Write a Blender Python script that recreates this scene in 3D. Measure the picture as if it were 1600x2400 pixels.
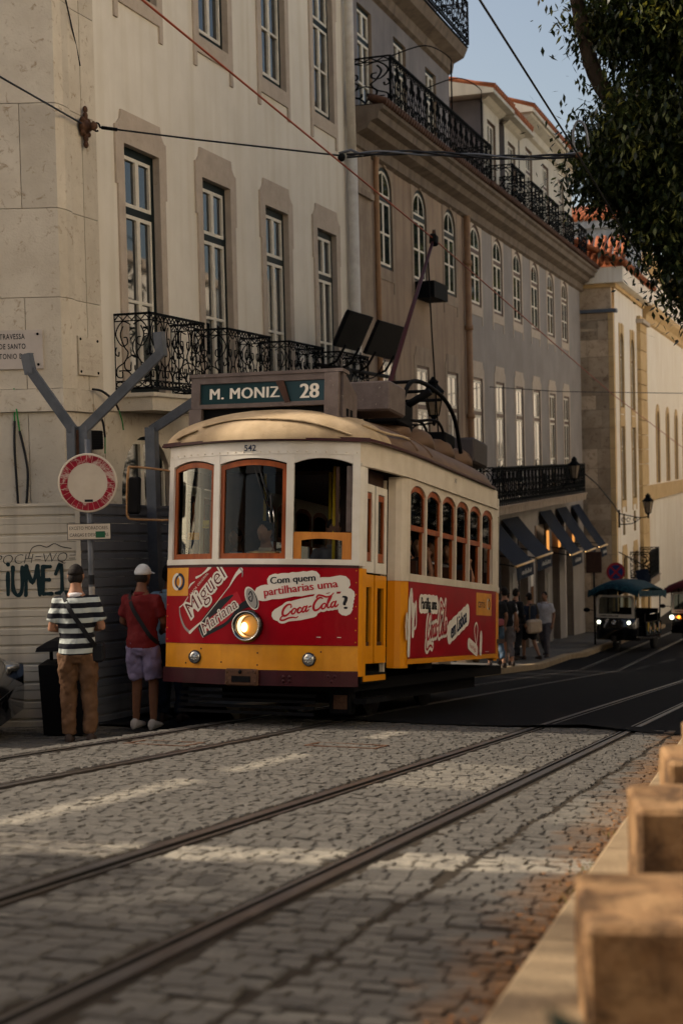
import bpy, bmesh, math, random
from mathutils import Vector, Matrix, Euler
R = random.Random(28)
rad = math.radians
for o in list(bpy.data.objects): bpy.data.objects.remove(o)
S = bpy.context.scene
COL = S.collection
pi = math.pi

# ---------------------------------------------------------------- camera, sky, sun, exposure
PSI, RHO, PITCH, CAMZ = rad(19.05), .024, math.atan(112 / 3333), 1.02
F0 = Vector((-math.sin(PSI), math.cos(PSI), 0)); R0 = Vector((math.cos(PSI), math.sin(PSI), 0)); Zv = Vector((0, 0, 1))
Fv = F0 * math.cos(PITCH) - Zv * math.sin(PITCH); Uv = F0 * math.sin(PITCH) + Zv * math.cos(PITCH)
Rc = R0 * math.cos(RHO) - Uv * math.sin(RHO); Uc = R0 * math.sin(RHO) + Uv * math.cos(RHO)
cd = bpy.data.cameras.new('camera'); cam = bpy.data.objects.new('camera', cd); COL.objects.link(cam)
cam.matrix_world = Matrix(((Rc.x, Uc.x, -Fv.x, 0), (Rc.y, Uc.y, -Fv.y, 0), (Rc.z, Uc.z, -Fv.z, CAMZ), (0, 0, 0, 1)))
cd.lens = 50; cd.sensor_width = 36; cd.sensor_fit = 'AUTO'; cd.clip_start = .05; cd.clip_end = 3000
cd.dof.use_dof = True; cd.dof.focus_distance = 14.3; cd.dof.aperture_fstop = 2.2
S.camera = cam
SUN_EL = rad(36.3)
SUN_DIR = (R0 * -math.cos(rad(11)) + F0 * math.sin(rad(11))).normalized()
W = bpy.data.worlds.new('World'); S.world = W; W.use_nodes = True
nt = W.node_tree; nt.nodes.clear()
sky = nt.nodes.new('ShaderNodeTexSky'); sky.sky_type = 'NISHITA'; sky.sun_disc = False
sky.sun_elevation = SUN_EL; sky.sun_rotation = math.atan2(SUN_DIR.x, SUN_DIR.y)
sky.air_density = 1.0; sky.dust_density = 4.0; sky.ozone_density = 1.0; sky.altitude = 50
bg = nt.nodes.new('ShaderNodeBackground'); bg.inputs[1].default_value = .105
wo = nt.nodes.new('ShaderNodeOutputWorld')
tint = nt.nodes.new('ShaderNodeMixRGB'); tint.blend_type = 'MULTIPLY'; tint.inputs[0].default_value = 1; tint.inputs[2].default_value = (1.12, 1.0, .86, 1)
nt.links.new(sky.outputs[0], tint.inputs[1]); nt.links.new(tint.outputs[0], bg.inputs[0]); nt.links.new(bg.outputs[0], wo.inputs[0])
sl = bpy.data.lights.new('sun', 'SUN'); sl.energy = 3.3; sl.angle = rad(.53); sl.color = (1, .86, .68)
so = bpy.data.objects.new('sun', sl); COL.objects.link(so)
sv = SUN_DIR * math.cos(SUN_EL) + Zv * math.sin(SUN_EL)
so.rotation_euler = sv.to_track_quat('Z', 'Y').to_euler()
S.view_settings.view_transform = 'Standard'; S.view_settings.look = 'None'
S.view_settings.exposure = .8; S.view_settings.gamma = 1; S.view_settings.use_curve_mapping = False
S.render.engine = 'CYCLES'
S.cycles.use_denoising = True
S.cycles.max_bounces = 6; S.cycles.diffuse_bounces = 4; S.cycles.glossy_bounces = 3; S.cycles.transparent_max_bounces = 14
S.cycles.sample_clamp_indirect = 6; S.cycles.caustics_reflective = False; S.cycles.caustics_refractive = False

# ---------------------------------------------------------------- materials
MATS = {}
def mat(name, col, rough=.7, col2=None, scale=6, stretch=(1, 1, 1), bump=0, bscale=60, metal=0, spec=.22, emit=0, contrast=(.35, .65), detail=6, coat=0, spots=None, spscale=14, spthr=(.56, .66), world=False, dirt=None, objvar=None):
    if name in MATS: return MATS[name]
    m = bpy.data.materials.new(name); m.use_nodes = True; MATS[name] = m
    t = m.node_tree; N = t.nodes; L = t.links
    b = N['Principled BSDF']
    b.inputs['Base Color'].default_value = (*col, 1); b.inputs['Roughness'].default_value = rough
    b.inputs['Metallic'].default_value = metal; b.inputs['Specular IOR Level'].default_value = spec
    if coat: b.inputs['Coat Weight'].default_value = coat; b.inputs['Coat Roughness'].default_value = .08
    if emit:
        b.inputs['Emission Color'].default_value = (*col, 1); b.inputs['Emission Strength'].default_value = emit
    if world:
        g = N.new('ShaderNodeNewGeometry'); src = g.outputs['Position']
    else:
        g = N.new('ShaderNodeTexCoord'); src = g.outputs['Object']
    mp = N.new('ShaderNodeMapping'); mp.inputs['Scale'].default_value = stretch; L.new(src, mp.inputs[0])
    cur = None
    if col2:
        n = N.new('ShaderNodeTexNoise'); n.inputs['Scale'].default_value = scale; n.inputs['Detail'].default_value = detail
        n.inputs['Roughness'].default_value = .62
        L.new(mp.outputs[0], n.inputs['Vector'])
        mr = N.new('ShaderNodeMapRange'); mr.inputs[1].default_value, mr.inputs[2].default_value = contrast
        L.new(n.outputs['Fac'], mr.inputs[0])
        mx = N.new('ShaderNodeMixRGB'); mx.inputs[1].default_value = (*col, 1); mx.inputs[2].default_value = (*col2, 1)
        L.new(mr.outputs[0], mx.inputs[0]); cur = mx.outputs[0]
    if spots:
        n = N.new('ShaderNodeTexNoise'); n.inputs['Scale'].default_value = spscale; n.inputs['Detail'].default_value = 9; n.inputs['Roughness'].default_value = .7
        n.inputs['Distortion'].default_value = .8
        L.new(src, n.inputs['Vector'])
        mr = N.new('ShaderNodeMapRange'); mr.inputs[1].default_value, mr.inputs[2].default_value = spthr; mr.inputs[4].default_value = .85
        L.new(n.outputs['Fac'], mr.inputs[0])
        mx = N.new('ShaderNodeMixRGB'); mx.inputs[2].default_value = (*spots, 1)
        if cur: L.new(cur, mx.inputs[1])
        else: mx.inputs[1].default_value = (*col, 1)
        L.new(mr.outputs[0], mx.inputs[0]); cur = mx.outputs[0]
    if dirt:   # vertical rain streaks
        mp2 = N.new('ShaderNodeMapping'); mp2.inputs['Scale'].default_value = (2.2, 2.2, .16); L.new(src, mp2.inputs[0])
        n = N.new('ShaderNodeTexNoise'); n.inputs['Scale'].default_value = 2.0; n.inputs['Detail'].default_value = 7
        L.new(mp2.outputs[0], n.inputs['Vector'])
        mr = N.new('ShaderNodeMapRange'); mr.inputs[1].default_value, mr.inputs[2].default_value, mr.inputs[4].default_value = .48, .78, .7
        L.new(n.outputs['Fac'], mr.inputs[0])
        mx = N.new('ShaderNodeMixRGB'); mx.inputs[2].default_value = (*dirt, 1)
        if cur: L.new(cur, mx.inputs[1])
        else: mx.inputs[1].default_value = (*col, 1)
        L.new(mr.outputs[0], mx.inputs[0]); cur = mx.outputs[0]
    if objvar:   # each stone has its own tone
        oi = N.new('ShaderNodeObjectInfo'); mr = N.new('ShaderNodeMapRange'); mr.inputs[3].default_value, mr.inputs[4].default_value = objvar; L.new(oi.outputs['Random'], mr.inputs[0])
        mx = N.new('ShaderNodeMixRGB'); mx.blend_type = 'MULTIPLY'; mx.inputs[0].default_value = 1; L.new(cur, mx.inputs[1]); L.new(mr.outputs[0], mx.inputs[2]); cur = mx.outputs[0]
    if cur: L.new(cur, b.inputs['Base Color'])
    if bump:
        n2 = N.new('ShaderNodeTexNoise'); n2.inputs['Scale'].default_value = bscale; n2.inputs['Detail'].default_value = 5
        L.new(mp.outputs[0], n2.inputs['Vector'])
        bp = N.new('ShaderNodeBump'); bp.inputs['Strength'].default_value = bump; bp.inputs['Distance'].default_value = .02
        L.new(n2.outputs['Fac'], bp.inputs['Height']); L.new(bp.outputs[0], b.inputs['Normal'])
        mr2 = N.new('ShaderNodeMapRange'); mr2.inputs[3].default_value = max(0, rough - .12); mr2.inputs[4].default_value = min(1, rough + .12)
        L.new(n2.outputs['Fac'], mr2.inputs[0]); L.new(mr2.outputs[0], b.inputs['Roughness'])
    return m

def clear_glass(name, tint=(.9, .95, .95), refl=1.0):
    if name in MATS: return MATS[name]
    m = bpy.data.materials.new(name); m.use_nodes = True; MATS[name] = m
    t = m.node_tree; N = t.nodes; L = t.links; N.clear()
    o = N.new('ShaderNodeOutputMaterial'); tr = N.new('ShaderNodeBsdfTransparent'); tr.inputs[0].default_value = (*tint, 1)
    gl = N.new('ShaderNodeBsdfGlossy'); gl.inputs['Roughness'].default_value = .02
    fr = N.new('ShaderNodeFresnel'); fr.inputs[0].default_value = 1.27
    mx = N.new('ShaderNodeMixShader'); L.new(fr.outputs[0], mx.inputs[0]); L.new(tr.outputs[0], mx.inputs[1]); L.new(gl.outputs[0], mx.inputs[2])
    L.new(mx.outputs[0], o.inputs[0]); return m

def M(n): return MATS[n]
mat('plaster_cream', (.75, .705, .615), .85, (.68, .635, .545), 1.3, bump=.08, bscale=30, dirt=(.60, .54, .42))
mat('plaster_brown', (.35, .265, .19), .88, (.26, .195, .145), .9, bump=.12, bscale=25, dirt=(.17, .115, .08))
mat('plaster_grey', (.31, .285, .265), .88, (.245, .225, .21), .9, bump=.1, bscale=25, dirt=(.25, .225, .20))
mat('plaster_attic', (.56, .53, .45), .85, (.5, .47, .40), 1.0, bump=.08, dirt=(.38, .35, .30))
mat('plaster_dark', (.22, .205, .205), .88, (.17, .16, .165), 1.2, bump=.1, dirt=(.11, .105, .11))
mat('plaster_warm', (.84, .79, .70), .85, (.79, .73, .63), .6, bump=.06, dirt=(.58, .48, .35))
mat('plaster_opposite', (.80, .76, .68), .85, (.74, .70, .62), .8)
mat('plaster_bluegrey', (.30, .34, .38), .85, (.18, .20, .23), 1.2, dirt=(.5, .5, .5))
mat('stone_corner', (.64, .58, .475), .8, (.54, .48, .385), 2.2, bump=.35, bscale=45, spots=(.27, .185, .10), spscale=9, spthr=(.57, .70), objvar=(.88, 1.06))
mat('stone_surround', (.50, .425, .345), .82, (.43, .36, .29), 4, bump=.25, bscale=70, spots=(.27, .21, .15), spscale=16, spthr=(.6, .74))
mat('stone_brown', (.33, .265, .20), .85, (.26, .20, .15), 3, bump=.35, bscale=50, dirt=(.12, .085, .06))
mat('stone_pier', (.58, .47, .34), .85, (.42, .32, .22), 1.2, bump=.6, bscale=26, spots=(.22, .14, .085), spscale=5, spthr=(.52, .68), objvar=(.62, 1.2))
mat('stone_yellow', (.60, .43, .22), .82, (.50, .34, .16), 2, bump=.25, bscale=40)
mat('stone_block', (.27, .165, .08), .82, (.19, .105, .048), 5, bump=.5, bscale=30, spots=(.045, .025, .013), spscale=5, spthr=(.44, .62))
mat('stone_kerb', (.30, .225, .135), .8, (.22, .16, .095), 4, bump=.3, bscale=40, spots=(.25, .18, .11), spscale=20)
mat('frame_dark', (.004, .010, .010), .55, spec=.15)
mat('frame_brown', (.07, .028, .018), .5)
mat('sash_white', (.70, .66, .56), .5, (.6, .55, .45), 8)
mat('glass_window', (.012, .016, .018), .03, spec=.8)
mat('iron', (.004, .005, .006), .75, spec=.08)
mat('steel_grey', (.13, .14, .16), .5, (.09, .10, .115), 5, metal=.4, bump=.1)
mat('pipe_white', (.6, .57, .5), .5, (.5, .46, .4), 6)
mat('pipe_brown', (.36, .22, .12), .6, (.28, .16, .09), 5)
mat('stone_dark', (.20, .16, .125), .88, (.14, .11, .085), 2.5, bump=.3, bscale=40, dirt=(.07, .055, .045))
mat('tile_old', (.11, .055, .035), .85, (.06, .03, .02), 6, bump=.2)
mat('tile_clay', (.38, .125, .05), .8, (.24, .07, .028), 5, bump=.2)
mat('asphalt_joint', (.05, .042, .033), .95, (.03, .025, .02), 20, bump=.5, bscale=90)
mat('pavement_stone', (.10, .095, .085), .85, (.065, .06, .055), 9, bump=.5, bscale=30)
mat('garden_dirt', (.16, .095, .045), .95, (.09, .055, .03), 12, bump=.6, bscale=40)
mat('rail_steel', (.085, .082, .085), .36, (.075, .06, .05), 9, metal=.6, bump=.15, bscale=60, stretch=(1, .1, 1))
mat('rail_groove', (.01, .009, .008), .8)
mat('rust', (.11, .055, .03), .8, (.06, .03, .02), 14, bump=.3)
mat('tram_red', (.33, .002, .010), .30, (.27, .0015, .008), 3, spec=.10)
mat('tram_yellow', (.74, .31, .010), .36, (.60, .235, .008), 4, dirt=(.50, .19, .012), spec=.35, coat=.05)
mat('tram_orange', (.70, .27, .008), .32)
mat('tram_cream', (.68, .61, .50), .42, (.60, .53, .42), 5, spec=.4, bump=.04, dirt=(.52, .44, .33))
mat('tram_white', (.74, .71, .64), .35, (.66, .62, .54), 4, spec=.4, bump=.04, dirt=(.58, .53, .44))
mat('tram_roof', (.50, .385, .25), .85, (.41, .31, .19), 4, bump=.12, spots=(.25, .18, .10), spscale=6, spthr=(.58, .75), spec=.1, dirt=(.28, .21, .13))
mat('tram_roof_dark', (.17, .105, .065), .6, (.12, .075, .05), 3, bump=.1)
mat('tram_roof_grey', (.065, .055, .055), .6, (.05, .042, .042), 3, bump=.1)
mat('tram_maroon', (.05, .009, .014), .4, (.035, .007, .01), 6, bump=.1)
mat('wood', (.34, .085, .02), .4, (.20, .045, .012), 10, (1, 1, .15), bump=.15, bscale=60)
mat('wood_light', (.62, .25, .05), .42, (.48, .17, .03), 10, (1, 1, .2), bump=.15)
mat('wood_dark', (.06, .025, .014), .5, (.035, .015, .01), 8)
mat('board_grey', (.145, .115, .105), .55, (.10, .078, .072), 7, bump=.12, spots=(.4, .36, .3), spscale=26, spthr=(.62, .7))
mat('board_glass', (.006, .03, .034), .2, spec=.5)
mat('black', (.004, .004, .005), .7, spec=.1)
mat('black_gloss', (.004, .004, .005), .12, spec=.5, coat=.5)
mat('chrome', (.6, .58, .55), .16, metal=1)
mat('rubber', (.012, .012, .012), .8)
mat('ink_white', (.72, .68, .60), .5)
mat('ink_black', (.01, .012, .016), .5)
mat('ink_navy', (.008, .02, .06), .5)
mat('ink_red', (.42, .008, .02), .45)
mat('ink_grey', (.30, .29, .27), .6)
mat('ink_darkred', (.10, .002, .006), .4)
mat('lamp_warm', (1, .40, .07), .3, emit=.22)
mat('lamp_hot', (1, .78, .38), .3, emit=2.6)
mat('lamp_white', (.95, 1, .75), .3, emit=3)
mat('lamp_amber', (1, .22, .02), .3, emit=4)
mat('lens_clear', (.42, .42, .40), .12, metal=.7)
clear_glass('glass_clear', (.82, .86, .86)); clear_glass('glass_tuk', (.25, .3, .3))
mat('glass_lantern', (.32, .24, .16), .25, (.22, .16, .1), 6)
mat('bark', (.07, .05, .035), .9, (.04, .028, .02), 8, (1, 1, .3), bump=.8, bscale=20)
def leaf(name, c, c2, tr):
    m = mat(name, c, .36, c2, 3, spec=.4); t = m.node_tree; N = t.nodes; L = t.links; b = N['Principled BSDF']
    tl = N.new('ShaderNodeBsdfTranslucent'); tl.inputs[0].default_value = (*tr, 1); mx = N.new('ShaderNodeMixShader'); mx.inputs[0].default_value = .3
    L.new(b.outputs[0], mx.inputs[1]); L.new(tl.outputs[0], mx.inputs[2]); L.new(mx.outputs[0], N['Material Output'].inputs[0])
leaf('leaf_dark', (.013, .023, .009), (.022, .036, .012), (.03, .04, .006))
leaf('leaf_screen', (.008, .013, .006), (.012, .019, .008), (.015, .02, .004))
leaf('leaf_light', (.17, .19, .075), (.12, .15, .05), (.28, .26, .03))
for nme, c in dict(skin=(.33, .17, .105), skin_dark=(.16, .075, .045), hair=(.012, .009, .008), hair_grey=(.22, .2, .19), denim=(.06, .10, .15), trousers_brown=(.13, .068, .035),
                   shirt_red=(.13, .008, .010), shirt_blue=(.30, .42, .50), shorts_lilac=(.22, .19, .32), cap_white=(.60, .63, .66), cloth_white=(.60, .58, .60), cloth_black=(.010, .011, .014), cloth_navy=(.012, .02, .04),
                   cloth_beige=(.55, .43, .31), cloth_grey=(.12, .11, .12), cloth_olive=(.12, .09, .05), cloth_pink=(.42, .12, .13), shoe=(.05, .035, .03), shoe_white=(.45, .43, .42)).items():
    mat(nme, c, .8 if nme not in ('skin', 'skin_dark') else .5, tuple(x * .78 for x in c), 9, bump=.12 if 'skin' not in nme else 0, bscale=80)
mat('awning_navy', (.002, .009, .027), .9, (.0015, .006, .017), 5, bump=.06)
mat('brass', (.62, .42, .20), .35, metal=.6)
mat('shop_warm', (1, .40, .09), .5, emit=.55)
mat('shop_dark', (.012, .012, .014), .3)
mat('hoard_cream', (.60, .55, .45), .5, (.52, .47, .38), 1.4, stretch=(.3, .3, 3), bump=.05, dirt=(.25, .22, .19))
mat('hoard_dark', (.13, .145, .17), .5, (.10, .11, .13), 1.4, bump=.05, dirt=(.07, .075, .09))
mat('sign_white', (.60, .53, .43), .5, (.52, .45, .36), 4)
mat('sign_red', (.36, .02, .035), .5, (.22, .012, .02), 9)
mat('sign_faded', (.46, .26, .25), .6)
mat('sign_blue', (.01, .03, .13), .5)
mat('marble', (.52, .465, .42), .55, (.47, .42, .37), 4, bump=.05)
mat('sticker_green', (.02, .10, .05), .5)
mat('cable_green', (.03, .24, .06), .5)
mat('cable_black', (.012, .013, .016), .5)
mat('wire_red', (.34, .07, .03), .5, metal=.4)
mat('canopy_blue', (.004, .025, .04), .9, (.010, .055, .072), 14, bump=.3, contrast=(.45, .6), spots=(.12, .17, .16), spscale=22, spthr=(.6, .68))
mat('canopy_red', (.08, .008, .012), .7)
mat('car_black', (.004, .004, .005), .15, spec=.5, coat=1)
mat('plate_yellow', (.55, .36, .02), .5)
mat('stone_bluecap', (.10, .12, .15), .7)
mat('dry_leaf', (.22, .095, .03), .8, (.10, .05, .02), 30)
mat('wire_pole', (.05, .012, .014), .5)
mat('brass_old', (.40, .24, .12), .5, (.28, .15, .07), 20, metal=.5)
mat('weed', (.10, .12, .025), .8, (.2, .15, .04), 9)

# striped jersey: bands follow the height on the garment
def striped(name, a, b, period, off, duty=.5):
    m = mat(name, a, .85); t = m.node_tree; N = t.nodes; L = t.links
    g = N.new('ShaderNodeTexCoord'); sx = N.new('ShaderNodeSeparateXYZ'); L.new(g.outputs['Object'], sx.inputs[0])
    ad = N.new('ShaderNodeMath'); ad.operation = 'MULTIPLY_ADD'; ad.inputs[1].default_value = 1 / period; ad.inputs[2].default_value = off; L.new(sx.outputs[2], ad.inputs[0])
    fr = N.new('ShaderNodeMath'); fr.operation = 'FRACT'; L.new(ad.outputs[0], fr.inputs[0])
    gt = N.new('ShaderNodeMath'); gt.operation = 'GREATER_THAN'; gt.inputs[1].default_value = duty; L.new(fr.outputs[0], gt.inputs[0])
    mx = N.new('ShaderNodeMixRGB'); mx.inputs[1].default_value = (*a, 1); mx.inputs[2].default_value = (*b, 1); L.new(gt.outputs[0], mx.inputs[0])
    L.new(mx.outputs[0], N['Principled BSDF'].inputs['Base Color'])
striped('jersey', (.008, .009, .014), (.42, .46, .44), .098, .35, .52)
striped('jersey_small', (.015, .02, .06), (.5, .5, .52), .06, .1, .5)

# ---------------------------------------------------------------- mesh helpers
class MB:
    def __init__(s): s.v, s.f, s.m, s.mi, s.sm = [], [], [], [], []
    def add(s, vs, fs, m=None, smooth=False, X=None):
        o = len(s.v)
        s.v += [tuple(X @ Vector(v)) if X is not None else tuple(v) for v in vs]
        if m not in s.m: s.m.append(m)
        k = s.m.index(m)
        for f in fs: s.f.append(tuple(i + o for i in f)); s.mi.append(k); s.sm.append(smooth)
        return s
    def box(s, a, b, m=None, X=None):
        x0, y0, z0 = a; x1, y1, z1 = b
        if x0 > x1: x0, x1 = x1, x0
        if y0 > y1: y0, y1 = y1, y0
        if z0 > z1: z0, z1 = z1, z0
        return s.add([(x0, y0, z0), (x1, y0, z0), (x1, y1, z0), (x0, y1, z0), (x0, y0, z1), (x1, y0, z1), (x1, y1, z1), (x0, y1, z1)],
                     [(0, 3, 2, 1), (4, 5, 6, 7), (0, 1, 5, 4), (1, 2, 6, 5), (2, 3, 7, 6), (3, 0, 4, 7)], m, False, X)
    def bbox(s, a, b, bv, m=None, X=None):
        # box with chamfered edges
        x0, y0, z0 = a; x1, y1, z1 = b
        vs = []; 
        for z, i in ((z0, bv), (z0 + bv, 0), (z1 - bv, 0), (z1, bv)):
            c = bv if i == 0 else bv * 1.6
            vs += [(x0 + c, y0 + (0 if i == 0 else bv), z), (x1 - c, y0 + (0 if i == 0 else bv), z), (x1 - (0 if i == 0 else bv), y0 + c, z), (x1 - (0 if i == 0 else bv), y1 - c, z),
                   (x1 - c, y1 - (0 if i == 0 else bv), z), (x0 + c, y1 - (0 if i == 0 else bv), z), (x0 + (0 if i == 0 else bv), y1 - c, z), (x0 + (0 if i == 0 else bv), y0 + c, z)]
        fs = [tuple(range(7, -1, -1)), tuple(range(24, 32))]
        for r in range(3):
            for k in range(8): fs.append((r * 8 + k, r * 8 + (k + 1) % 8, r * 8 + 8 + (k + 1) % 8, r * 8 + 8 + k))
        return s.add(vs, fs, m, False, X)
    def prism(s, poly, d0, d1, axis='x', m=None, X=None):
        n = len(poly)
        def P(a, b, d): return (d, a, b) if axis == 'x' else (a, d, b) if axis == 'y' else (a, b, d)
        vs = [P(a, b, d0) for a, b in poly] + [P(a, b, d1) for a, b in poly]
        fs = [tuple(range(n)), tuple(range(2 * n - 1, n - 1, -1))] + [(i, i + n, (i + 1) % n + n, (i + 1) % n) for i in range(n)]
        return s.add(vs, fs, m, False, X)
    def tube(s, pts, r, m=None, n=6, smooth=True, cap=True, X=None, sq=False):
        pts = [Vector(p) for p in pts]; rs = r if isinstance(r, (list, tuple)) else [r] * len(pts)
        vs, fs = [], []
        prev = None
        for i, p in enumerate(pts):
            d = (pts[min(i + 1, len(pts) - 1)] - pts[max(i - 1, 0)])
            if d.length < 1e-9: d = Vector((0, 0, 1))
            d.normalize()
            if prev is None:
                a = Vector((0, 0, 1)) if abs(d.z) < .9 else Vector((1, 0, 0))
                prev = d.cross(a).normalized()
            u = (prev - d * prev.dot(d)); u = u.normalized() if u.length > 1e-6 else d.orthogonal().normalized()
            prev = u; w = d.cross(u)
            for k in range(n):
                t = 2 * pi * (k + (.5 if sq else 0)) / n
                vs.append(p + (u * math.cos(t) + w * math.sin(t)) * rs[i])
        for i in range(len(pts) - 1):
            for k in range(n): fs.append((i * n + k, i * n + (k + 1) % n, (i + 1) * n + (k + 1) % n, (i + 1) * n + k))
        if cap: fs += [tuple(range(n - 1, -1, -1)), tuple(range((len(pts) - 1) * n, len(pts) * n))]
        return s.add(vs, fs, m, smooth, X)
    def loft(s, rings, m=None, smooth=True, cap=True, X=None):
        n = len(rings[0]); vs = [v for r in rings for v in r]; fs = []
        for i in range(len(rings) - 1):
            for k in range(n): fs.append((i * n + k, i * n + (k + 1) % n, (i + 1) * n + (k + 1) % n, (i + 1) * n + k))
        if cap: fs += [tuple(range(n - 1, -1, -1)), tuple(range((len(rings) - 1) * n, len(rings) * n))]
        return s.add(vs, fs, m, smooth, X)
    def lathe(s, prof, c, m=None, n=20, axis='z', smooth=True, cap=True):
        rings = []
        for r, h in prof:
            ring = []
            for k in range(n):
                t = 2 * pi * k / n; a, b = r * math.cos(t), r * math.sin(t)
                ring.append((c[0] + a, c[1] + b, c[2] + h) if axis == 'z' else (c[0] + a, c[1] + h, c[2] + b) if axis == 'y' else (c[0] + h, c[1] + a, c[2] + b))
            rings.append(ring)
        return s.loft(rings, m, smooth, cap)
    def ell(s, c, r, m=None, n=16, k=10, X=None, cut=None):
        rings = []
        for i in range(k + 1):
            ph = -pi / 2 + pi * i / k
            ph = max(min(ph, pi / 2 - .05), -pi / 2 + .05)
            if cut is not None and math.sin(ph) < cut: continue
            rings.append([(c[0] + r[0] * math.cos(ph) * math.cos(2 * pi * j / n), c[1] + r[1] * math.cos(ph) * math.sin(2 * pi * j / n), c[2] + r[2] * math.sin(ph)) for j in range(n)])
        return s.loft(rings, m, True, True, X)
    def mesh(s, name):
        me = bpy.data.meshes.new(name); me.from_pydata(s.v, [], s.f)
        for m in s.m: me.materials.append(MATS[m] if isinstance(m, str) else m)
        me.polygons.foreach_set('material_index', s.mi); me.polygons.foreach_set('use_smooth', s.sm)
        bm = bmesh.new(); bm.from_mesh(me); bmesh.ops.recalc_face_normals(bm, faces=bm.faces); bm.to_mesh(me); bm.free()
        me.update(); return me
    def obj(s, name, parent=None, loc=(0, 0, 0), rot=(0, 0, 0)):
        return put(name, s.mesh(name), parent, loc, rot)

KIDS = {}
def put(name, data, parent=None, loc=(0, 0, 0), rot=(0, 0, 0), scale=None):
    o = bpy.data.objects.new(name, data); COL.objects.link(o)
    o.location = loc; o.rotation_euler = rot
    if scale is not None: o.scale = scale
    if parent is not None: o.parent = parent; KIDS.setdefault(parent.name, []).append(o)
    return o
def tag(o, label=None, cat=None, group=None, kind=None):
    if label: o['label'] = label
    if cat: o['category'] = cat
    if group: o['group'] = group
    if kind: o['kind'] = kind
    return o
def thing(name, label, cat, loc=(0, 0, 0), rot=(0, 0, 0), group=None):
    return tag(put(name, None, None, loc, rot), label, cat, group)
def dup(o, parent=None, loc=None, rot=None, label=None):
    c = o.copy(); COL.objects.link(c)
    if parent is not None: c.parent = parent; KIDS.setdefault(parent.name, []).append(c)
    if loc is not None: c.location = loc
    if rot is not None: c.rotation_euler = rot
    if label: c['label'] = label
    for k in list(KIDS.get(o.name, [])): dup(k, c)
    return c
def stuff(o): o['kind'] = 'stuff'; return o
def lin(a, b, n): return [a + (b - a) * i / (n - 1) for i in range(n)]
def spline(pts, n=8):
    pts = [Vector(p) for p in pts]; out = []
    for i in range(len(pts) - 1):
        p0, p1, p2, p3 = pts[max(i - 1, 0)], pts[i], pts[i + 1], pts[min(i + 2, len(pts) - 1)]
        for k in range(n):
            t = k / n
            out.append(.5 * ((2 * p1) + (p2 - p0) * t + (2 * p0 - 5 * p1 + 4 * p2 - p3) * t * t + (3 * p1 - p0 - 3 * p2 + p3) * t ** 3))
    out.append(pts[-1]); return out

def text2d(body, size, align='LEFT', bold=0, shear=0, space=1.0):
    cu = bpy.data.curves.new('lettering', 'FONT'); cu.body = body; cu.size = size; cu.align_x = align; cu.offset = bold; cu.shear = shear; cu.space_character = space
    cu.resolution_u = 3
    ob = bpy.data.objects.new('lettering', cu)
    me = bpy.data.meshes.new_from_object(ob)
    vs = [(v.co.x, v.co.y) for v in me.vertices]; fs = [tuple(p.vertices) for p in me.polygons]
    bpy.data.objects.remove(ob); bpy.data.curves.remove(cu); bpy.data.meshes.remove(me)
    return vs, fs
def lettering(name, body, size, fn, m, parent, align='CENTER', bold=0, shear=0, space=1.0, rot=0, at=(0, 0)):
    vs, fs = text2d(body, size, align, bold, shear, space)
    c, s_ = math.cos(rot), math.sin(rot)
    mb = MB(); mb.add([fn(at[0] + x * c - y * s_, at[1] + x * s_ + y * c) for x, y in vs], fs, m)
    return mb.obj(name, parent)
def ribbon(mb, pts, ws, fn, m, off=0):
    # flat brush stroke of varying width, with round ends
    P = [Vector((p[0], p[1])) for p in pts]; n = len(P); vs = []; fs = []
    for i in range(n):
        d = P[min(i + 1, n - 1)] - P[max(i - 1, 0)]
        d = d.normalized() if d.length > 1e-9 else Vector((1, 0)); nn = Vector((-d.y, d.x)); w = ws[i] / 2
        vs += [P[i] + nn * w, P[i] - nn * w]
    for i in range(n - 1): fs.append((2 * i, 2 * i + 1, 2 * i + 3, 2 * i + 2))
    for i, sgn in ((0, -1), (n - 1, 1)):
        d = P[min(i + 1, n - 1)] - P[max(i - 1, 0)]; d = d.normalized() if d.length > 1e-9 else Vector((1, 0)); nn = Vector((-d.y, d.x)); w = ws[i] / 2
        b = len(vs); vs += [P[i] + nn * w * math.cos(t) + d * sgn * w * math.sin(t) for t in lin(0, pi, 6)]
        fs.append(tuple(range(b, b + 6)))
    mb.add([fn(v.x, v.y, off) for v in vs], fs, m)
def gz(x, y):
    # height of the street: falls away from the camera, with a crossfall to the left gutter
    if y < 35: z = -.12 * y
    elif y < 60: z = -4.2 - .075 * (y - 35)
    else: z = -6.075 - .03 * (y - 60)
    t = min(max((-5.9 - x) / .9, 0), 1); k = min(max((24 - y) / 6, 0), 1)
    return z - .17 * t * t * (3 - 2 * t) * k
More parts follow.
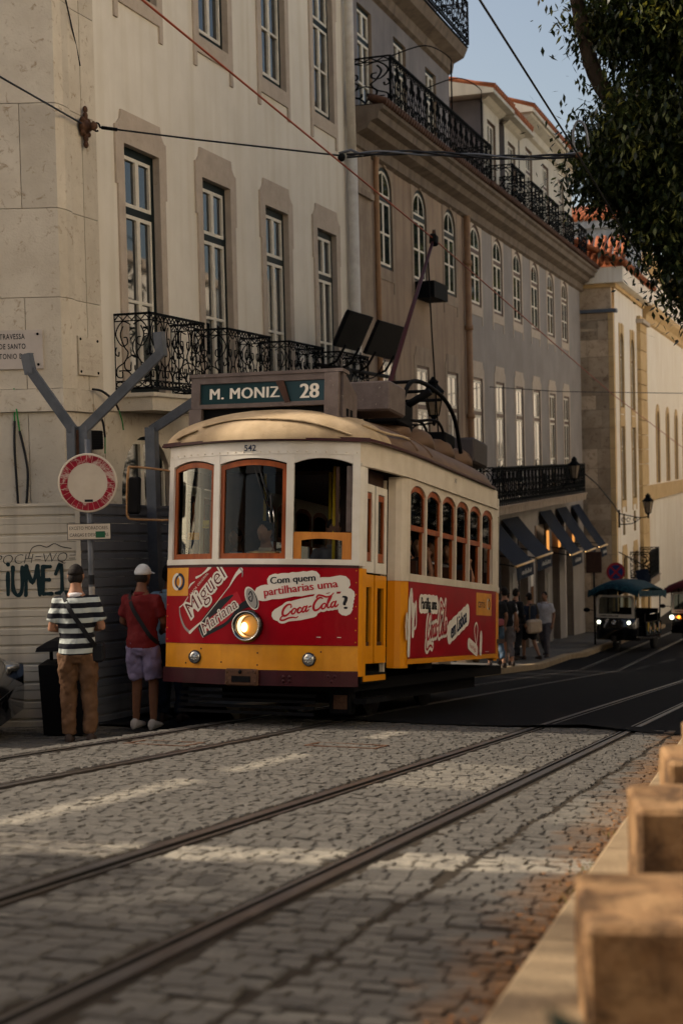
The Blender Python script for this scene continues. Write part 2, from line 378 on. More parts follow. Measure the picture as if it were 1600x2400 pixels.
# ---------------------------------------------------------------- the ground
def cobble_mat(name, base, base2, paint=True, wear=.5):
    m = mat(name, base, .82, base2, 5.5, bump=.55, bscale=55, world=True, contrast=(.3, .7))
    t = m.node_tree; N = t.nodes; L = t.links; b = N['Principled BSDF']
    src = b.inputs['Base Color'].links[0].from_socket
    oi = N.new('ShaderNodeNewGeometry')
    v = N.new('ShaderNodeMapRange'); v.inputs[3].default_value = .86; v.inputs[4].default_value = 1.13; L.new(oi.outputs['Random Per Island'], v.inputs[0])
    mul = N.new('ShaderNodeMixRGB'); mul.blend_type = 'MULTIPLY'; mul.inputs[0].default_value = 1
    L.new(src, mul.inputs[1]); L.new(v.outputs[0], mul.inputs[2]); cur = mul.outputs[0]
    if paint:
        g = N.new('ShaderNodeNewGeometry'); sp = N.new('ShaderNodeSeparateXYZ'); L.new(g.outputs['Position'], sp.inputs[0])
        def mth(op, a, bb):
            n = N.new('ShaderNodeMath'); n.operation = op
            for i, q in ((0, a), (1, bb)):
                if isinstance(q, (int, float)): n.inputs[i].default_value = q
                else: L.new(q, n.inputs[i])
            return n.outputs[0]
        def soft(d, half, e):
            r = N.new('ShaderNodeMapRange'); L.new(mth('ABSOLUTE', d, 0), r.inputs[0]); r.inputs[1].default_value = half - e; r.inputs[2].default_value = half + e; r.inputs[3].default_value = 1; r.inputs[4].default_value = 0
            return r.outputs[0]
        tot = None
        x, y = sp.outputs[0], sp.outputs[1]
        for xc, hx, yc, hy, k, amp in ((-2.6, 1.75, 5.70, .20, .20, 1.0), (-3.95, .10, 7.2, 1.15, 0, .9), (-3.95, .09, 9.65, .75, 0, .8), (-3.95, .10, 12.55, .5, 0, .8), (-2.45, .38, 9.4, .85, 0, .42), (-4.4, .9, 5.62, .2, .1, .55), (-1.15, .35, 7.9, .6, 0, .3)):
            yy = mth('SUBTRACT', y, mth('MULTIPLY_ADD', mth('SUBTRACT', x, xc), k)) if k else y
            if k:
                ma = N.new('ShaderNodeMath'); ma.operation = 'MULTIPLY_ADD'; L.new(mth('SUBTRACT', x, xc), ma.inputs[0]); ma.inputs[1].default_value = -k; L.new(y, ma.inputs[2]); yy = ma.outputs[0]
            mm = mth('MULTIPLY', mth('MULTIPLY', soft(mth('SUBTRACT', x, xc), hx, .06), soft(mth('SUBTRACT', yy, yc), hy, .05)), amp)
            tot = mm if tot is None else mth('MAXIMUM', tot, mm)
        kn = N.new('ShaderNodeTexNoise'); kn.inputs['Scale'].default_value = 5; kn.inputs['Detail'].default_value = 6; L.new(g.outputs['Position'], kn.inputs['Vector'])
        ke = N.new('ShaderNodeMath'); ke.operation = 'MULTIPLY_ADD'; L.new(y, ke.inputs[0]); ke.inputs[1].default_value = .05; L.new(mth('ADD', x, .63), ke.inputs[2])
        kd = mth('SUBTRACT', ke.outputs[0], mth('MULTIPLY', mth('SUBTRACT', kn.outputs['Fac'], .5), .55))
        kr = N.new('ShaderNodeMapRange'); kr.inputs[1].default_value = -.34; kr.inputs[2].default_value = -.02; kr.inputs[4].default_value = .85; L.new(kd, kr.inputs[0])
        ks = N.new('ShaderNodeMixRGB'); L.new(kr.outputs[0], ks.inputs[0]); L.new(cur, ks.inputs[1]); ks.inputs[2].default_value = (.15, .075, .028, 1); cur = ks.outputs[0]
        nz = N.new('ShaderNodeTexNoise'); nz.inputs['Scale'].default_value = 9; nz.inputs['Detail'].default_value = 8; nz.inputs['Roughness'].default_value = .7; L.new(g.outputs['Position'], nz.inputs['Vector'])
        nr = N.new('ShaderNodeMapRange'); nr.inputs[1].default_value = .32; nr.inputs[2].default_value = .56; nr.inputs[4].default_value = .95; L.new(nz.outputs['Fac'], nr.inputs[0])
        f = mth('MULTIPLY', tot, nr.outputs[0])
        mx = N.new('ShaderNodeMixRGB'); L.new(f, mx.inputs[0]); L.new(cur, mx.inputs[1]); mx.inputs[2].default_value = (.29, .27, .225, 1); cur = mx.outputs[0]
    L.new(cur, b.inputs['Base Color'])
    return m
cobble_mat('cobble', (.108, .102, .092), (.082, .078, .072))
cobble_mat('setts_shaded', (.012, .012, .013), (.007, .007, .008), False)  # same cobbles, with the shade of the street put into the colour
MATS['setts_shaded'].node_tree.nodes['Principled BSDF'].inputs['Specular IOR Level'].default_value = .04
MATS['cobble'].node_tree.nodes['Principled BSDF'].inputs['Specular IOR Level'].default_value = .12
MATS['asphalt_joint'].node_tree.nodes['Principled BSDF'].inputs['Specular IOR Level'].default_value = .05

road = MB()
xs = lin(-60, -12, 13) + lin(-10, 3, 27) + lin(5, 60, 12); ys = lin(-25, 0, 6) + lin(1, 62, 62) + lin(70, 420, 16)
vs = [(x, y, gz(x, y) - .010) for y in ys for x in xs]; nx = len(xs)
road.add(vs, [(j * nx + i, j * nx + i + 1, (j + 1) * nx + i + 1, (j + 1) * nx + i) for j in range(len(ys) - 1) for i in range(nx - 1)], 'asphalt_joint', True)
ROAD = tag(road.obj('road'), kind='structure', label='cobbled street running downhill between the buildings')

# same cobbles down the street, shade painted into their dark colour: one sheet with its own relief, 4 mm proud of the joint bed
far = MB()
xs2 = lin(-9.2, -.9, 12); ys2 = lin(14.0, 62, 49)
far.add([(x, y + (R.uniform(-.02, .45) if y == ys2[0] else 0), gz(x, y) - .003) for y in ys2 for x in xs2], [(j * 12 + i, j * 12 + i + 1, (j + 1) * 12 + i + 1, (j + 1) * 12 + i) for j in range(48) for i in range(11)], 'setts_shaded', True)
tag(far.obj('carriageway'), kind='structure', label='stretch of cobbled street with its shade painted into the setts')
mf = MATS['setts_shaded']; t = mf.node_tree
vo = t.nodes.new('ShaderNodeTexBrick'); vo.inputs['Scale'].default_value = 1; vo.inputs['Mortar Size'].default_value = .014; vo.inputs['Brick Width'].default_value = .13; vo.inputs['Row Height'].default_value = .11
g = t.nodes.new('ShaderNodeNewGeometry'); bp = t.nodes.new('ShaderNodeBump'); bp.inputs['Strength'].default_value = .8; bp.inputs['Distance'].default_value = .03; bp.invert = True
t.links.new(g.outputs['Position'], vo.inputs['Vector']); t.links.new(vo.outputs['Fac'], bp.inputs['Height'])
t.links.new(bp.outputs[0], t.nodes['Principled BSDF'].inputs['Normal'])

def track1(y): return -5.29 - .07 * min(max((y - 7.5) / 5, 0), 1) - .12 * min(max((y - 11.5) / 4, 0), 1)
RAILS = [(lambda y: track1(y) - .475, 'tram rail nearest the hoarding, running under the left wheels of the tram', 1),
         (lambda y: track1(y) + .475, 'tram rail that leads under the right wheel of the tram', -1),
         (lambda y: -2.9, 'thin tram rail in the middle of the open cobbles', 1),
         (lambda y: -1.95, 'widest nearest tram rail crossing to the lower left corner', -1)]
for fx, lab, sd in RAILS:
    prof = [(-.034, -.06), (-.034, .004), (.022, .004), (.024, -.03), (.056, -.03), (.058, .0), (.078, .0), (.078, -.06)]
    mb = MB(); rings = []
    yy = lin(-6, 2, 3) + lin(2.5, 40, 76) + lin(42, 62, 11)
    for y in yy: rings.append([(fx(y) + sd * a, y, gz(fx(y), y) + b) for a, b in prof])
    n = len(prof); o = [v for r in rings for v in r]
    top, gro = [], []
    for i in range(len(rings) - 1):
        for k in range(n - 1):
            f = (i * n + k, i * n + k + 1, (i + 1) * n + k + 1, (i + 1) * n + k); (gro if k in (2, 3, 4) else top).append(f)
    mb.add(o, top, 'rail_steel'); mb.add(o, gro, 'rail_groove')
    tag(mb.obj('tram_rail'), lab, 'rail', 'grooved tram rails in the street')

# cobbles one by one: the 300 that show largest are objects, the others one part
def cobble_verts(cx, cy, w, d, rng):
    h = gz(cx, cy) + rng.uniform(-.005, .003); tx, ty = rng.uniform(-.03, .03), rng.uniform(-.03, .03)
    a, b = w / 2, d / 2; ch = .007
    j = lambda s: s + rng.uniform(-.006, .006)
    top = [(j(-a + ch), j(-b + ch)), (j(a - ch), j(-b + ch)), (j(a - ch), j(b - ch)), (j(-a + ch), j(b - ch))]
    mid = [(j(-a), j(-b)), (j(a), j(-b)), (j(a), j(b)), (j(-a), j(b))]
    vs = [(x, y, h + x * tx + y * (ty - .12)) for x, y in top] + [(x, y, h - .010 + x * tx + y * (ty - .12)) for x, y in mid] + [(x, y, h - .05 - .12 * y) for x, y in mid]
    fs = [(0, 1, 2, 3)] + [(k, 4 + k, 4 + (k + 1) % 4, (k + 1) % 4) for k in range(4)] + [(4 + k, 8 + k, 8 + (k + 1) % 4, 4 + (k + 1) % 4) for k in range(4)]
    return [(x, y, z - h) for x, y, z in vs], fs, h
rng = random.Random(5)
cob = []
y = 1.9
rows = 0
while y < 14.5:
    d = rng.uniform(.078, .096); x = -9.3 + rng.uniform(0, .1); rows += 1
    sk = rng.uniform(-.012, .012)
    while x < -.87:
        w = rng.uniform(.082, .135)
        cy = y + d / 2 + sk * (x + 5) * .3 + rng.uniform(-.006, .006)
        bad = [tuple(sorted((fx(cy) - sd * .080, fx(cy) + sd * .098))) for fx, _, sd in RAILS] + [(-1.508 + .012 * math.sin(cy * 5), -1.484 + .012 * math.sin(cy * 5))]
        segs = [(x, x + w)]
        for p, q in bad: segs = [t_ for u, v in segs for t_ in ((u, min(v, p)), (max(u, q), v)) if t_[1] - t_[0] > .03]
        for u, v in segs:
            if not (len(segs) == 1 and v - u >= w - 1e-6) and v - u < .045: continue
            cob.append(((u + v) / 2, cy, v - u - .004, d - .004))
        x += w
    y += d
def inview(c): 
    v = Vector((c[0], c[1], gz(c[0], c[1]))) - Vector((0, 0, CAMZ)); dd = v.dot(Fv)
    return dd > .5 and abs(v.dot(Rc) / dd) < .238 and abs(v.dot(Uc) / dd) < .358
cob.sort(key=lambda c: ((0 if inview(c) else 1), Vector((c[0], c[1], gz(c[0], c[1]) - CAMZ)).length))
protos = []
for k in range(8):
    v_, f_, _ = cobble_verts(0, 6, .115, .098, rng); mb = MB(); mb.add(v_, f_, 'cobble'); protos.append(mb.mesh('cobblestone'))
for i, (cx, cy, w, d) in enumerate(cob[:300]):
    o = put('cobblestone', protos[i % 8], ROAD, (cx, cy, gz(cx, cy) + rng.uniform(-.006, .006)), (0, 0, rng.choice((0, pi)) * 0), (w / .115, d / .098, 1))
vv, ff = [], []
for cx, cy, w, d in cob[300:]:
    v_, f_, h = cobble_verts(cx, cy, w, d, rng); o = len(vv)
    vv += [(cx + a, cy + b, h + c) for a, b, c in v_]; ff += [tuple(i + o for i in f) for f in f_]
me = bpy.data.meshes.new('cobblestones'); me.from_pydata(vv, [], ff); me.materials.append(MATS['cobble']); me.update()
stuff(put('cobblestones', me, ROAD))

def cover(x0, x1, y0, y1, lab):
    mb = MB(); z = lambda x, y: gz(x, y) + .004
    for a, b, c, d in ((x0, x1, y0, y0 + .03), (x0, x1, y1 - .03, y1), (x0, x0 + .03, y0 + .03, y1 - .03), (x1 - .03, x1, y0 + .03, y1 - .03)):
        mb.add([(a, c, z(a, c)), (b, c, z(b, c)), (b, d, z(b, d)), (a, d, z(a, d)), (a, c, z(a, c) - .05), (b, c, z(b, c) - .05), (b, d, z(b, d) - .05), (a, d, z(a, d) - .05)],
               [(0, 1, 2, 3), (0, 4, 5, 1), (1, 5, 6, 2), (2, 6, 7, 3), (3, 7, 4, 0)], 'rust')
    return tag(mb.obj('drain_frame'), lab, 'drain cover')
cover(-4.22, -3.58, 11.1, 11.46, 'rusty rectangular drain frame set between the two tram tracks')
cover(-5.62, -5.05, 10.55, 10.95, 'rusty drain frame left of the tram rail under the right wheel')

# right kerb, garden strip and stone blocks
kerb = thing('kerb', None, None, (0, 0, 0)); tag(kerb, 'pale stone kerb along the right edge of the street', kind='structure')
yk = -1.2
while yk < 13.5:
    L_ = R.uniform(.75, 1.05); mb = MB()
    xl = lambda y: -.79 - .05 * (y - 3.2)
    def zt(y): return -.12 * y + .105
    a, b = yk + .006, yk + L_ - .006
    vs = [(xl(a), a, zt(a) - .16), (xl(a), a, zt(a) - .018), (xl(a) + .018, a, zt(a)), (xl(a) + .27, a, zt(a)), (xl(a) + .27, a, zt(a) - .16)]
    vs += [(xl(b), b, zt(b) - .16), (xl(b), b, zt(b) - .018), (xl(b) + .018, b, zt(b)), (xl(b) + .27, b, zt(b)), (xl(b) + .27, b, zt(b) - .16)]
    mb.add(vs, [(0, 1, 6, 5), (1, 2, 7, 6), (2, 3, 8, 7), (3, 4, 9, 8), (4, 3, 2, 1, 0), (5, 6, 7, 8, 9)], 'stone_kerb')
    mb.obj('kerb_stone', kerb); yk += L_
gd = MB(); gd.add([(-.74 - .05 * (y - 3.2) + dx, y, -.12 * y + .07 + (0 if dx < 1 else .02)) for y in lin(-2, 14, 17) for dx in (.2, .8, 4)], [(j * 3 + i, j * 3 + i + 1, j * 3 + i + 4, j * 3 + i + 3) for j in range(16) for i in range(2)], 'garden_dirt', True)
tag(gd.obj('ground'), kind='structure', label='bare earth strip behind the right kerb')
for (x, y, zt_, dpt, lab) in ((-.525, 3.10, -.015, .44, 'nearest large blurred stone block in the lower right corner'), (-.565, 4.30, -.045, .36, 'second stone block from the camera beside the right kerb'),
                               (-.56, 5.14, -.072, .34, 'third stone block along the right kerb, only half showing'), (-.555, 5.90, -.112, .34, 'farthest stone block at the right edge of the picture'), (-.47, 2.0, -.06, .40, 'unseen stone block added below the view to shade the nearest one')):  # the last block is added out of view to shade the nearest front
    mb = MB(); zb = gz(x, y) - .05
    X = Matrix.Translation((x, y, 0)) @ Matrix.Rotation(PSI - rad(6), 4, 'Z')
    mb.bbox((0, 0, zb), (.62, dpt, zt_), .014, 'stone_block', X); sb_ = mb.obj('stone_block')
    bm = bmesh.new(); bm.from_mesh(sb_.data); bmesh.ops.subdivide_edges(bm, edges=bm.edges, cuts=7, use_grid_fill=True); bmesh.ops.triangulate(bm, faces=[f for f in bm.faces if len(f.verts) > 4]); bm.to_mesh(sb_.data); bm.free()
    tb = bpy.data.textures.get('stone_wear') or bpy.data.textures.new('stone_wear', 'CLOUDS'); tb.noise_scale = .09; tb.noise_depth = 4; d_ = sb_.modifiers.new('wear', 'DISPLACE'); d_.texture = tb; d_.strength = .018; d_.texture_coords = 'GLOBAL'
    tag(sb_, lab, 'stone block', 'stone blocks along the right kerb')
# dry leaves and weeds in the gutter
mb = MB(); lr = random.Random(3)
for i in range(420):
    y = lr.uniform(2.6, 8.0); x = -.83 - .05 * (y - 3.2) - abs(lr.gauss(0, .07)); z = gz(x, y) + .006
    a = lr.uniform(0, 6.3); s = lr.uniform(.004, .017)
    mb.add([(x + s * math.cos(a), y + s * math.sin(a), z + lr.uniform(0, .01)), (x + s * .5 * math.cos(a + 1.6), y + s * .5 * math.sin(a + 1.6), z + .004), (x - s * math.cos(a), y - s * math.sin(a), z + lr.uniform(0, .006)), (x - s * .5 * math.cos(a + 1.6), y - s * .5 * math.sin(a + 1.6), z)], [(0, 1, 2, 3)], 'dry_leaf')
tag(mb.obj('fallen_leaves'), 'orange dry leaves gathered in the gutter by the right kerb', 'leaves', kind='stuff')
mb = MB()
for (wx, wy, n, hh) in ((-.93, 5.75, 46, .05), (-.90, 5.3, 30, .04), (-1.0, 6.9, 16, .03)):
    for i in range(n):
        x, y = wx + lr.gauss(0, .05), wy + lr.gauss(0, .09); z = gz(x, y); a = lr.uniform(0, 6.3); h = hh * lr.uniform(.5, 1.3); w = .004
        mb.add([(x - w, y, z), (x + w, y, z), (x + .5 * h * math.cos(a), y + .5 * h * math.sin(a), z + h)], [(0, 1, 2)], 'weed')
tag(mb.obj('weeds'), 'small weeds growing at the foot of the right kerb', 'weeds', kind='stuff')

# left pavement along the facades
pv = MB(); ys3 = lin(15.9, 60, 90)
KX = lambda y: -7.05 + (.25 if y > 40 else 0)
pv.add([(x, y, gz(-6.5, y) + .13) for y in ys3 for x in (-9.0, -8.0, KX(y) - .02)], [(j * 3 + i, j * 3 + i + 1, j * 3 + i + 4, j * 3 + i + 3) for j in range(89) for i in range(2)], 'pavement_stone', True)
tag(pv.obj('pavement'), kind='structure', label='narrow pavement under the awnings')
lk = thing('kerb', None, None); tag(lk, 'worn kerb of the left pavement behind the tram', kind='structure')
yk = 15.9
while yk < 59:
    b = yk + 1.1; mb = MB(); z0, z1 = gz(-6.5, yk), gz(-6.5, b)
    mb.add([(KX(yk) - .02, yk, z0 + .14), (KX(yk) + .16, yk, z0 + .14), (KX(yk) + .18, yk, z0 + .12), (KX(yk) + .18, yk, z0 - .1), (KX(b) - .02, b - .01, z1 + .14), (KX(b) + .16, b - .01, z1 + .14), (KX(b) + .18, b - .01, z1 + .12), (KX(b) + .18, b - .01, z1 - .1)],
           [(0, 1, 5, 4), (1, 2, 6, 5), (2, 3, 7, 6), (0, 3, 2, 1), (4, 5, 6, 7)], 'stone_kerb'); mb.obj('kerb_stone', lk); yk = b

# ---------------------------------------------------------------- facades
def facade(mb, X, y0, y1, z0, z1, ops, m, mrev, depth=.24):
    ysr = sorted({y0, y1, *[o[0] for o in ops], *[o[1] for o in ops]}); zsr = sorted({z0, z1, *[o[2] for o in ops], *[o[3] for o in ops]})
    for a, b in zip(ysr, ysr[1:]):
        run = None
        for c, d in zip(zsr, zsr[1:]):
            hole = any(o[0] < (a + b) / 2 < o[1] and o[2] < (c + d) / 2 < o[3] for o in ops)
            if not hole: mb.add([(X, a, c), (X, b, c), (X, b, d), (X, a, d)], [(0, 1, 2, 3)], m)
    for o in ops:
        a, b, c, d = o[:4]; r = o[4] if len(o) > 4 else 0; xi = X - depth
        zs = d - r
        mb.add([(X, a, c), (xi, a, c), (xi, a, zs), (X, a, zs)], [(0, 1, 2, 3)], mrev); mb.add([(X, b, c), (xi, b, c), (xi, b, zs), (X, b, zs)], [(0, 1, 2, 3)], mrev)
        mb.add([(X, a, c), (xi, a, c), (xi, b, c), (X, b, c)], [(0, 1, 2, 3)], mrev)
        pts = arc(a, b, zs, r) if r else [(a, d), (b, d)]
        for p, q in zip(pts, pts[1:]): mb.add([(X, *p), (xi, *p), (xi, *q), (X, *q)], [(0, 1, 2, 3)], mrev)
        if r:
            h = len(pts) // 2
            for p, q in zip(pts[:h + 1], pts[1:h + 1]): mb.add([(X, *p), (X, *q), (X, a, d)], [(0, 1, 2)], m)
            for p, q in zip(pts[h:], pts[h + 1:]): mb.add([(X, *p), (X, *q), (X, b, d)], [(0, 1, 2)], m)
def arc(a, b, zs, r, n=12):
    c, w = (a + b) / 2, (b - a) / 2
    return [(c - w * math.cos(pi * i / n), zs + r * math.sin(pi * i / n)) for i in range(n + 1)]

def window(name, w, h, rows, zt, fm, sm, arch=0, sb=.09, fw=.07, sw=.045, parent=None, loc=(0, 0, 0), fd=.02, sd_=.035):
    """casement window standing in its reveal: dark outer frame, light sashes and a pane in each light; x points out to the street"""
    mb = MB(); x0, x1 = -sb - .05, -sb + fd; hw = w / 2; zs = h - arch
    mb.box((x0, -hw, 0), (x1, -hw + fw, zs), fm); mb.box((x0, hw - fw, 0), (x1, hw, zs), fm); mb.box((x0, -hw + fw, 0), (x1, hw - fw, fw), fm)
    if arch:
        o = arc(-hw, hw, zs, arch); i_ = arc(-hw + fw, hw - fw, zs, arch - fw)
        for k in range(len(o) - 1): mb.prism([o[k], o[k + 1], i_[k + 1], i_[k]], x0, x1, 'x', fm)
    else: mb.box((x0, -hw + fw, h - fw), (x1, hw - fw, h), fm)
    if zt: mb.box((x0 + .002, -hw + fw, zt - .05), (x1 + .012, hw - fw, zt + .05), fm)
    panes = []
    x2, x3 = -sb - .03, -sb + sd_
    def light(a, b, c, d, top=None):
        if top is None:
            mb.box((x2, a, c), (x3, a + sw, d), sm); mb.box((x2, b - sw, c), (x3, b, d), sm); mb.box((x2, a + sw, c), (x3, b - sw, c + sw), sm); mb.box((x2, a + sw, d - sw), (x3, b - sw, d), sm)
            panes.append([(a + sw, c + sw), (b - sw, c + sw), (b - sw, d - sw), (a + sw, d - sw)])
    cols = [(-hw + fw, 0), (0, hw - fw)]
    zb = fw; ztop = (zt - .05) if zt else h - fw
    for a, b in cols:
        hgt = (ztop - zb) / rows
        mb.box((x2, a, zb), (x3, a + sw, ztop), sm); mb.box((x2, b - sw, zb), (x3, b, ztop), sm)
        for r in range(rows + 1):
            z = zb + r * hgt; za, zc = (z, z + sw) if r == 0 else (z - sw, z) if r == rows else (z - sw / 2.4, z + sw / 2.4)
            mb.box((x2, a + sw, za), (x3, b - sw, zc), sm)
        for r in range(rows):
            panes.append([(a + sw, zb + r * hgt + sw / 2), (b - sw, zb + r * hgt + sw / 2), (b - sw, zb + (r + 1) * hgt - sw / 2), (a + sw, zb + (r + 1) * hgt - sw / 2)])
        if zt and not arch: light(a, b, zt + .05, h - fw)
    if zt and arch:
        c = zt + .05; W_ = hw - fw
        if zs > c:
            for sgn in (-1, 1): mb.box((x2, sgn * W_, c), (x3, sgn * (W_ - sw), zs), sm)
        mb.box((x2, -W_ + sw, c), (x3, W_ - sw, c + sw), sm); mb.box((x2, -sw / 2, c + sw), (x3, sw / 2, h - fw - .01), sm)
        o = arc(-W_, W_, zs, arch - fw); i_ = arc(-W_ + sw, W_ - sw, zs, arch - fw - sw)
        for k in range(len(o) - 1): mb.prism([o[k], o[k + 1], i_[k + 1], i_[k]], x2, x3, 'x', sm)
        for sgn in (-1, 1):
            pa = [p for p in i_ if sgn * p[0] >= -1e-6]
            if sgn < 0: pa = pa
            poly = pa + ([(0, c + sw), (-W_ + sw, c + sw)] if sgn < 0 else [(W_ - sw, c + sw), (0, c + sw)])
            panes.append(poly)
    o = mb.obj(name, parent, loc)
    for p in panes:
        pb = MB(); k1, k2 = R.uniform(-.006, .006), R.uniform(-.006, .006)
        pb.add([(-sb + k1 * (y + .2) + k2 * (z - p[0][1]) * .3, y, z) for y, z in p], [tuple(range(len(p)))], 'glass_window'); pb.obj('pane', o)
    return o

def sur(mb, yc, w, z0, z1, m, style, X, t=.03, jw=.17):
    hw = w / 2; P = lambda poly: mb.prism([(yc + a, b) for a, b in poly], X - .005, X + t, 'x', m)
    if style != 'arch':
        P([(-hw - jw, z0), (-hw, z0), (-hw, z1), (-hw - jw, z1)]); P([(hw, z0), (hw + jw, z0), (hw + jw, z1), (hw, z1)])
        P([(-hw - jw - .0, z1 - .55), (-hw - jw - .05, z1 - .55), (-hw - jw - .05, z1), (-hw - jw, z1)]); P([(hw + jw, z1 - .55), (hw + jw + .05, z1 - .55), (hw + jw + .05, z1), (hw + jw, z1)])
        e = hw + jw + .05
        P([(-e, z1), (e, z1), (e, z1 + .20), (e - .06, z1 + .22), (e - .14, z1 + .30), (e - .17, z1 + .42), (-e + .17, z1 + .42), (-e + .14, z1 + .30), (-e + .06, z1 + .22), (-e, z1 + .20)])
    if style == 'sill' or style == 'arch':
        e = hw + jw
        P([(-e, z0), (e, z0), (e, z0 - .46), (e - .10, z0 - .46), (e - .10, z0 - .24), (-e + .10, z0 - .24), (-e + .10, z0 - .46), (-e, z0 - .46)])
    if style == 'arch':
        r = hw; zs = z1 - r * .85
        P([(-hw - jw, z0), (-hw, z0), (-hw, zs), (-hw - jw, zs)]); P([(hw, z0), (hw + jw, z0), (hw + jw, zs), (hw, zs)])
        i_ = arc(yc - hw, yc + hw, zs, r * .85); zt = z1 + .32
        oo = [(yc - hw - jw, zs)] + [(yc - hw - jw + (2 * (hw + jw)) * k / 10, zt) for k in range(11)] + [(yc + hw + jw, zs)]
        for k in range(12): mb.prism([i_[k], i_[k + 1], oo[k + 1], oo[k]], X - .005, X + t, 'x', m)
        mb.prism([(yc - .09, z1 + .01), (yc + .09, z1 + .01), (yc + .12, zt + .02), (yc - .12, zt + .02)], X - .004, X + t + .03, 'x', m)

def spiral(c, r0, r1, a0, a1, n=14):
    return [(c[0] + (r0 + (r1 - r0) * i / n) * math.cos(a0 + (a1 - a0) * i / n), c[1] + (r0 + (r1 - r0) * i / n) * math.sin(a0 + (a1 - a0) * i / n)) for i in range(n + 1)]
def scroll_mesh(w, h, r=.008, n=5):
    """one wrought-iron panel (y across, z up): lyre scrolls, a heart and a row of rings"""
    mb = MB(); hw = w / 2
    T = lambda pts: mb.tube([(0, a, b) for a, b in pts], r, 'iron', n)
    for s in (-1, 1):
        T([(s * a, b) for a, b in spline([(.02, h * .86, 0), (hw * .55, h * .90, 0), (hw * .93, h * .74, 0), (hw * .62, h * .58, 0), (hw * .30, h * .60, 0), (hw * .30, h * .68, 0), (hw * .48, h * .69, 0)], 5) for a, b in [(a, b)]] if False else [(s * p[0], p[1]) for p in spline([(.02, h * .86, 0), (hw * .55, h * .90, 0), (hw * .93, h * .74, 0), (hw * .62, h * .58, 0), (hw * .30, h * .60, 0), (hw * .30, h * .68, 0), (hw * .48, h * .69, 0)], 5)])
        T([(s * p[0], p[1]) for p in spline([(hw * .5, h * .84, 0), (hw * .66, h * .72, 0), (hw * .45, h * .56, 0), (hw * .25, h * .48, 0), (hw * .45, h * .36, 0), (hw * .88, h * .28, 0), (hw * .90, h * .17, 0), (hw * .62, h * .15, 0), (hw * .60, h * .23, 0)], 5)])
        T([(s * p[0], p[1]) for p in spline([(hw * .9, h * .56, 0), (hw * .98, h * .48, 0), (hw * .80, h * .44, 0), (hw * .76, h * .50, 0)], 5)])
        T([(s * p[0], p[1]) for p in spline([(.0, h * .45, 0), (hw * .42, h * .38, 0), (hw * .44, h * .27, 0), (hw * .15, h * .24, 0), (hw * .12, h * .31, 0)], 5)])
        T([(s * p[0], p[1]) for p in spline([(.0, h * .12, 0), (hw * .15, h * .20, 0), (hw * .4, h * .24, 0), (hw * .78, h * .24, 0)], 5)])
    for k in range(4):
        c = -hw + w * (k + .5) / 4; T([(c + w / 9 * math.cos(q), h * .055 + h * .035 * math.sin(q)) for q in lin(0, 2 * pi, 9)])
        T([(c - w / 8, h * .92), (c, h * .985), (c + w / 8, h * .92)])
    T([(-hw, h * .91), (hw, h * .91)]); T([(-hw, h * .10), (hw, h * .10)])
    for s in (-1, 1): T([(s * hw, 0), (s * hw, h)])
    return mb.mesh('scroll_panel')
def bars_mesh(w, h, n):
    mb = MB()
    for i in range(n):
        y = -w / 2 + w * (i + .5) / n; mb.tube([(0, y, 0), (0, y, h)], .009, 'iron', 4)
    return mb.mesh('baluster')
def balcony(parent, x0, x1, y0, y1, zslab, zt, hr, mslab, pan, npan, off, slabthick=.2, ends=True, bars=0, name='balcony', slab=True):
    mb = MB()
    if slab:
        mb.box((x0, y0 - .04, zslab), (x1 + .03, y1 + .04, zt - .05), mslab); mb.box((x0, y0 - .08, zt - .05), (x1 + .07, y1 + .08, zt), mslab)
    else: mb.box((x0, y0, zt - .03), (x1, y1, zt), 'iron')
    b = mb.obj(name, parent, off)
    for z in (zt + .06, zt + hr):
        rl = MB(); rl.box((x1 - .02, y0, z - .015), (x1 + .02, y1, z + .015), 'iron')
        if ends: rl.box((x0, y0 - .015, z - .014), (x1 - .02, y0 + .015, z + .014), 'iron'); rl.box((x0, y1 - .015, z - .014), (x1 - .02, y1 + .015, z + .014), 'iron')
        rl.obj('handrail', b)
    w = (y1 - y0) / npan
    for k in range(npan): put('scroll_panel', pan, b, (x1, y0 + w * (k + .5), zt + .06), (0, 0, 0), (1, w / pan['w'], (hr - .06) / pan['h']))
    if bars:
        rl = MB()
        for i in range(bars):
            y = y0 + (y1 - y0) * i / (bars - 1); rl.box((x1 - .012, y - .011, zt), (x1 + .012, y + .011, zt + hr), 'iron')
        rl.obj('balusters', b)
    if ends:
        for y in (y0, y1): put('scroll_panel', pan, b, ((x0 + x1) / 2, y, zt + .06), (0, 0, pi / 2), (1, (x1 - x0) / pan['w'], (hr - .06) / pan['h']))
    return b
def pan(w, h, r=.008, n=5):
    m = scroll_mesh(w, h, r, n); m['w'] = w; m['h'] = h; return m
PAN = pan(.45, .95, .0085, 5); PANF = pan(.5, .95, .011, 4)

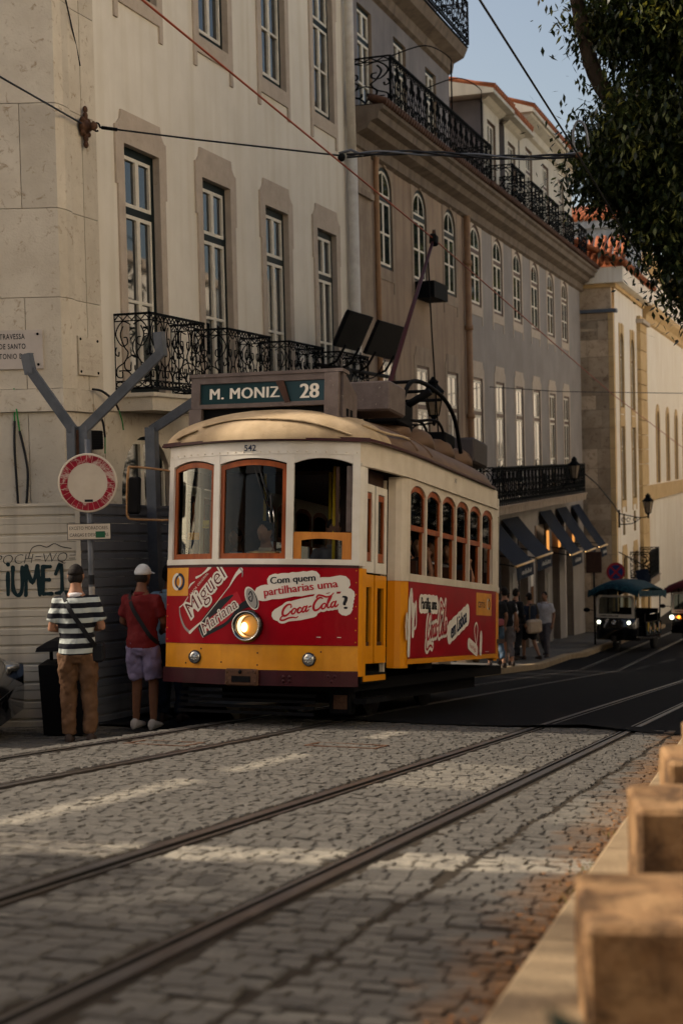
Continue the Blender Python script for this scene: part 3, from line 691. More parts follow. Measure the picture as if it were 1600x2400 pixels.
# ---- cream corner building
XB = -8.6
nb = thing('corner_building', 'cream plastered corner building with stone quoins and iron window balconies', 'building', (-8.6, 15.8, -2.2))
OFF = (8.6, -15.8, 2.2)
WY = (17.1, 19.52, 21.95, 24.4); ww = 1.02
ops = [(y - ww / 2, y + ww / 2, 1.98, 5.23) for y in WY] + [(y - ww / 2 + .02, y + ww / 2 + .06, 7.27, 9.75) for y in WY] + [(16.3, 17.75, -.4, 1.46, .72), (18.7, 20.15, -.4, 1.46, .72), (21.1, 22.55, -.4, 1.46, .72), (23.5, 24.95, -.4, 1.46, .72)]
mb = MB(); facade(mb, XB, 15.81, 25.9, 1.97, 11.0, [o for o in ops if o[2] > 1.5], 'plaster_cream', 'stone_surround'); mb.obj('wall', nb, OFF)
mb = MB(); facade(mb, XB + .012, 15.9, 25.9, -3.4, 1.76, [o for o in ops if o[2] < 1], 'stone_corner', 'stone_surround'); mb.box((XB - .3, 15.9, 1.76), (XB + .05, 25.9, 1.966), 'stone_corner'); mb.obj('ground_floor', nb, OFF)
for y in WY:
    mb = MB(); sur(mb, y, ww, 1.98, 5.23, 'stone_surround', 'plain', XB); mb.obj('window_surround', nb, OFF)
    mb = MB(); sur(mb, y + .04, ww + .04, 7.27, 9.75, 'stone_surround', 'sill', XB); mb.obj('window_surround', nb, OFF)
mb = MB(); mb.box((-8.63, 15.8, 10.75), (-8.2, 25.9, 11.0), 'stone_surround'); mb.obj('cornice', nb, OFF)
w0 = None
for y in WY:
    if w0 is None: w0 = window('window', ww, 3.25, 2, 2.42, 'frame_dark', 'sash_white', parent=nb, loc=(0, y - 15.8, 1.98 + 2.2), fw=.12, sw=.048)
    else: dup(w0, nb, (0, y - 15.8, 4.18))
w0 = None
for y in WY:
    if w0 is None: w0 = window('window', ww + .04, 2.48, 2, 1.68, 'frame_dark', 'sash_white', parent=nb, loc=(0, y + .04 - 15.8, 9.47), fw=.11, sw=.045)
    else: dup(w0, nb, (0, y + .04 - 15.8, 9.47))
w0 = None
for y in (17.02, 19.42, 21.82, 24.22):
    if w0 is None: w0 = window('arched_window', 1.45, 1.86, 1, None, 'frame_dark', 'sash_white', arch=.72, parent=nb, loc=(.0, y - 15.8, 1.8), fw=.06, sw=.05)
    else: dup(w0, nb, (0, y - 15.8, 1.8))
for y in WY: balcony(nb, XB, XB + .5, y - .86, y + .78, 1.76, 1.985, 1.0, 'stone_corner', PAN, 4, OFF)
# quoin and side-street wall, laid block by block (s runs along the side wall, o out of it)
PC = Vector((-8.52, 14.78, 0))
def sw_(s, o, z): v = PC + R0 * s - F0 * o; return (v.x, v.y, z)
zc = [-3.2, -1.9, -.6, .55, 1.72, 1.99, 3.06, 4.1, 5.32, 6.55, 7.4, 8.6, 10.1]
for i, (a, b) in enumerate(zip(zc, zc[1:])):
    band = abs(a - 1.72) < .01
    sx = [-16, -9, -5.2, -3.4, -1.55 if i % 2 else -2.1, -.42 if i % 2 else -.75, -.0]
    for c, d in zip(sx, sx[1:]):
        mb = MB(); g = .004; o_ = (.045 if band else 0) + R.uniform(-.002, .002)
        vs = [sw_(c + g, o_, a + g), sw_(d - (g if d < 0 else 0), o_, a + g), sw_(d - (g if d < 0 else 0), o_, b - g), sw_(c + g, o_, b - g), sw_(c + g, -.14, a + g), sw_(d - (g if d < 0 else 0), -.14, a + g), sw_(d - (g if d < 0 else 0), -.14, b - g), sw_(c + g, -.14, b - g)]
        mb.add(vs, [(0, 1, 2, 3), (0, 4, 5, 1), (1, 5, 6, 2), (2, 6, 7, 3), (3, 7, 4, 0)], 'stone_corner'); mb.obj('stone_block', nb, OFF)
    # rounded arris, then the pilaster on the street side
    q = [(-8.52, 14.78), (-8.50, 14.95), (-8.515, 15.12)] if not band else [(-8.49, 14.73), (-8.455, 14.95), (-8.47, 15.12)]
    for (p0, p1, m_) in ((q[0], q[1], 'stone_corner'), (q[1], q[2], 'stone_corner'), ((q[2][0] - .035, 15.125), ((-8.555 if not band else -8.505), 15.46), 'stone_corner'), ((-8.548 if not band else -8.50, 15.465), (-8.548 if not band else -8.50, 15.815), 'stone_corner')):
        mb = MB(); g = .004
        mb.add([(p0[0], p0[1], a + g), (p1[0], p1[1], a + g), (p1[0], p1[1], b - g), (p0[0], p0[1], b - g), (p0[0] - .16, p0[1], a + g), (p1[0] - .16, p1[1], a + g), (p1[0] - .16, p1[1], b - g), (p0[0] - .16, p0[1], b - g)],
               [(0, 1, 2, 3), (0, 4, 5, 1), (1, 5, 6, 2), (2, 6, 7, 3), (3, 7, 4, 0)], m_); mb.obj('stone_block', nb, OFF)
mb = MB()
v0, v1 = sw_(-16, -.03, 0), sw_(0, -.03, 0)
mb.add([(v0[0], v0[1], -3.3), (v1[0], v1[1], -3.3), (v1[0], v1[1], 10.1), (v0[0], v0[1], 10.1), (-8.64, 15.85, -3.3), (-8.64, 15.85, 10.1), (-23, 25.9, -3.3), (-23, 25.9, 10.1), (-8.9, 25.9, 10.1), (-8.9, 25.9, -3.3)],
       [(0, 1, 2, 3), (1, 4, 5, 2), (0, 3, 7, 6), (6, 7, 8, 9), (3, 2, 5, 8, 7)], 'stone_brown'); mb.obj('core', nb, OFF)
mb = MB(); px, py = -8.47, 25.62
mb.tube([(px, py, 11), (px, py, 6.86)], .085, 'pipe_white', 10); mb.tube([(px, py, 6.9), (px, py, 6.82)], .105, 'pipe_white', 10)
mb.tube([(px, py, 6.86), (px, py, -3.2)], .1, 'pipe_white', 10); mb.tube([(px, py, 3.0), (px, py, 2.92)], .12, 'pipe_white', 10); mb.obj('downpipe', nb, OFF)

# ---- long neighbour: brown part with three bays, grey part with six, under one cornice
def bigcornice(mb, X, y0, y1, z, m):
    prof = [(0, z - .55), (.10, z - .50), (.12, z - .30), (.34, z - .22), (.40, z - .1), (.55, z - .06), (.58, z + .08), (.66, z + .12), (.66, z + .2), (0, z + .2)]
    mb.prism([(X + a, b) for a, b in prof], y0, y1, 'y', m)
def tile_row(mb, X, y0, y1, z, pitch=.17, L=.35, m='tile_old', up=.12):
    y = y0
    while y < y1:
        pts = [(X - L, y, z + up), (X, y, z)]
        mb.tube(pts, .075, m, 6); y += pitch
AX = XB
ba = thing('apartment_building', 'brown stained building with three arched windows behind the tram pole', 'building', (AX, 30, -3.6)); OA = (-AX, -30, 3.6)
AY = (28.02, 30.68, 33.3); AW = 1.08
opsA = [(y - AW / 2, y + AW / 2, 5.0, 7.06, AW / 2 * .85) for y in AY] + [(y - .5, y + .5, -.2, 3.16) for y in AY] + [(y - .75, y + .75, -4.2, -1.0) for y in AY]
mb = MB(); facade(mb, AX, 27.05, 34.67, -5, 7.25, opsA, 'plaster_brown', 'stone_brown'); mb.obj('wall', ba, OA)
mb = MB(); mb.box((AX - .2, 25.92, -4), (AX + .05, 27.04, 7.25), 'stone_brown'); mb.box((AX - .2, 26.0, 6.2), (AX + .12, 27.0, 6.32), 'stone_brown'); mb.obj('pilaster', ba, OA)
for y in AY:
    mb = MB(); sur(mb, y, AW, 5.0, 7.06, 'stone_brown', 'arch', AX, jw=.15, t=.012); mb.obj('window_surround', ba, OA)
    mb = MB(); sur(mb, y, 1.0, -.2, 3.16, 'stone_brown', 'plain', AX, jw=.15, t=.012); mb.obj('window_surround', ba, OA)
mb = MB(); bigcornice(mb, AX, 25.95, 34.67, 7.62, 'stone_dark'); mb.obj('cornice', ba, OA)
mb = MB(); tile_row(mb, AX + .72, 26.0, 34.6, 7.86); stuff(mb.obj('eave_tiles', ba, OA))
w0 = w1 = None
for y in AY:
    if w0 is None:
        w0 = window('arched_window', AW, 2.06, 2, 1.42, 'frame_dark', 'sash_white', arch=AW / 2 * .85, parent=ba, loc=(0, y - 30, 8.6), fw=.075, sw=.05, sb=.030, fd=.010, sd_=.008)
        w1 = window('window', 1.0, 3.36, 2, 2.45, 'frame_brown', 'sash_white', parent=ba, loc=(0, y - 30, 3.4), fw=.06, sw=.065, sb=.030, fd=.010, sd_=.008)
    else: dup(w0, ba, (0, y - 30, 8.6)); dup(w1, ba, (0, y - 30, 3.4))
mb = MB(); mb.tube([(AX + .12, 27.2, 7.1), (AX + .1, 27.2, 6.95), (AX + .1, 27.2, -4)], .06, 'pipe_brown', 8); mb.obj('downpipe', ba, OA)
mb = MB(); mb.tube([(AX + .1, 34.66, 7.1), (AX + .1, 34.66, -4.2)], .085, 'pipe_brown', 8)
for z in (6.0, 4.4, 2.2): mb.tube([(AX + .1, 34.66, z), (AX + .1, 34.66, z - .12)], .11, 'pipe_brown', 8)
mb.obj('downpipe', ba, OA)
mb = MB(); mb.box((AX, 30.15, 4.62), (AX + .45, 31.3, 4.66), 'iron'); mb.box((AX + .41, 30.15, 4.66), (AX + .45, 31.3, 4.98), 'iron'); mb.box((AX, 30.15, 4.66), (AX + .41, 30.19, 4.98), 'iron'); mb.box((AX, 31.26, 4.66), (AX + .41, 31.3, 4.98), 'iron'); mb.obj('window_box', ba, OA)
# attic floor of the brown part, set back behind its long balcony
XT = AX - .42
opsT = [(y - .48, y + .48, 7.9, 10.42) for y in (28.3, 30.85, 33.45)]
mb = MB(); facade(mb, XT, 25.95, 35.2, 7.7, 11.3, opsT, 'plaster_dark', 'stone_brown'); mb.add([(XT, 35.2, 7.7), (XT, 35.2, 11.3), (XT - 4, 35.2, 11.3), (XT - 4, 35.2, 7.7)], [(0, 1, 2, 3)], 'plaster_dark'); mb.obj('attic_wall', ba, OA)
w0 = None
for y in (28.3, 30.85, 33.45):
    if w0 is None: w0 = window('window', .96, 2.52, 2, 1.85, 'frame_dark', 'sash_white', parent=ba, loc=(XT - AX, y - 30, 11.5), fw=.09, sw=.05)
    else: dup(w0, ba, (XT - AX, y - 30, 11.5))
mb = MB(); prof = [(0, 10.75), (.1, 10.8), (.14, 11.02), (.4, 11.14), (.5, 11.35), (0, 11.35)]; mb.prism([(XT + a, b) for a, b in prof], 25.95, 35.2, 'y', 'stone_dark'); mb.obj('attic_cornice', ba, OA)
balcony(ba, XT, AX + .62, 26.6, 35.2, 7.8, 7.84, 1.05, 'stone_brown', PANF, 17, OA, slab=False)
balcony(ba, XT - .5, XT + .52, 27.0, 35.2, 11.36, 11.4, 1.1, 'stone_brown', PANF, 16, OA, slab=False)
mb = MB(); mb.box((XT - 4, 25.95, 11.35), (XT - .3, 35.15, 12.5), 'plaster_dark'); mb.obj('upper_wall', ba, OA)
mb = MB()
for y in (31.0, 33.9):
    mb.tube(spline([(XT, y - .9, 9.9), (XT + .6, y - .2, 10.25), (XT + 1.0, y + .35, 10.1), (XT + 1.02, y + .45, 9.9)], 5), .014, 'iron', 4)
    mb.tube([(XT + 1.02, y + .45, 9.95), (XT + 1.02, y + .45, 8.9)], .018, 'iron', 4)
mb.obj('lamp_hooks', ba, OA)

bb = thing('apartment_building', 'long grey building with six arched windows, dormers above and blue awnings below', 'building', (AX, 43, -4.8)); OB = (-AX, -43, 4.8)
BY = [35.88 + 2.58 * k for k in range(6)]; BW = 1.12
opsB = [(y - BW / 2, y + BW / 2, 5.0, 7.08, BW / 2 * .85) for y in BY] + [(y - .5, y + .5, -.2, 3.16) for y in BY] + [(y - .72, y + .72, -6.5, -1.0) for y in BY]
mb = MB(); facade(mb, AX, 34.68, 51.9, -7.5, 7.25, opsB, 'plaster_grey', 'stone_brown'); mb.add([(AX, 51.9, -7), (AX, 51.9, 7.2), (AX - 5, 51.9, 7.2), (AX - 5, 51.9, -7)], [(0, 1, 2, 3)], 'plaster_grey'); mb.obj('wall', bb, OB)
for y in BY:
    mb = MB(); sur(mb, y, BW, 5.0, 7.08, 'stone_surround', 'arch', AX, jw=.15, t=.012); mb.obj('window_surround', bb, OB)
    mb = MB(); sur(mb, y, 1.0, -.2, 3.16, 'stone_surround', 'plain', AX, jw=.15, t=.012); mb.obj('window_surround', bb, OB)
mb = MB(); bigcornice(mb, AX, 34.68, 52.3, 7.62, 'stone_dark'); mb.obj('cornice', bb, OB)
mb = MB(); tile_row(mb, AX + .74, 34.8, 52.6, 7.88, L=.9, up=.3); stuff(mb.obj('eave_tiles', bb, OB))
w0 = w1 = w2 = None
for i, y in enumerate(BY):
    if w0 is None:
        w0 = window('arched_window', BW, 2.08, 2, 1.40, 'frame_brown', 'sash_white', arch=BW / 2 * .85, parent=bb, loc=(0, y - 43, 9.8), fw=.075, sw=.055, sb=.030, fd=.010, sd_=.008)
        w1 = window('window', 1.0, 3.36, 2, 2.45, 'frame_brown', 'sash_white', parent=bb, loc=(0, y - 43, 4.6), fw=.07, sw=.06, sb=.030, fd=.010, sd_=.008)
    else: dup(w0, bb, (0, y - 43, 9.8)); dup(w1, bb, (0, y - 43, 4.6))
balcony(bb, AX, AX + .6, 34.75, 48.7, -.38, -.14, .98, 'stone_brown', PANF, 28, OB, bars=56)
# attic of the grey part: two low dormers under tiled roofs, then a taller plastered block
def tiled_roof(mb, X0, X1, y0, y1, z0, z1, pitch=.2):
    y = y0
    while y <= y1:
        n = 6; pts = [(X0 + (X1 - X0) * i / n, y, z0 + (z1 - z0) * i / n) for i in range(n + 1)]
        mb.tube(pts, [.095 - .02 * (i % 2) for i in range(n + 1)], 'tile_clay', 6); y += pitch
    mb.prism([(X0 - .02, z0 - .06), (X1, z1 - .06), (X1, z0 - .17), (X0 - .02, z0 - .17)], y0 - .12, y1 + .12, 'y', 'plaster_attic')
XD = AX - .1
for (y0, y1, z1, yc) in ((37.0, 39.7, 10.68, 38.5), (39.7, 42.3, 10.62, 41.1)):
    mb = MB(); facade(mb, XD, yc - .95, yc + .95, 7.7, z1, [(yc - .5, yc + .5, 7.9, z1 - .42)], 'plaster_attic', 'stone_brown')
    for yy in (yc - .95, yc + .95): mb.add([(XD, yy, 7.7), (XD, yy, z1), (XD - 4, yy, z1), (XD - 4, yy, 7.7)], [(0, 1, 2, 3)], 'plaster_dark')
    mb.prism([(XD, z1 - .1), (XD + .1, z1 - .05), (XD + .3, z1 + .12), (XD, z1 + .12)], yc - 1.1, yc + 1.1, 'y', 'plaster_attic'); mb.obj('dormer', bb, OB)
    mb = MB(); tiled_roof(mb, XD + .42, XD - 2.8, yc - 1.3, yc + 1.3, z1 + .2, z1 + 1.0); stuff(mb.obj('dormer_roof', bb, OB))
    window('window', 1.0, z1 - .42 - 7.9, 2, None, 'frame_brown', 'sash_white', parent=bb, loc=(XD - AX, yc - 43, 12.7), fw=.07)
mb = MB(); facade(mb, XD, 42.2, 51.2, 7.7, 11.0, [(y - .5, y + .5, 7.9, 10.55) for y in (43.6, 46.3, 49.1)], 'plaster_attic', 'stone_brown')
for yy in (42.2, 51.2): mb.add([(XD, yy, 7.7), (XD, yy, 11), (XD - 5, yy, 13), (XD - 5, yy, 7.7)], [(0, 1, 2, 3)], 'plaster_dark')
mb.prism([(XD, 10.85), (XD + .12, 10.9), (XD + .16, 11.1), (XD + .4, 11.22), (XD + .45, 11.4), (XD, 11.4)], 42.0, 51.4, 'y', 'plaster_attic'); mb.obj('attic_wall', bb, OB)
mb = MB(); tiled_roof(mb, XD + .52, XD - 4.5, 42.0, 51.4, 11.45, 13.2, .22); stuff(mb.obj('attic_roof', bb, OB))
w0 = None
for y in (43.6, 46.3, 49.1):
    if w0 is None: w0 = window('window', 1.0, 2.65, 2, 1.95, 'frame_brown', 'sash_white', parent=bb, loc=(XD - AX, y - 43, 12.7), fw=.07)
    else: dup(w0, bb, (XD - AX, y - 43, 12.7))
for y in (38.5, 41.1, 43.7, 46.4, 49.0): balcony(bb, XD, AX + .62, y - .78, y + .85, 7.86, 7.9, 1.02, 'stone_brown', PANF, 3, OB, slab=False)
mb = MB(); mb.add([(XD, 36.0, 8.0), (XD, 42.3, 8.0), (XD - 4, 42.3, 11.3), (XD - 4, 36.0, 11.3)], [(0, 1, 2, 3)], 'tile_clay'); mb.obj('roof', bb, OB)
# shop fronts under the awnings: dark openings with a lit lining and posters
mb = MB()
for i, y in enumerate(BY): mb.box((AX - .6, y - .72, -6.6), (AX - .5, y + .72, -1.0), 'shop_dark')
for y in (44.9, 46.9, 49.6): mb.box((AX + .0, y - .14, -1.9), (AX + .03, y + .14, -1.25), 'shop_warm')
mb.obj('shop_front', bb, OB)
for i, (y, z0, z1, m_) in enumerate(((37.15, -3.2, -2.3, 'ink_white'), (39.7, -3.6, -2.2, 'ink_grey'), (39.7, -3.3, -2.9, 'dry_leaf'), (42.3, -4.2, -2.3, 'ink_white'), (42.3, -3.4, -2.8, 'dry_leaf'), (44.9, -3.9, -2.6, 'ink_grey'))):
    mb = MB(); mb.box((AX, y - .18, z0), (AX + .012 + .004 * (i % 3), y + .18, z1), m_); mb.obj('poster', bb, OB)

# ---- stone pier building and the pale building beyond
XC = -7.44; YC = 52.2
bc = thing('stone_fronted_building', 'pale building whose rough stone end wall juts out into the street', 'building', (XC, YC, -6)); OC = (-XC, -YC, 6)
mb = MB(); mb.box((XC - 2.3, YC + .02, -8), (XC - .03, YC + .28, 6.3), 'stone_brown'); mb.obj('core', bc, OC)
z = -7.0; i = 0
while z < 6.3:
    h = R.uniform(.5, .75); cut = R.choice((.35, .42, .55, .62)) if True else 0
    xs_ = [XC - 1.75, XC - 1.2 + .9 * cut * (i % 2) + .3 * R.random(), XC - .22, XC]
    xs_ = [XC - 2.3, XC - 1.32 + (.0), XC - .75 + R.uniform(-.3, .3), XC - .2, XC]
    for a, b in zip(xs_, xs_[1:]):
        mb = MB(); pr = R.uniform(0, .03)
        mb.box((a + .006, YC - pr, z + .008), (b - .006, YC + .3, min(z + h, 6.3) - .008), 'stone_pier' if b < XC else 'stone_yellow'); mb.obj('stone_block', bc, OC)
    z += h; i += 1
mb = MB(); mb.box((XC - 2.3, YC - .12, 6.3), (XC + .12, YC + .3, 6.42), 'stone_bluecap'); mb.box((XC - 2.3, YC + .0, 6.42), (XC - .08, YC + .3, 7.2), 'stone_pier'); mb.box((XC - 2.3, YC - .1, 7.2), (XC + .1, YC + 8.4, 7.34), 'stone_yellow'); mb.box((XC - 2.6, YC - .3, 7.34), (XC + .4, YC + 8.6, 7.9), 'plaster_warm'); mb.obj('coping', bc, OC)
opsC = []
for y in (54.1, 57.2): opsC += [(y - .5, y + .5, 2.9, 5.7, .35), (y - .5, y + .5, -.6, 2.2), (y - .3, y + .3, -1.9, -1.1), (y - .5, y + .5, -7, -2.6)]
for o in [o for o in opsC if o[2] == -7]: opsC.remove(o)
for y in (54.1, 57.2): opsC.append((y - .5, y + .5, -6.2, -2.7))
mb = MB(); facade(mb, XC, YC + .3, 60.6, -8, 7.2, opsC, 'plaster_warm', 'stone_yellow'); mb.obj('wall', bc, OC)
for y in (54.1, 57.2):
    for a_ in ((2.9, 5.7, 'arch'), (-.6, 2.2, 'sill'), (-6.2, -2.7, 'plain')): mb = MB(); sur(mb, y, 1.0, a_[0], a_[1], 'stone_yellow', a_[2], XC, jw=.13); mb.obj('window_surround', bc, OC)
for y in (54.1, 57.2):
    window('arched_window', 1.0, 2.8, 2, 1.9, 'frame_brown', 'sash_white', arch=.35, parent=bc, loc=(0, y - YC, 8.9)); window('window', 1.0, 2.8, 2, 1.95, 'frame_brown', 'sash_white', parent=bc, loc=(0, y - YC, 5.4))
    window('window', 1.0, 3.5, 2, 2.6, 'frame_dark', 'frame_brown', parent=bc, loc=(0, y - YC, -.2)); mb = MB(); mb.box((XC - .12, y - .3, -1.9), (XC - .1, y + .3, -1.1), 'iron'); mb.obj('vent_panel', bc, OC)
z = -7.6
while z < 6.4:
    h = R.uniform(.55, .9); mb = MB(); mb.bbox((XC - .1, 58.7, z + .01), (XC + .16, 60.75, z + h - .01), .012, 'stone_yellow'); mb.obj('pilaster_block', bc, OC); z += h
mb = MB(); mb.box((XC - .1, 58.5, 6.45), (XC + .3, 60.9, 6.6), 'stone_surround'); mb.obj('pilaster_cap', bc, OC)
balcony(bc, XC, XC + .75, 55.6, 58.6, -4.0, -3.7, 1.05, 'stone_brown', PANF, 6, OC, bars=30)
mb = MB(); y = YC - .5
while y < 61:
    mb.tube([(XC + .55, y, 8.0), (XC - 1.0, y, 8.75), (XC - 2.4, y, 9.4)], .1, 'tile_clay', 6); y += .25
x = XC - 3.6
while x < XC + .5:
    mb.tube([(x, YC - .45, 8.0), (x - .1, YC + .9, 8.75), (x - .2, YC + 2.0, 9.3)], .1, 'tile_clay', 6); x += .25
stuff(mb.obj('roof_tiles', bc, OC))

XE = -7.44
bd = thing('church_side', 'tall pale wall with a row of narrow slit windows at the far right', 'building', (XE, 70, -7)); OD = (-XE, -70, 7)
slits = [(y - .42, y + .42, -.15, 3.1, .42) for y in (65.45, 69.5, 73.4, 77.4)]
mb = MB(); facade(mb, XE, 60.8, 90, -9, 9.6, slits, 'plaster_warm', 'stone_brown', .4); mb.obj('wall', bd, OD)
for a, b, c, d, r in slits:
    mb = MB(); i_ = arc(a, b, d - r, r); o_ = arc(a - .25, b + .25, d - r, r + .28)
    for k in range(12): mb.prism([i_[k], i_[k + 1], o_[k + 1], o_[k]], XE, XE + .05, 'x', 'stone_yellow')
    mb.box((XE, a - .25, c), (XE + .05, a, d - r), 'stone_yellow'); mb.box((XE, b, c), (XE + .05, b + .25, d - r), 'stone_yellow'); mb.obj('window_surround', bd, OD)
for a, b, c, d, r in slits:
    mb = MB(); mb.box((XE - .42, a, c), (XE - .38, b, d), 'frame_brown'); mb.obj('slit_window', bd, OD)
mb = MB(); mb.box((XE - .02, 60.8, -.85), (XE + .12, 90, -.2), 'stone_yellow')
prof = [(0, 6.7), (.12, 6.75), (.16, 7.0), (.4, 7.2), (.44, 7.42), (0, 7.42)]; mb.prism([(XE + a, b) for a, b in prof], 60.8, 90, 'y', 'stone_yellow')
prof = [(0, 9.0), (.16, 9.1), (.4, 9.3), (.4, 9.6), (0, 9.6)]; mb.prism([(XE + a, b) for a, b in prof], 60.8, 90, 'y', 'stone_yellow'); mb.obj('string_courses', bd, OD)

be = thing('rear_house', 'stained blue grey house with an orange tiled roof above the far eaves', 'building', (-11, 72, -6)); OE = (11, -72, 6)
mb = MB(); mb.box((-20, 70, -7), (-9.6, 80, 12.2), 'plaster_bluegrey'); mb.box((-20.2, 69.8, 12.2), (-9.4, 80.2, 12.6), 'plaster_bluegrey'); mb.obj('wall', be, OE)
mb = MB()
x = -20.0
while x < -9.3:
    mb.tube([(x, 69.7, 12.65), (x, 75, 14.1)], .13, 'tile_clay', 6); x += .26
stuff(mb.obj('roof_tiles', be, OE))

# ---- houses across the street (out of frame): they face the sun and fill the shade with warm light
for (y0, y1, h, lab) in ((30, 66, 10, 'unseen sunlit cream house across the street farther down'), (-22, 26, 17, 'unseen long cream house to the right of the camera')):
    t = thing('unseen_house', lab, 'building', (11.5, (y0 + y1) / 2, -6)); OO = (-11.5, -(y0 + y1) / 2, 6)
    mb = MB(); mb.box((11.5, y0, -8), (19, y1, h), 'plaster_opposite'); mb.box((11.2, y0, h), (19, y1, h + .4), 'stone_surround'); mb.obj('wall', t, OO)
    y = y0 + 1.6
    while y < y1 - 1:
        for z in (-3, 1, 5):
            mb = MB(); mb.box((11.44, y - .5, z), (11.5, y + .5, z + 2), 'frame_dark'); mb.obj('window', t, OO)
        y += 2.6

t = thing('unseen_house', 'unseen plain house added behind the camera to block sky light', 'building', (0, -16, 2)); mb = MB(); mb.box((-9, -24, -1), (11, -16, 13), 'plaster_brown'); mb.obj('wall', t, (0, 16, -2))  # added out of view, cuts the sky light from behind

t = thing('unseen_house', 'unseen sunlit cream house at the bend farther down the street', 'building', (5, 95, -8)); mb = MB(); mb.box((3.0, 63, -9), (10, 125, 9.8), 'plaster_opposite'); mb.obj('wall', t, (-5, -95, 8))
# ---------------------------------------------------------------- the tram
TH = math.atan(.12)
tram = thing('tram', 'old red, yellow and cream tram number 28 with a headlight on its curved front', 'tram', (-5.52, 12.95, -.12 * 12.95 + .004), (-TH, 0, 0))
HW = 1.05
def bow(x): return .30 * (x / HW) ** 2
def path_front(x0, x1, n=9, off=0): return [(x, bow(x) + off) for x in lin(x0, x1, n)]
def strip(mb, path, zlo, zhi, th, m, out=0.0):
    """a curved wall panel along a plan path; zlo / zhi may vary along it; th is its thickness inwards"""
    n = len(path); P = [Vector(p) for p in path]; vs = []
    for i in range(n):
        d = (P[min(i + 1, n - 1)] - P[max(i - 1, 0)]).normalized(); nn = Vector((d.y, -d.x))
        a = P[i] + nn * out; b = P[i] + nn * (out - th)
        lo = zlo(P[i]) if callable(zlo) else zlo; hi = zhi(P[i]) if callable(zhi) else zhi
        vs += [(a.x, a.y, lo), (a.x, a.y, hi), (b.x, b.y, hi), (b.x, b.y, lo)]
    fs = []
    for i in range(n - 1):
        for k in range(4): fs.append((4 * i + k, 4 * i + (k + 1) % 4, 4 * i + 4 + (k + 1) % 4, 4 * i + 4 + k))
    fs += [(0, 1, 2, 3), (4 * n - 4, 4 * n - 1, 4 * n - 2, 4 * n - 3)]
    mb.add(vs, fs, m)
def tp(mb, name, parent=tram): return mb.obj(name, parent)
def fr(u, v, off=0): return (u, bow(u) - .006 - .0008 - off, v)
def sr(u, v, off=0): return (1.2062 + off, u, v)

# front: bumper, apron, advert panel, sill
mb = MB(); strip(mb, path_front(-HW, HW, 15), .40, .545, .1, 'tram_maroon', .03); strip(mb, path_front(-HW, HW, 15), .545, .553, .09, 'tram_maroon', .022); BUMP = tp(mb, 'bumper')
mb = MB(); strip(mb, path_front(-HW, HW, 15), .553, .80, .04, 'tram_yellow', .0); APR = tp(mb, 'apron')
mb = MB(); strip(mb, path_front(-HW, HW, 21), .802, 1.575, .04, 'tram_red', .006); RED = tp(mb, 'front_panel')
mb = MB(); strip(mb, path_front(-HW, HW, 15), 1.576, 1.602, .05, 'tram_maroon', .012); strip(mb, path_front(-HW, HW, 15), 1.603, 1.658, .07, 'tram_white', .012); tp(mb, 'front_sill')
for x in (-.40, .40): mb = MB(); strip(mb, path_front(x - .036, x + .036, 3), 1.659, 2.70, .06, 'tram_white', .004); tp(mb, 'window_pillar')
for s in (-1, 1): mb = MB(); strip(mb, path_front(min(s * .985, s * HW), max(s * .985, s * HW), 3), 1.659, 2.70, .06, 'tram_white', .004); tp(mb, 'window_pillar')
WIN = ((-.99, -.437), (-.363, .363), (.437, .99))
def topz(p):
    for a, b in WIN:
        if a <= p.x <= b:
            c, h = (a + b) / 2, (b - a) / 2
            return 2.62 + .055 * (1 - ((p.x - c) / h) ** 2)
    return 2.615
mb = MB(); strip(mb, path_front(-HW, HW, 61), topz, 2.84, .05, 'tram_white', .0); HEAD = tp(mb, 'front_header')
mb = MB(); strip(mb, path_front(-HW, HW, 15), 2.712, 2.724, .02, 'tram_white', .006); tp(mb, 'header_bead')
# rivets and screws in the sheet metal
mb = MB()
for i in range(23):
    x = -1.02 + 2.04 * i / 22
    for z in (2.735,): mb.ell((x, bow(x) - .004, z), (.008, .005, .008), 'tram_cream', 6, 4)
for s in (-1, 1):
    for z in lin(.6, 1.55, 9): mb.ell((s * 1.03, bow(1.03) - .008, z), (.007, .005, .007), 'tram_orange', 6, 4)
for x, z in ((-.55, .75), (.1, .72), (.1, .6), (.72, .74), (-.75, .6), (-.3, .62)): mb.ell((x, bow(x) - .002, z), (.009, .004, .009), 'tram_maroon', 6, 4)
stuff(tp(mb, 'rivets'))
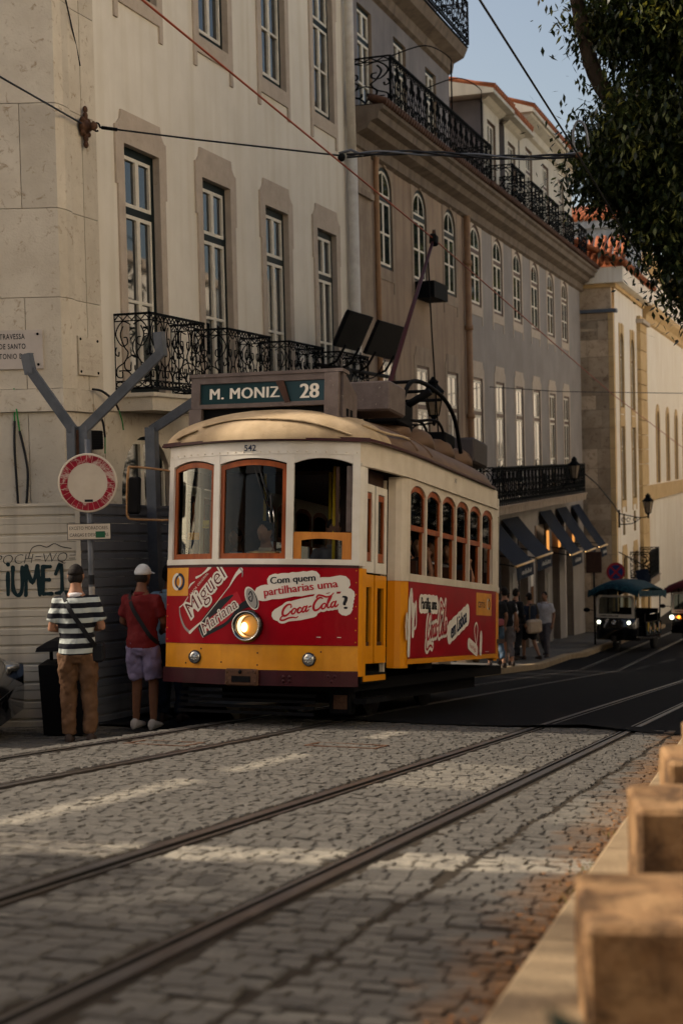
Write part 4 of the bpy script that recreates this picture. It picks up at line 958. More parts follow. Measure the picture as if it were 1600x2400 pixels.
# windows of the cab
for i, (a, b) in enumerate(WIN):
    mb = MB(); zt = lambda p, a=a, b=b: 2.575 + .055 * (1 - ((p.x - (a + b) / 2) / ((b - a) / 2)) ** 2) + .03
    c1, c2 = a + .004, b - .004
    if i < 2:
        strip(mb, path_front(c1, c1 + .042, 3), 1.66, zt, .03, 'wood', -.018); strip(mb, path_front(c2 - .038, c2, 3), 1.66, zt, .03, 'wood', -.018)
        strip(mb, path_front(c1 + .042, c2 - .038, 9), lambda p: zt(p) - .055, zt, .03, 'wood', -.018); strip(mb, path_front(c1 + .042, c2 - .038, 9), 1.66, 1.715, .03, 'wood', -.018)
        wf = tp(mb, 'window_frame')
        mb = MB(); strip(mb, path_front(c1 + .04, c2 - .035, 9), 1.71, lambda p: zt(p) - .05, .004, 'glass_clear', -.032); mb.obj('pane', wf)
    else:
        strip(mb, path_front(c1, c1 + .075, 3), 1.66, 1.93, .03, 'wood_light', -.018); strip(mb, path_front(c2 - .085, c2, 3), 1.66, 1.93, .03, 'wood_light', -.018)
        strip(mb, path_front(c1 + .075, c2 - .085, 9), lambda p: 1.845 + .02 * (1 - ((p.x - (a + b) / 2) / .2) ** 2), 1.93, .03, 'wood_light', -.018)
        wf = tp(mb, 'window_frame')
        mb = MB(); strip(mb, path_front(c1 + .07, c2 - .08, 9), 1.66, 1.86, .004, 'glass_clear', -.03); mb.obj('pane', wf)
        mb = MB(); strip(mb, path_front(c2 - .05, c2, 3), 1.94, 2.6, .03, 'board_grey', -.02); strip(mb, path_front(c2 - .14, c2 - .11, 3), 1.66, 2.6, .03, 'wood_dark', -.12); tp(mb, 'window_channel')
mb = MB()
for dx in (0, .05): mb.tube([(.02 + dx, bow(.1) + .005, 2.6), (.20 + dx * .8, bow(.2) - .012, 2.12)], .008, 'black', 5)
mb.tube([(.215, .0, 2.3), (.235, -.01, 2.02)], .011, 'black', 5); mb.tube([(.20, -.012, 2.14), (.215, -.012, 2.02)], .006, 'chrome', 5); mb.tube([(.245, -.012, 2.14), (.255, -.012, 2.02)], .006, 'chrome', 5)
mb.box((-.06, .0, 2.52), (.10, .05, 2.6), 'black'); tp(mb, 'wiper')
# route card behind the left pane
mb = MB(); mb.box((-.93, .30, 1.70), (-.70, .305, 1.95), 'ink_navy'); mb.box((-.83, .295, 1.87), (-.70, .299, 1.945), 'tram_orange'); rc = tp(mb, 'route_card')
lettering('lettering', '28E', .06, lambda u, v: (-.885 + u, .294, 1.88 + v), 'ink_white', rc); lettering('lettering', '08', .085, lambda u, v: (-.86 + u, .294, 1.72 + v), 'ink_white', rc)
mb = MB(); mb.box((-.60, .16, 1.98), (-.53, .163, 2.06), 'plate_yellow'); st = tp(mb, 'door_sticker'); lettering('lettering', '1.20', .04, lambda u, v: (-.565 + u, .158, 1.99 + v), 'ink_black', st)

# headlight, fog lamps, coupler
mb = MB(); c = (.0, -.005, .985)
mb.lathe([(.05, .02), (.16, .015), (.165, -.02), (.160, -.05), (.148, -.07), (.135, -.075), (.118, -.06), (.112, -.03)], c, 'black_gloss', 32, 'y', cap=False); HL = tp(mb, 'headlight')
mb = MB(); mb.lathe([(.145, -.074), (.150, -.078), (.142, -.084), (.136, -.078)], c, 'chrome', 32, 'y', cap=False); mb.obj('rim', HL)
mb = MB(); mb.lathe([(.112, -.028), (.095, -.004), (.055, .014), (.006, .02)], c, 'chrome', 28, 'y', cap=False); mb.obj('reflector', HL)
mb = MB(); mb.ell((c[0] - .03, c[1] - .036, c[2] - .012), (.036, .014, .05), 'lamp_hot', 14, 8); mb.ell((c[0] + .02, c[1] - .012, c[2]), (.094, .012, .094), 'lamp_warm', 16, 8); mb.obj('bulb', HL)
mb = MB(); mb.lathe([(.113, -.045), (.09, -.058), (.05, -.065), (.004, -.067)], c, 'glass_clear', 28, 'y', cap=False); mb.obj('lens', HL)
for x in (-.62, .615):
    cc = (x, bow(x) - .0, .665); mb = MB(); mb.lathe([(.02, .02), (.066, .015), (.070, -.02), (.064, -.035), (.055, -.03)], cc, 'black_gloss', 22, 'y', cap=False); fl = tp(mb, 'fog_lamp')
    mb = MB(); mb.lathe([(.056, -.028), (.05, -.034), (.025, -.042), (.003, -.044)], cc, 'lens_clear', 18, 'y', cap=False)
    for k in range(8):
        t = k * pi / 4; mb.ell((cc[0] + .03 * math.cos(t), cc[1] - .042, cc[2] + .03 * math.sin(t)), (.009, .006, .009), 'lens_clear', 6, 4)
    mb.obj('lens', fl)
mb = MB(); mb.bbox((-.215, -.075, .395), (.135, -.028, .562), .012, 'rust'); mb.box((-.14, -.082, .43), (.06, -.074, .49), 'black'); mb.ell((-.05, -.08, .53), (.02, .01, .02), 'black', 8, 6)
for s in (-.19, .11):
    for z in (.43, .53): mb.ell((s, -.077, z), (.014, .01, .014), 'rust', 8, 5)
tp(mb, 'coupler_plate')
mb = MB()
for x, z in ((.38, .49), (.44, .49), (.38, .45), (.44, .45), (.80, .5), (.86, .5), (.83, .45)): mb.ell((x, bow(x) - .034, z), (.018, .012, .018), 'tram_maroon', 8, 5)
stuff(tp(mb, 'bumper_bolts'))

# adverts on the front ------------------------------------------------
def LT(body, size, at, rot, m, bold, off, parent=RED, fn=fr, shear=0, align='CENTER', space=1.0, name='lettering'):
    return lettering(name, body, size, lambda u, v: fn(u, v, off), m, parent, align, bold, shear, space, rot, at)
mb = MB(); strip(mb, path_front(-HW + .005, -.735, 7), 1.285, 1.574, .002, 'tram_yellow', .0076); lg = tp(mb, 'operator_logo', RED)
def ring(mb, c, rx, rz, wd, a0, a1, fn, m, off, n=18): ribbon(mb, [(c[0] + rx * math.cos(t), c[1] + rz * math.sin(t)) for t in lin(a0, a1, n)], [wd] * n, fn, m, off)
mb = MB(); ring(mb, (-.895, 1.43), .062, .075, .03, pi * .5, pi * 1.5, fr, 'ink_white', .002); ring(mb, (-.895, 1.43), .048, .062, .022, -pi * .4, pi * .4, fr, 'ink_white', .003)
ring(mb, (-.865, 1.43), .062, .075, .03, -pi * .5, pi * .5, fr, 'ink_navy', .004); ring(mb, (-.868, 1.43), .048, .062, .020, pi * .6, pi * 1.4, fr, 'ink_navy', .005); stuff(mb.obj('logo_rings', RED))
# big drinks can drawn across the left half, with its bright outline
mb = MB()
def rb(pts, ws, m, off=.002, k=6):
    p = spline([(a, b, 0) for a, b in pts], k); n = len(p); w = [ws[0] + (ws[-1] - ws[0]) * i / (n - 1) for i in range(n)] if len(ws) == 2 else [ws[0] + (ws[1] - ws[0]) * min(1, 2 * i / (n - 1)) + (ws[2] - ws[1]) * max(0, 2 * i / (n - 1) - 1) for i in range(n)]
    ribbon(mb, [(q.x, q.y) for q in p], w, fr, m, off)
rb([(-.735, 1.275), (-.80, 1.20), (-.855, 1.165)], (.006, .012), 'ink_white'); rb([(-.855, 1.165), (-.84, 1.08), (-.78, .97), (-.70, .91)], (.008, .022, .03), 'ink_grey', .0022)
rb([(-.70, .91), (-.62, .97), (-.55, 1.02)], (.032, .012), 'ink_white', .0024); rb([(-.55, 1.02), (-.38, 1.20), (-.22, 1.38)], (.006, .008), 'ink_white', .0022)
rb([(-.22, 1.38), (-.15, 1.49), (-.095, 1.545)], (.008, .05), 'ink_white', .0024); rb([(-.10, 1.56), (-.075, 1.52), (-.078, 1.475)], (.02, .006), 'ink_grey', .0026)
rb([(-.46, 1.575), (-.50, 1.54), (-.56, 1.50)], (.04, .008), 'ink_white', .0022); rb([(-.56, 1.50), (-.59, 1.485), (-.63, 1.47)], (.012, .024), 'ink_white', .0024); rb([(-.65, 1.43), (-.70, 1.40), (-.73, 1.36)], (.006, .02, .006), 'ink_white', .0022)
stuff(mb.obj('can_outline', RED))
LT('SABOR ORIGINAL', .036, (-.585, 1.395), rad(45), 'ink_white', 0, .0024, space=1.15)
LT('Miguel', .24, (-.475, 1.265), rad(45), 'ink_white', .017, .0026, shear=.18); LT('Miguel', .24, (-.475, 1.265), rad(45), 'ink_darkred', -.002, .0036, shear=.18)
# small dark can
mb = MB(); fs_ = [(-.56, .985), (-.44, 1.14), (-.33, 1.22), (-.20, 1.30), (-.09, 1.36)]
top = spline([(a, b, 0) for a, b in ((-.575, 1.0), (-.45, 1.11), (-.30, 1.23), (-.13, 1.33))], 6); bot = spline([(a, b, 0) for a, b in ((-.535, .865), (-.36, .94), (-.20, 1.07), (-.05, 1.18))], 6)
n = len(top); mb.add([fr(p.x, p.y, .0014) for p in top] + [fr(p.x, p.y, .0014) for p in bot], [(i, i + 1, n + i + 1, n + i) for i in range(n - 1)], 'ink_red')
def rb2(*a, **k): rb(*a, **k)
rb([(-.555, 1.0), (-.43, 1.115), (-.30, 1.215), (-.18, 1.29)], (.03, .10, .015), 'ink_black', .0020); rb([(-.535, .90), (-.565, .95), (-.572, .995)], (.04, .05, .03), 'ink_black', .0022)
rb([(-.52, .885), (-.40, .935), (-.26, 1.0), (-.16, 1.09), (-.08, 1.175), (.0, 1.215)], (.045, .03, .085), 'ink_black', .0024); rb([(-.575, .96), (-.55, .90), (-.525, .865)], (.006, .012), 'ink_grey', .0030)
el = [(.03 + .062 * math.cos(t) * math.cos(.45) - .125 * math.sin(t) * math.sin(.45), 1.262 + .062 * math.cos(t) * math.sin(.45) + .125 * math.sin(t) * math.cos(.45)) for t in lin(0, 2 * pi, 25)[:-1]]
mb.add([fr(a, b, .0036) for a, b in el], [tuple(range(24))], 'ink_white'); el2 = [(.036 + (a - .03) * .83, 1.258 + (b - 1.262) * .86) for a, b in el]
mb.add([fr(a, b, .0042) for a, b in el2], [tuple(range(24))], 'ink_black'); el3 = [(.028 + (a - .03) * .76, 1.262 + (b - 1.262) * .86) for a, b in el]; mb.add([fr(a, b, .0048) for a, b in el3], [tuple(range(24))], 'ink_grey')
rb([(.0, 1.30), (.02, 1.33), (.04, 1.28), (.03, 1.23), (.0, 1.26), (.02, 1.28)], (.012, .010), 'ink_black', .0056)
stuff(mb.obj('small_can', RED))
LT('Mariana', .155, (-.315, 1.035), rad(35), 'ink_white', .012, .0046, shear=.2); LT('Mariana', .155, (-.315, 1.035), rad(35), 'ink_darkred', -.001, .0058, shear=.2)
# right: the slogan and the flowing script
def backing(pts, w, fn, parent, off=.002):
    mb = MB(); p = [(q.x, q.y) for q in spline([(a, b, 0) for a, b in pts], 6)]; n = len(p); ribbon(mb, p, [w * (1 + .06 * math.sin(i * 2.3)) for i in range(n)], fn, 'ink_white', off); return mb.obj('lettering_backing', parent)
def LB2(body, size, at, rot, m, off, parent=RED, fn=fr, shear=0, d=.0045):
    for k, dx in enumerate((-d, 0, d)): LT(body, size, (at[0] + dx, at[1]), rot, m, 0, off + .0004 * k, parent, fn, shear)
backing([(.255, 1.437), (.445, 1.455), (.635, 1.475)], .135, fr, RED, .0020); LB2('Com quem', .098, (.445, 1.425), rad(5), 'ink_black', .0045, d=.003)
backing([(.135, 1.312), (.52, 1.368), (.90, 1.422)], .155, fr, RED, .0024); LB2('partilharias uma', .112, (.515, 1.335), rad(8), 'ink_red', .0048, d=.003)
SCRIPT = [  # flowing script, in letter units: points and stroke widths
    ([(1.02, .92), (.93, 1.03), (.62, 1.02), (.30, .74), (.16, .36), (.24, .06), (.52, .0), (.80, .14), (.98, .36)], (.05, .17, .17, .05)),
    ([(1.02, .92), (1.04, .78), (.96, .70)], (.05, .07, .03)),
    ([(.30, .10), (.02, -.12), (-.02, -.34), (.30, -.42), (.80, -.30), (1.25, -.30), (1.55, -.40), (1.75, -.30)], (.05, .12, .10, .03)),
    ([(1.36, .56), (1.18, .46), (1.08, .22), (1.18, .04), (1.36, .08), (1.50, .30), (1.48, .50), (1.36, .56)], (.08, .12, .07, .08)),
    ([(1.48, .50), (1.62, .44), (1.70, .50)], (.03, .04, .03)),
    ([(2.02, .46), (1.92, .56), (1.76, .44), (1.68, .20), (1.78, .04), (1.98, .10), (2.12, .26)], (.07, .11, .12, .04)),
    ([(2.52, .52), (2.36, .57), (2.20, .42), (2.14, .18), (2.24, .04), (2.40, .14), (2.54, .44)], (.06, .11, .11, .05)),
    ([(2.60, .58), (2.50, .24), (2.54, .06), (2.70, .10), (2.80, .24)], (.11, .12, .09, .03)),
    ([(2.80, .44), (3.00, .50)], (.09, .09, .09)),
    ([(4.10, 1.06), (3.90, 1.20), (3.62, 1.10), (3.34, .76), (3.24, .34), (3.36, .04), (3.62, .02), (3.86, .18), (4.02, .42)], (.05, .17, .17, .05)),
    ([(3.62, 1.10), (3.52, 1.30), (3.70, 1.46), (4.05, 1.36), (4.45, 1.16), (4.86, 1.20), (5.12, 1.44)], (.04, .13, .12, .03)),
    ([(4.28, .56), (4.10, .46), (4.02, .22), (4.12, .04), (4.30, .08), (4.42, .30), (4.40, .50), (4.28, .56)], (.08, .12, .07, .08)),
    ([(4.44, .20), (4.66, .52), (4.86, .94), (4.92, 1.14), (4.82, 1.16), (4.68, .90), (4.58, .44), (4.62, .10), (4.76, .06), (4.90, .22)], (.04, .10, .12, .04)),
    ([(5.30, .52), (5.14, .57), (4.98, .42), (4.92, .18), (5.02, .04), (5.18, .14), (5.32, .44)], (.06, .11, .11, .05)),
    ([(5.38, .58), (5.28, .24), (5.34, .05), (5.52, .12), (5.62, .26)], (.11, .12, .09, .03))]
def script(name, at, sc, shear, rot, fn, m, extra, off, parent, grow=0.0, sy=1.0):
    mb = MB(); c, s_ = math.cos(rot), math.sin(rot)
    for k, (pts, w) in enumerate(SCRIPT):
        p = spline([(a, b, 0) for a, b in pts], 5); n = len(p); q = []
        for v in p:
            x, y = (v.x + shear * v.y) * sc, v.y * sc * sy; q.append((at[0] + x * c - y * s_, at[1] + x * s_ + y * c))
        wd = []
        for i in range(n):
            t = i / (n - 1) * (len(w) - 1); j = min(int(t), len(w) - 2); wd.append((w[j] + (w[j + 1] - w[j]) * (t - j)) * sc + extra)
        ribbon(mb, q, wd, fn, m, off + .0002 * k)
    return stuff(mb.obj(name, parent))
SA = (.335, 1.085)
script('script_backing', SA, .098, .22, rad(11), fr, 'ink_white', .052, .0022, RED)
mb = MB(); ribbon(mb, [(q.x, q.y) for q in spline([(.30, 1.10, 0), (.45, 1.18, 0), (.70, 1.24, 0), (.90, 1.26, 0)], 6)], [.12] * 19, fr, 'ink_white', .0021); ribbon(mb, [(.36, 1.08), (.52, 1.10), (.64, 1.13)], [.10] * 3, fr, 'ink_white', .0020); stuff(mb.obj('script_backing', RED))
script('script_lettering', SA, .098, .22, rad(11), fr, 'ink_red', .006, .0056, RED)
backing([(.935, 1.165), (.945, 1.24), (.955, 1.31)], .13, fr, RED, .0026); LB2('?', .19, (.945, 1.17), rad(8), 'ink_black', .0066, d=.006)
mb = MB(); ribbon(mb, [(.68, .885), (.90, .885)], [.006] * 2, fr, 'ink_white', .001); mb.obj('small_print', RED)
lettering('lettering', '542', .088, lambda u, v: (-.02 + u, bow(u) - .0085, 2.745 + v), 'ink_navy', HEAD, bold=.001)

# ---- sides: door bay, bulkhead, long panel with six windows
for s in (1, -1):
    sp = (lambda pts: pts) if s == 1 else (lambda pts: [(-x, y) for x, y in reversed(pts)])
    def st(mb, pts, *a, **k): strip(mb, sp(pts), *a, **k)
    mb = MB(); st(mb, [(HW, .30), (1.07, .36), (1.075, .47)], .50, 1.575, .05, 'tram_orange'); st(mb, [(HW, .30), (1.07, .36), (1.075, .47)], 1.60, 2.62, .05, 'tram_white', out=.002); tp(mb, 'corner_post')
    for k, (a, b) in enumerate(((.50, .885), (.925, 1.32))):
        xd = 1.02; P_ = lambda y: sp([(xd, y), (xd, y + .001)])[0]
        mb = MB()
        def dst(y0, y1, z0, z1, m, x=xd): st(mb, [(x, y0), (x, y1)], z0, z1, .04, m)
        for y0, y1 in ((a, a + .085), (b - .085, b)): dst(y0, y1, .62, 1.53, 'tram_orange'); dst(y0, y1, 1.55, 2.46, 'tram_white')
        dst(a + .085, b - .085, .62, .80, 'tram_orange'); dst(a + .085, b - .085, 1.40, 1.53, 'tram_orange'); dst(a + .085, b - .085, 1.55, 1.66, 'tram_white'); dst(a + .085, b - .085, 2.38, 2.46, 'tram_white')
        door = tp(mb, 'folding_door')
        mb = MB(); fy0, fy1 = a + .087, b - .087
        for y0, y1, z0, z1 in ((fy0, fy0 + .03, 1.67, 2.37), (fy1 - .03, fy1, 1.67, 2.37), (fy0 + .03, fy1 - .03, 1.67, 1.76), (fy0 + .03, fy1 - .03, 2.31, 2.37)): st(mb, [(xd - .01, y0), (xd - .01, y1)], z0, z1, .03, 'wood')
        mb.obj('door_frame', door)
        mb = MB(); st(mb, [(xd - .025, fy0), (xd - .025, fy1)], 1.76, 2.31, .004, 'glass_clear'); mb.obj('pane', door); mb = MB(); st(mb, [(xd - .025, fy0), (xd - .025, fy1)], .80, 1.40, .004, 'glass_clear'); mb.obj('pane', door)
    mb = MB(); st(mb, [(1.0, 1.33), (1.0, 1.36)], .52, 2.56, .05, 'tram_cream'); st(mb, [(.97, .47), (.97, 1.34)], 2.47, 2.62, .05, 'wood_dark'); st(mb, [(1.02, .48), (1.02, 1.36)], .42, .52, .06, 'black'); tp(mb, 'door_jamb')
    arcp = [(1.02, 1.362), (1.10, 1.37), (1.155, 1.40), (1.185, 1.46), (1.2, 1.54)]
    mb = MB(); st(mb, arcp, .56, 1.49, .05, 'tram_orange'); st(mb, arcp, 1.49, 1.57, .06, 'tram_cream', out=.012); st(mb, arcp, 1.57, 2.60, .05, 'tram_cream'); tp(mb, 'bulkhead')
    mb = MB(); st(mb, [(1.2, 1.545), (1.2, 5.72)], .66, 1.49, .05, 'tram_red', out=.004); SIDE = tp(mb, 'side_panel')
    mb = MB(); st(mb, [(1.2, 1.50), (1.2, 5.78)], .60, .656, .05, 'tram_orange', out=.002); st(mb, [(1.2, 5.722), (1.2, 5.80)], .66, 1.49, .05, 'tram_orange'); tp(mb, 'skirt_trim')
    mb = MB(); st(mb, [(1.2, 1.54), (1.2, 5.82)], 1.49, 1.572, .07, 'tram_cream', out=.014); tp(mb, 'side_sill')
    W6 = [(1.60 + .665 * k, 1.60 + .665 * k + .61) for k in range(6)]
    for k in range(7):
        mb = MB(); a = W6[k][0] - .055 if k < 6 else W6[5][1]; st(mb, [(1.2, a if k else 1.54), (1.2, W6[k][0] if k < 6 else 5.82)], 1.573, 2.62, .05, 'tram_cream'); tp(mb, 'window_pillar')
    def sz(p):
        y = p.y
        for a, b in W6:
            if a <= y <= b: return 2.46 + .09 * (1 - abs((y - (a + b) / 2) / ((b - a) / 2)) ** 2.6)
        return 2.452
    for k, (a, b) in enumerate(W6):
        zz = lambda p, a=a, b=b: 2.44 + .09 * (1 - abs((p.y - (a + b) / 2) / ((b - a) / 2)) ** 2.6) + .015
        c1, c2 = a + .004, b - .004
        mb = MB(); yy = lin(c1 + .045, c2 - .045, 7)
        st(mb, [(1.18, c1), (1.18, c1 + .045)], 2.05, zz, .03, 'wood'); st(mb, [(1.18, c2 - .045), (1.18, c2)], 2.05, zz, .03, 'wood'); st(mb, [(1.18, y) for y in yy], lambda p: zz(p) - .06, zz, .03, 'wood'); st(mb, [(1.18, c1 + .045), (1.18, c2 - .045)], 2.05, 2.11, .03, 'wood')
        st(mb, [(1.16, c2 - .03), (1.16, c2)], 1.573, 2.05, .03, 'wood')
        f = tp(mb, 'window_frame')
        mb = MB(); st(mb, [(1.168, y) for y in yy], 2.10, lambda p: zz(p) - .05, .004, 'glass_clear'); mb.obj('pane', f)
        mb = MB(); st(mb, [(1.2, y) for y in lin(a, b, 13)], sz, 2.625, .05, 'tram_cream'); mb.obj('window_arch', f)
    sidep = [(HW, .30), (1.085, .5), (1.13, .8), (1.165, 1.1), (1.19, 1.4), (1.205, 1.7), (1.21, 2.4), (1.21, 5.6), (1.19, 5.82)]
    mb = MB(); st(mb, sidep, 2.63, 2.86, .05, 'tram_cream'); LB = tp(mb, 'letterboard')
    mb = MB(); st(mb, sidep, 2.605, 2.635, .06, 'tram_cream', out=.02); tp(mb, 'drip_rail')
    if s == 1:
        lettering('lettering', '542', .075, lambda u, v: (1.2112, 3.48 + u, 2.745 + v), 'ink_navy', LB); SP = SIDE
    # rear platform
    mb = MB(); rp = [(1.2, 5.80), (1.10, 5.95), (1.0, 6.3), (.95, 7.0), (.55, 7.35), (0, 7.4)]
    st(mb, rp, .56, 1.5, .05, 'tram_orange'); st(mb, rp, 1.5, 1.58, .06, 'tram_cream', out=.01); st(mb, rp, 2.6, 2.86, .05, 'tram_cream')
    for i in range(1, 5): st(mb, [rp[i], (rp[i][0] - .02, rp[i][1] + .05)], 1.58, 2.6, .05, 'tram_cream')
    tp(mb, 'rear_platform')
# adverts on the right side (the red panel seen from the street)
def LS(*a, **k): return LT(*a, parent=SP, fn=sr, **k)
sq = lambda c: (lambda u, v, off=0: sr(c + (u - c) * .70, v, off))
backing([(1.86, 1.255), (2.34, 1.26), (2.82, 1.255)], .21, sq(2.34), SP, .0020); LB2('Partilha uma', .19, (2.34, 1.20), 0, 'ink_black', .0050, SP, sq(2.34), d=.006)
script('script_backing', (2.24, .86), .158, .2, rad(4), sr, 'ink_white', .085, .002, SP, sy=1.7); script('script_lettering', (2.24, .86), .158, .2, rad(4), sr, 'ink_red', .008, .0064, SP, sy=1.7)
backing([(3.05, .93), (3.70, 1.05), (4.32, 1.16)], .27, sq(3.70), SP, .0030); LB2('em Lisboa', .27, (3.70, .965), rad(11), 'ink_navy', .0064, SP, sq(3.70), .1, d=.010)
mb = MB()
for k, (pts, w) in enumerate(((((1.55, .72), (1.58, 1.28)), .10), (((1.70, .92), (1.72, 1.22)), .09), (((1.56, 1.26), (1.64, 1.40), (1.68, 1.12)), .06), (((1.43, 1.0), (1.47, 1.14), (1.52, .98)), .04), (((1.74, 1.08), (1.81, 1.28), (1.83, 1.03), (1.76, .98)), .035), (((1.46, .88), (1.44, 1.03)), .05))):
    p = [(q.x, q.y) for q in spline([(a, b, 0) for a, b in pts], 5)]; ribbon(mb, p, [w] * len(p), sr, 'ink_white', .002 + .0003 * k)
stuff(mb.obj('splash_print', SP))
mb = MB()
ribbon(mb, [(4.22, .80), (4.62, .71)], [.15] * 2, sr, 'ink_white', .002); p = [(q.x, q.y) for q in spline([(4.60, .78, 0), (4.50, .98, 0), (4.60, 1.06, 0), (4.68, .98, 0), (4.62, .8, 0)], 5)]; ribbon(mb, p, [.03] * len(p), sr, 'ink_white', .0024); ribbon(mb, [(4.84, .70), (4.86, .90)], [.13] * 2, sr, 'ink_white', .0026); ribbon(mb, [(5.1, .69), (5.3, .69)], [.008] * 2, sr, 'ink_white', .002); stuff(mb.obj('gift_print', SP))
LS('Real Magic', .075, (4.42, .725), rad(-12), 'ink_red', 0, .0036)
mb = MB(); mb.box((1.2052, 4.60, 1.16), (1.2064, 5.45, 1.45), 'tram_yellow'); mb.obj('operator_logo', SP); LS('carris', .17, (4.88, 1.26), 0, 'ink_navy', 0, .002)
mb = MB(); ring(mb, (5.25, 1.31), .065, .062, .028, pi * .5, pi * 1.5, sr, 'ink_white', .0024); ring(mb, (5.28, 1.31), .065, .062, .028, -pi * .5, pi * .5, sr, 'ink_navy', .0028); stuff(mb.obj('logo_rings', SP))

# ---- roof: arched, domed at the front
def rw(y):
    base = 1.10 if y < .36 else min(1.10 + .14 * min((y - .36) / 1.3, 1), 1.24)
    return max(.05, HW * math.sqrt(max(y + .06, .0001) / .36) * 1.05) if y < .30 else base
def rh(y): return .45 * (1 - (1 - min((y + .06) / 1.25, 1)) ** 2.2) ** .5
def rz(x, y): return 2.855 + rh(y) * max(0, 1 - abs(x / rw(y)) ** 2.3) ** .55
ys_ = [-.06, -.055, -.045, -.03, -.005, .03, .08, .14, .22, .30, .40, .55, .75, 1.0, 1.3, 1.7, 2.2, 3, 4, 5, 5.4, 5.8, 6.2, 6.6, 7.0, 7.3]
mbf, mbr = MB(), MB()
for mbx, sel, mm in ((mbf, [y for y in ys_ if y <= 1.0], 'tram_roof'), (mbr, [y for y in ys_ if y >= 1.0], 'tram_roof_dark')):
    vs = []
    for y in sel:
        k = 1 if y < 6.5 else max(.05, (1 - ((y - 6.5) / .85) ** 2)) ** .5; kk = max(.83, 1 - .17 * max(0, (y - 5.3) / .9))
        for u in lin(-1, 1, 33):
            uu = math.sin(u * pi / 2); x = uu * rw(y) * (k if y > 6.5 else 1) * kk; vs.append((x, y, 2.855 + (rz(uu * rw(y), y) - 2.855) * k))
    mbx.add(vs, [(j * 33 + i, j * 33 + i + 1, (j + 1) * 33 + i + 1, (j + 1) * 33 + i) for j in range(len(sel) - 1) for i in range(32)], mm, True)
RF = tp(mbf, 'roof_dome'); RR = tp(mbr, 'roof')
mb = MB(); strip(mb, path_front(-1.13, 1.13, 21), 2.842, 2.868, .06, 'tram_maroon', .05); strip(mb, path_front(-1.13, 1.13, 21), 2.868, 2.885, .05, 'tram_maroon', .035)
strip(mb, [(1.13, .345), (1.16, .5), (1.20, .8), (1.235, 1.4), (1.255, 2), (1.255, 5.4), (1.17, 5.85)], 2.86, 2.885, .05, 'tram_maroon', 0); strip(mb, [(-1.17, 5.85), (-1.255, 5.4), (-1.255, 2), (-1.235, 1.4), (-1.16, .5), (-1.13, .345)], 2.86, 2.885, .05, 'tram_maroon', 0); tp(mb, 'gutter')
# rain strips on the dome
def ysurf(x, z):
    a, b = -.06, 1.2
    for _ in range(40):
        c = (a + b) / 2
        if rz(x, c) < z or abs(x) > rw(c): a = c
        else: b = c
    return b
for a, b, z0 in ((-.93, -.66, 3.02), (-.60, .12, 3.045), (.14, .98, 3.045)):
    mb = MB(); pts = []
    for x in lin(a, b, 12):
        z = z0 + .05 - .18 * (x * x) - .03 * abs(x - (a + b) / 2); z = max(z, 2.89); pts.append((x, ysurf(x, z) - .012, z))
    vs = []
    for p in pts: vs += [(p[0], p[1] + .03, p[2] + .012), (p[0], p[1] - .030, p[2] + .002), (p[0], p[1] - .030, p[2] - .008), (p[0], p[1] + .03, p[2] - .002)]
    n = len(pts); mb.add(vs, [(4 * i + k, 4 * i + (k + 1) % 4, 4 * i + 4 + (k + 1) % 4, 4 * i + 4 + k) for i in range(n - 1) for k in range(4)] + [(0, 1, 2, 3), (4 * n - 1, 4 * n - 2, 4 * n - 3, 4 * n - 4)], 'tram_roof'); tp(mb, 'rain_strip')
mb = MB()
for y in (1.75, 2.35): mb.tube([(rw(y) * .99 * math.sin(t), y, rz(rw(y) * math.sin(t) * .99, y) + .004) for t in lin(-1.3, 1.5, 15)], .016, 'tram_roof_dark', 5)
p = spline([(.98, .55, rz(.98, .55) + .01), (1.12, .95, rz(1.1, .95) + .02), (1.15, 1.3, rz(1.13, 1.3) + .03), (1.13, 1.75, rz(1.12, 1.75) + .01)], 6); mb.tube(p, .016, 'tram_roof', 5)
tp(mb, 'roof_seams')
for y in (2.95, 4.0, 5.0, 6.0):
    mb = MB(); x = .52; z = rz(x, y) - .03; mb.loft([[(x + r * math.cos(t) * .9, y + r * 1.15 * math.sin(t), z + h) for t in lin(0, 2 * pi, 19)[:-1]] for r, h in ((.30, 0), (.29, .09), (.24, .18), (.15, .235), (.03, .25))], 'tram_roof_dark'); tp(mb, 'roof_vent')
    mb = MB(); x = -.52; mb.loft([[(x + r * math.cos(t) * .9, y + r * 1.15 * math.sin(t), z + h) for t in lin(0, 2 * pi, 19)[:-1]] for r, h in ((.30, 0), (.29, .09), (.24, .18), (.15, .235), (.03, .25))], 'tram_roof_dark'); tp(mb, 'roof_vent')
# destination box
mb = MB(); y0, y1 = .45, .62
mb.box((-.90, y0, 3.53), (.74, y1 + .02, 3.60), 'board_grey'); mb.box((-.92, y0 - .012, 3.60), (.80, y1 + .03, 3.635), 'board_grey'); mb.box((-.90, y0, 3.265), (.74, y1, 3.31), 'board_grey'); mb.box((-.90, y0, 3.31), (-.80, y1, 3.53), 'board_grey'); mb.box((-.92, y0 - .004, 3.02), (-.78, y1, 3.262), 'board_grey')
mb.bbox((.60, y0 - .012, 3.08), (.76, y1 + .02, 3.598), .008, 'board_grey'); BOX = tp(mb, 'destination_box')
mb = MB(); mb.prism([(y0 + .04, 3.10), (y1 + .32, 3.10), (y1 + .32, 3.42), (y0 + .10, 3.598), (y0 + .04, 3.598)], .762, .79, 'x', 'board_grey')
for yy in (.60, .72): mb.box((.790, yy, 3.16), (.796, yy + .07, 3.24), 'black')
mb.obj('end_plate', BOX)
mb = MB(); mb.box((-.80, y0 + .02, 3.312), (.60, y0 + .025, 3.528), 'board_glass'); BG = mb.obj('board_glass', BOX)
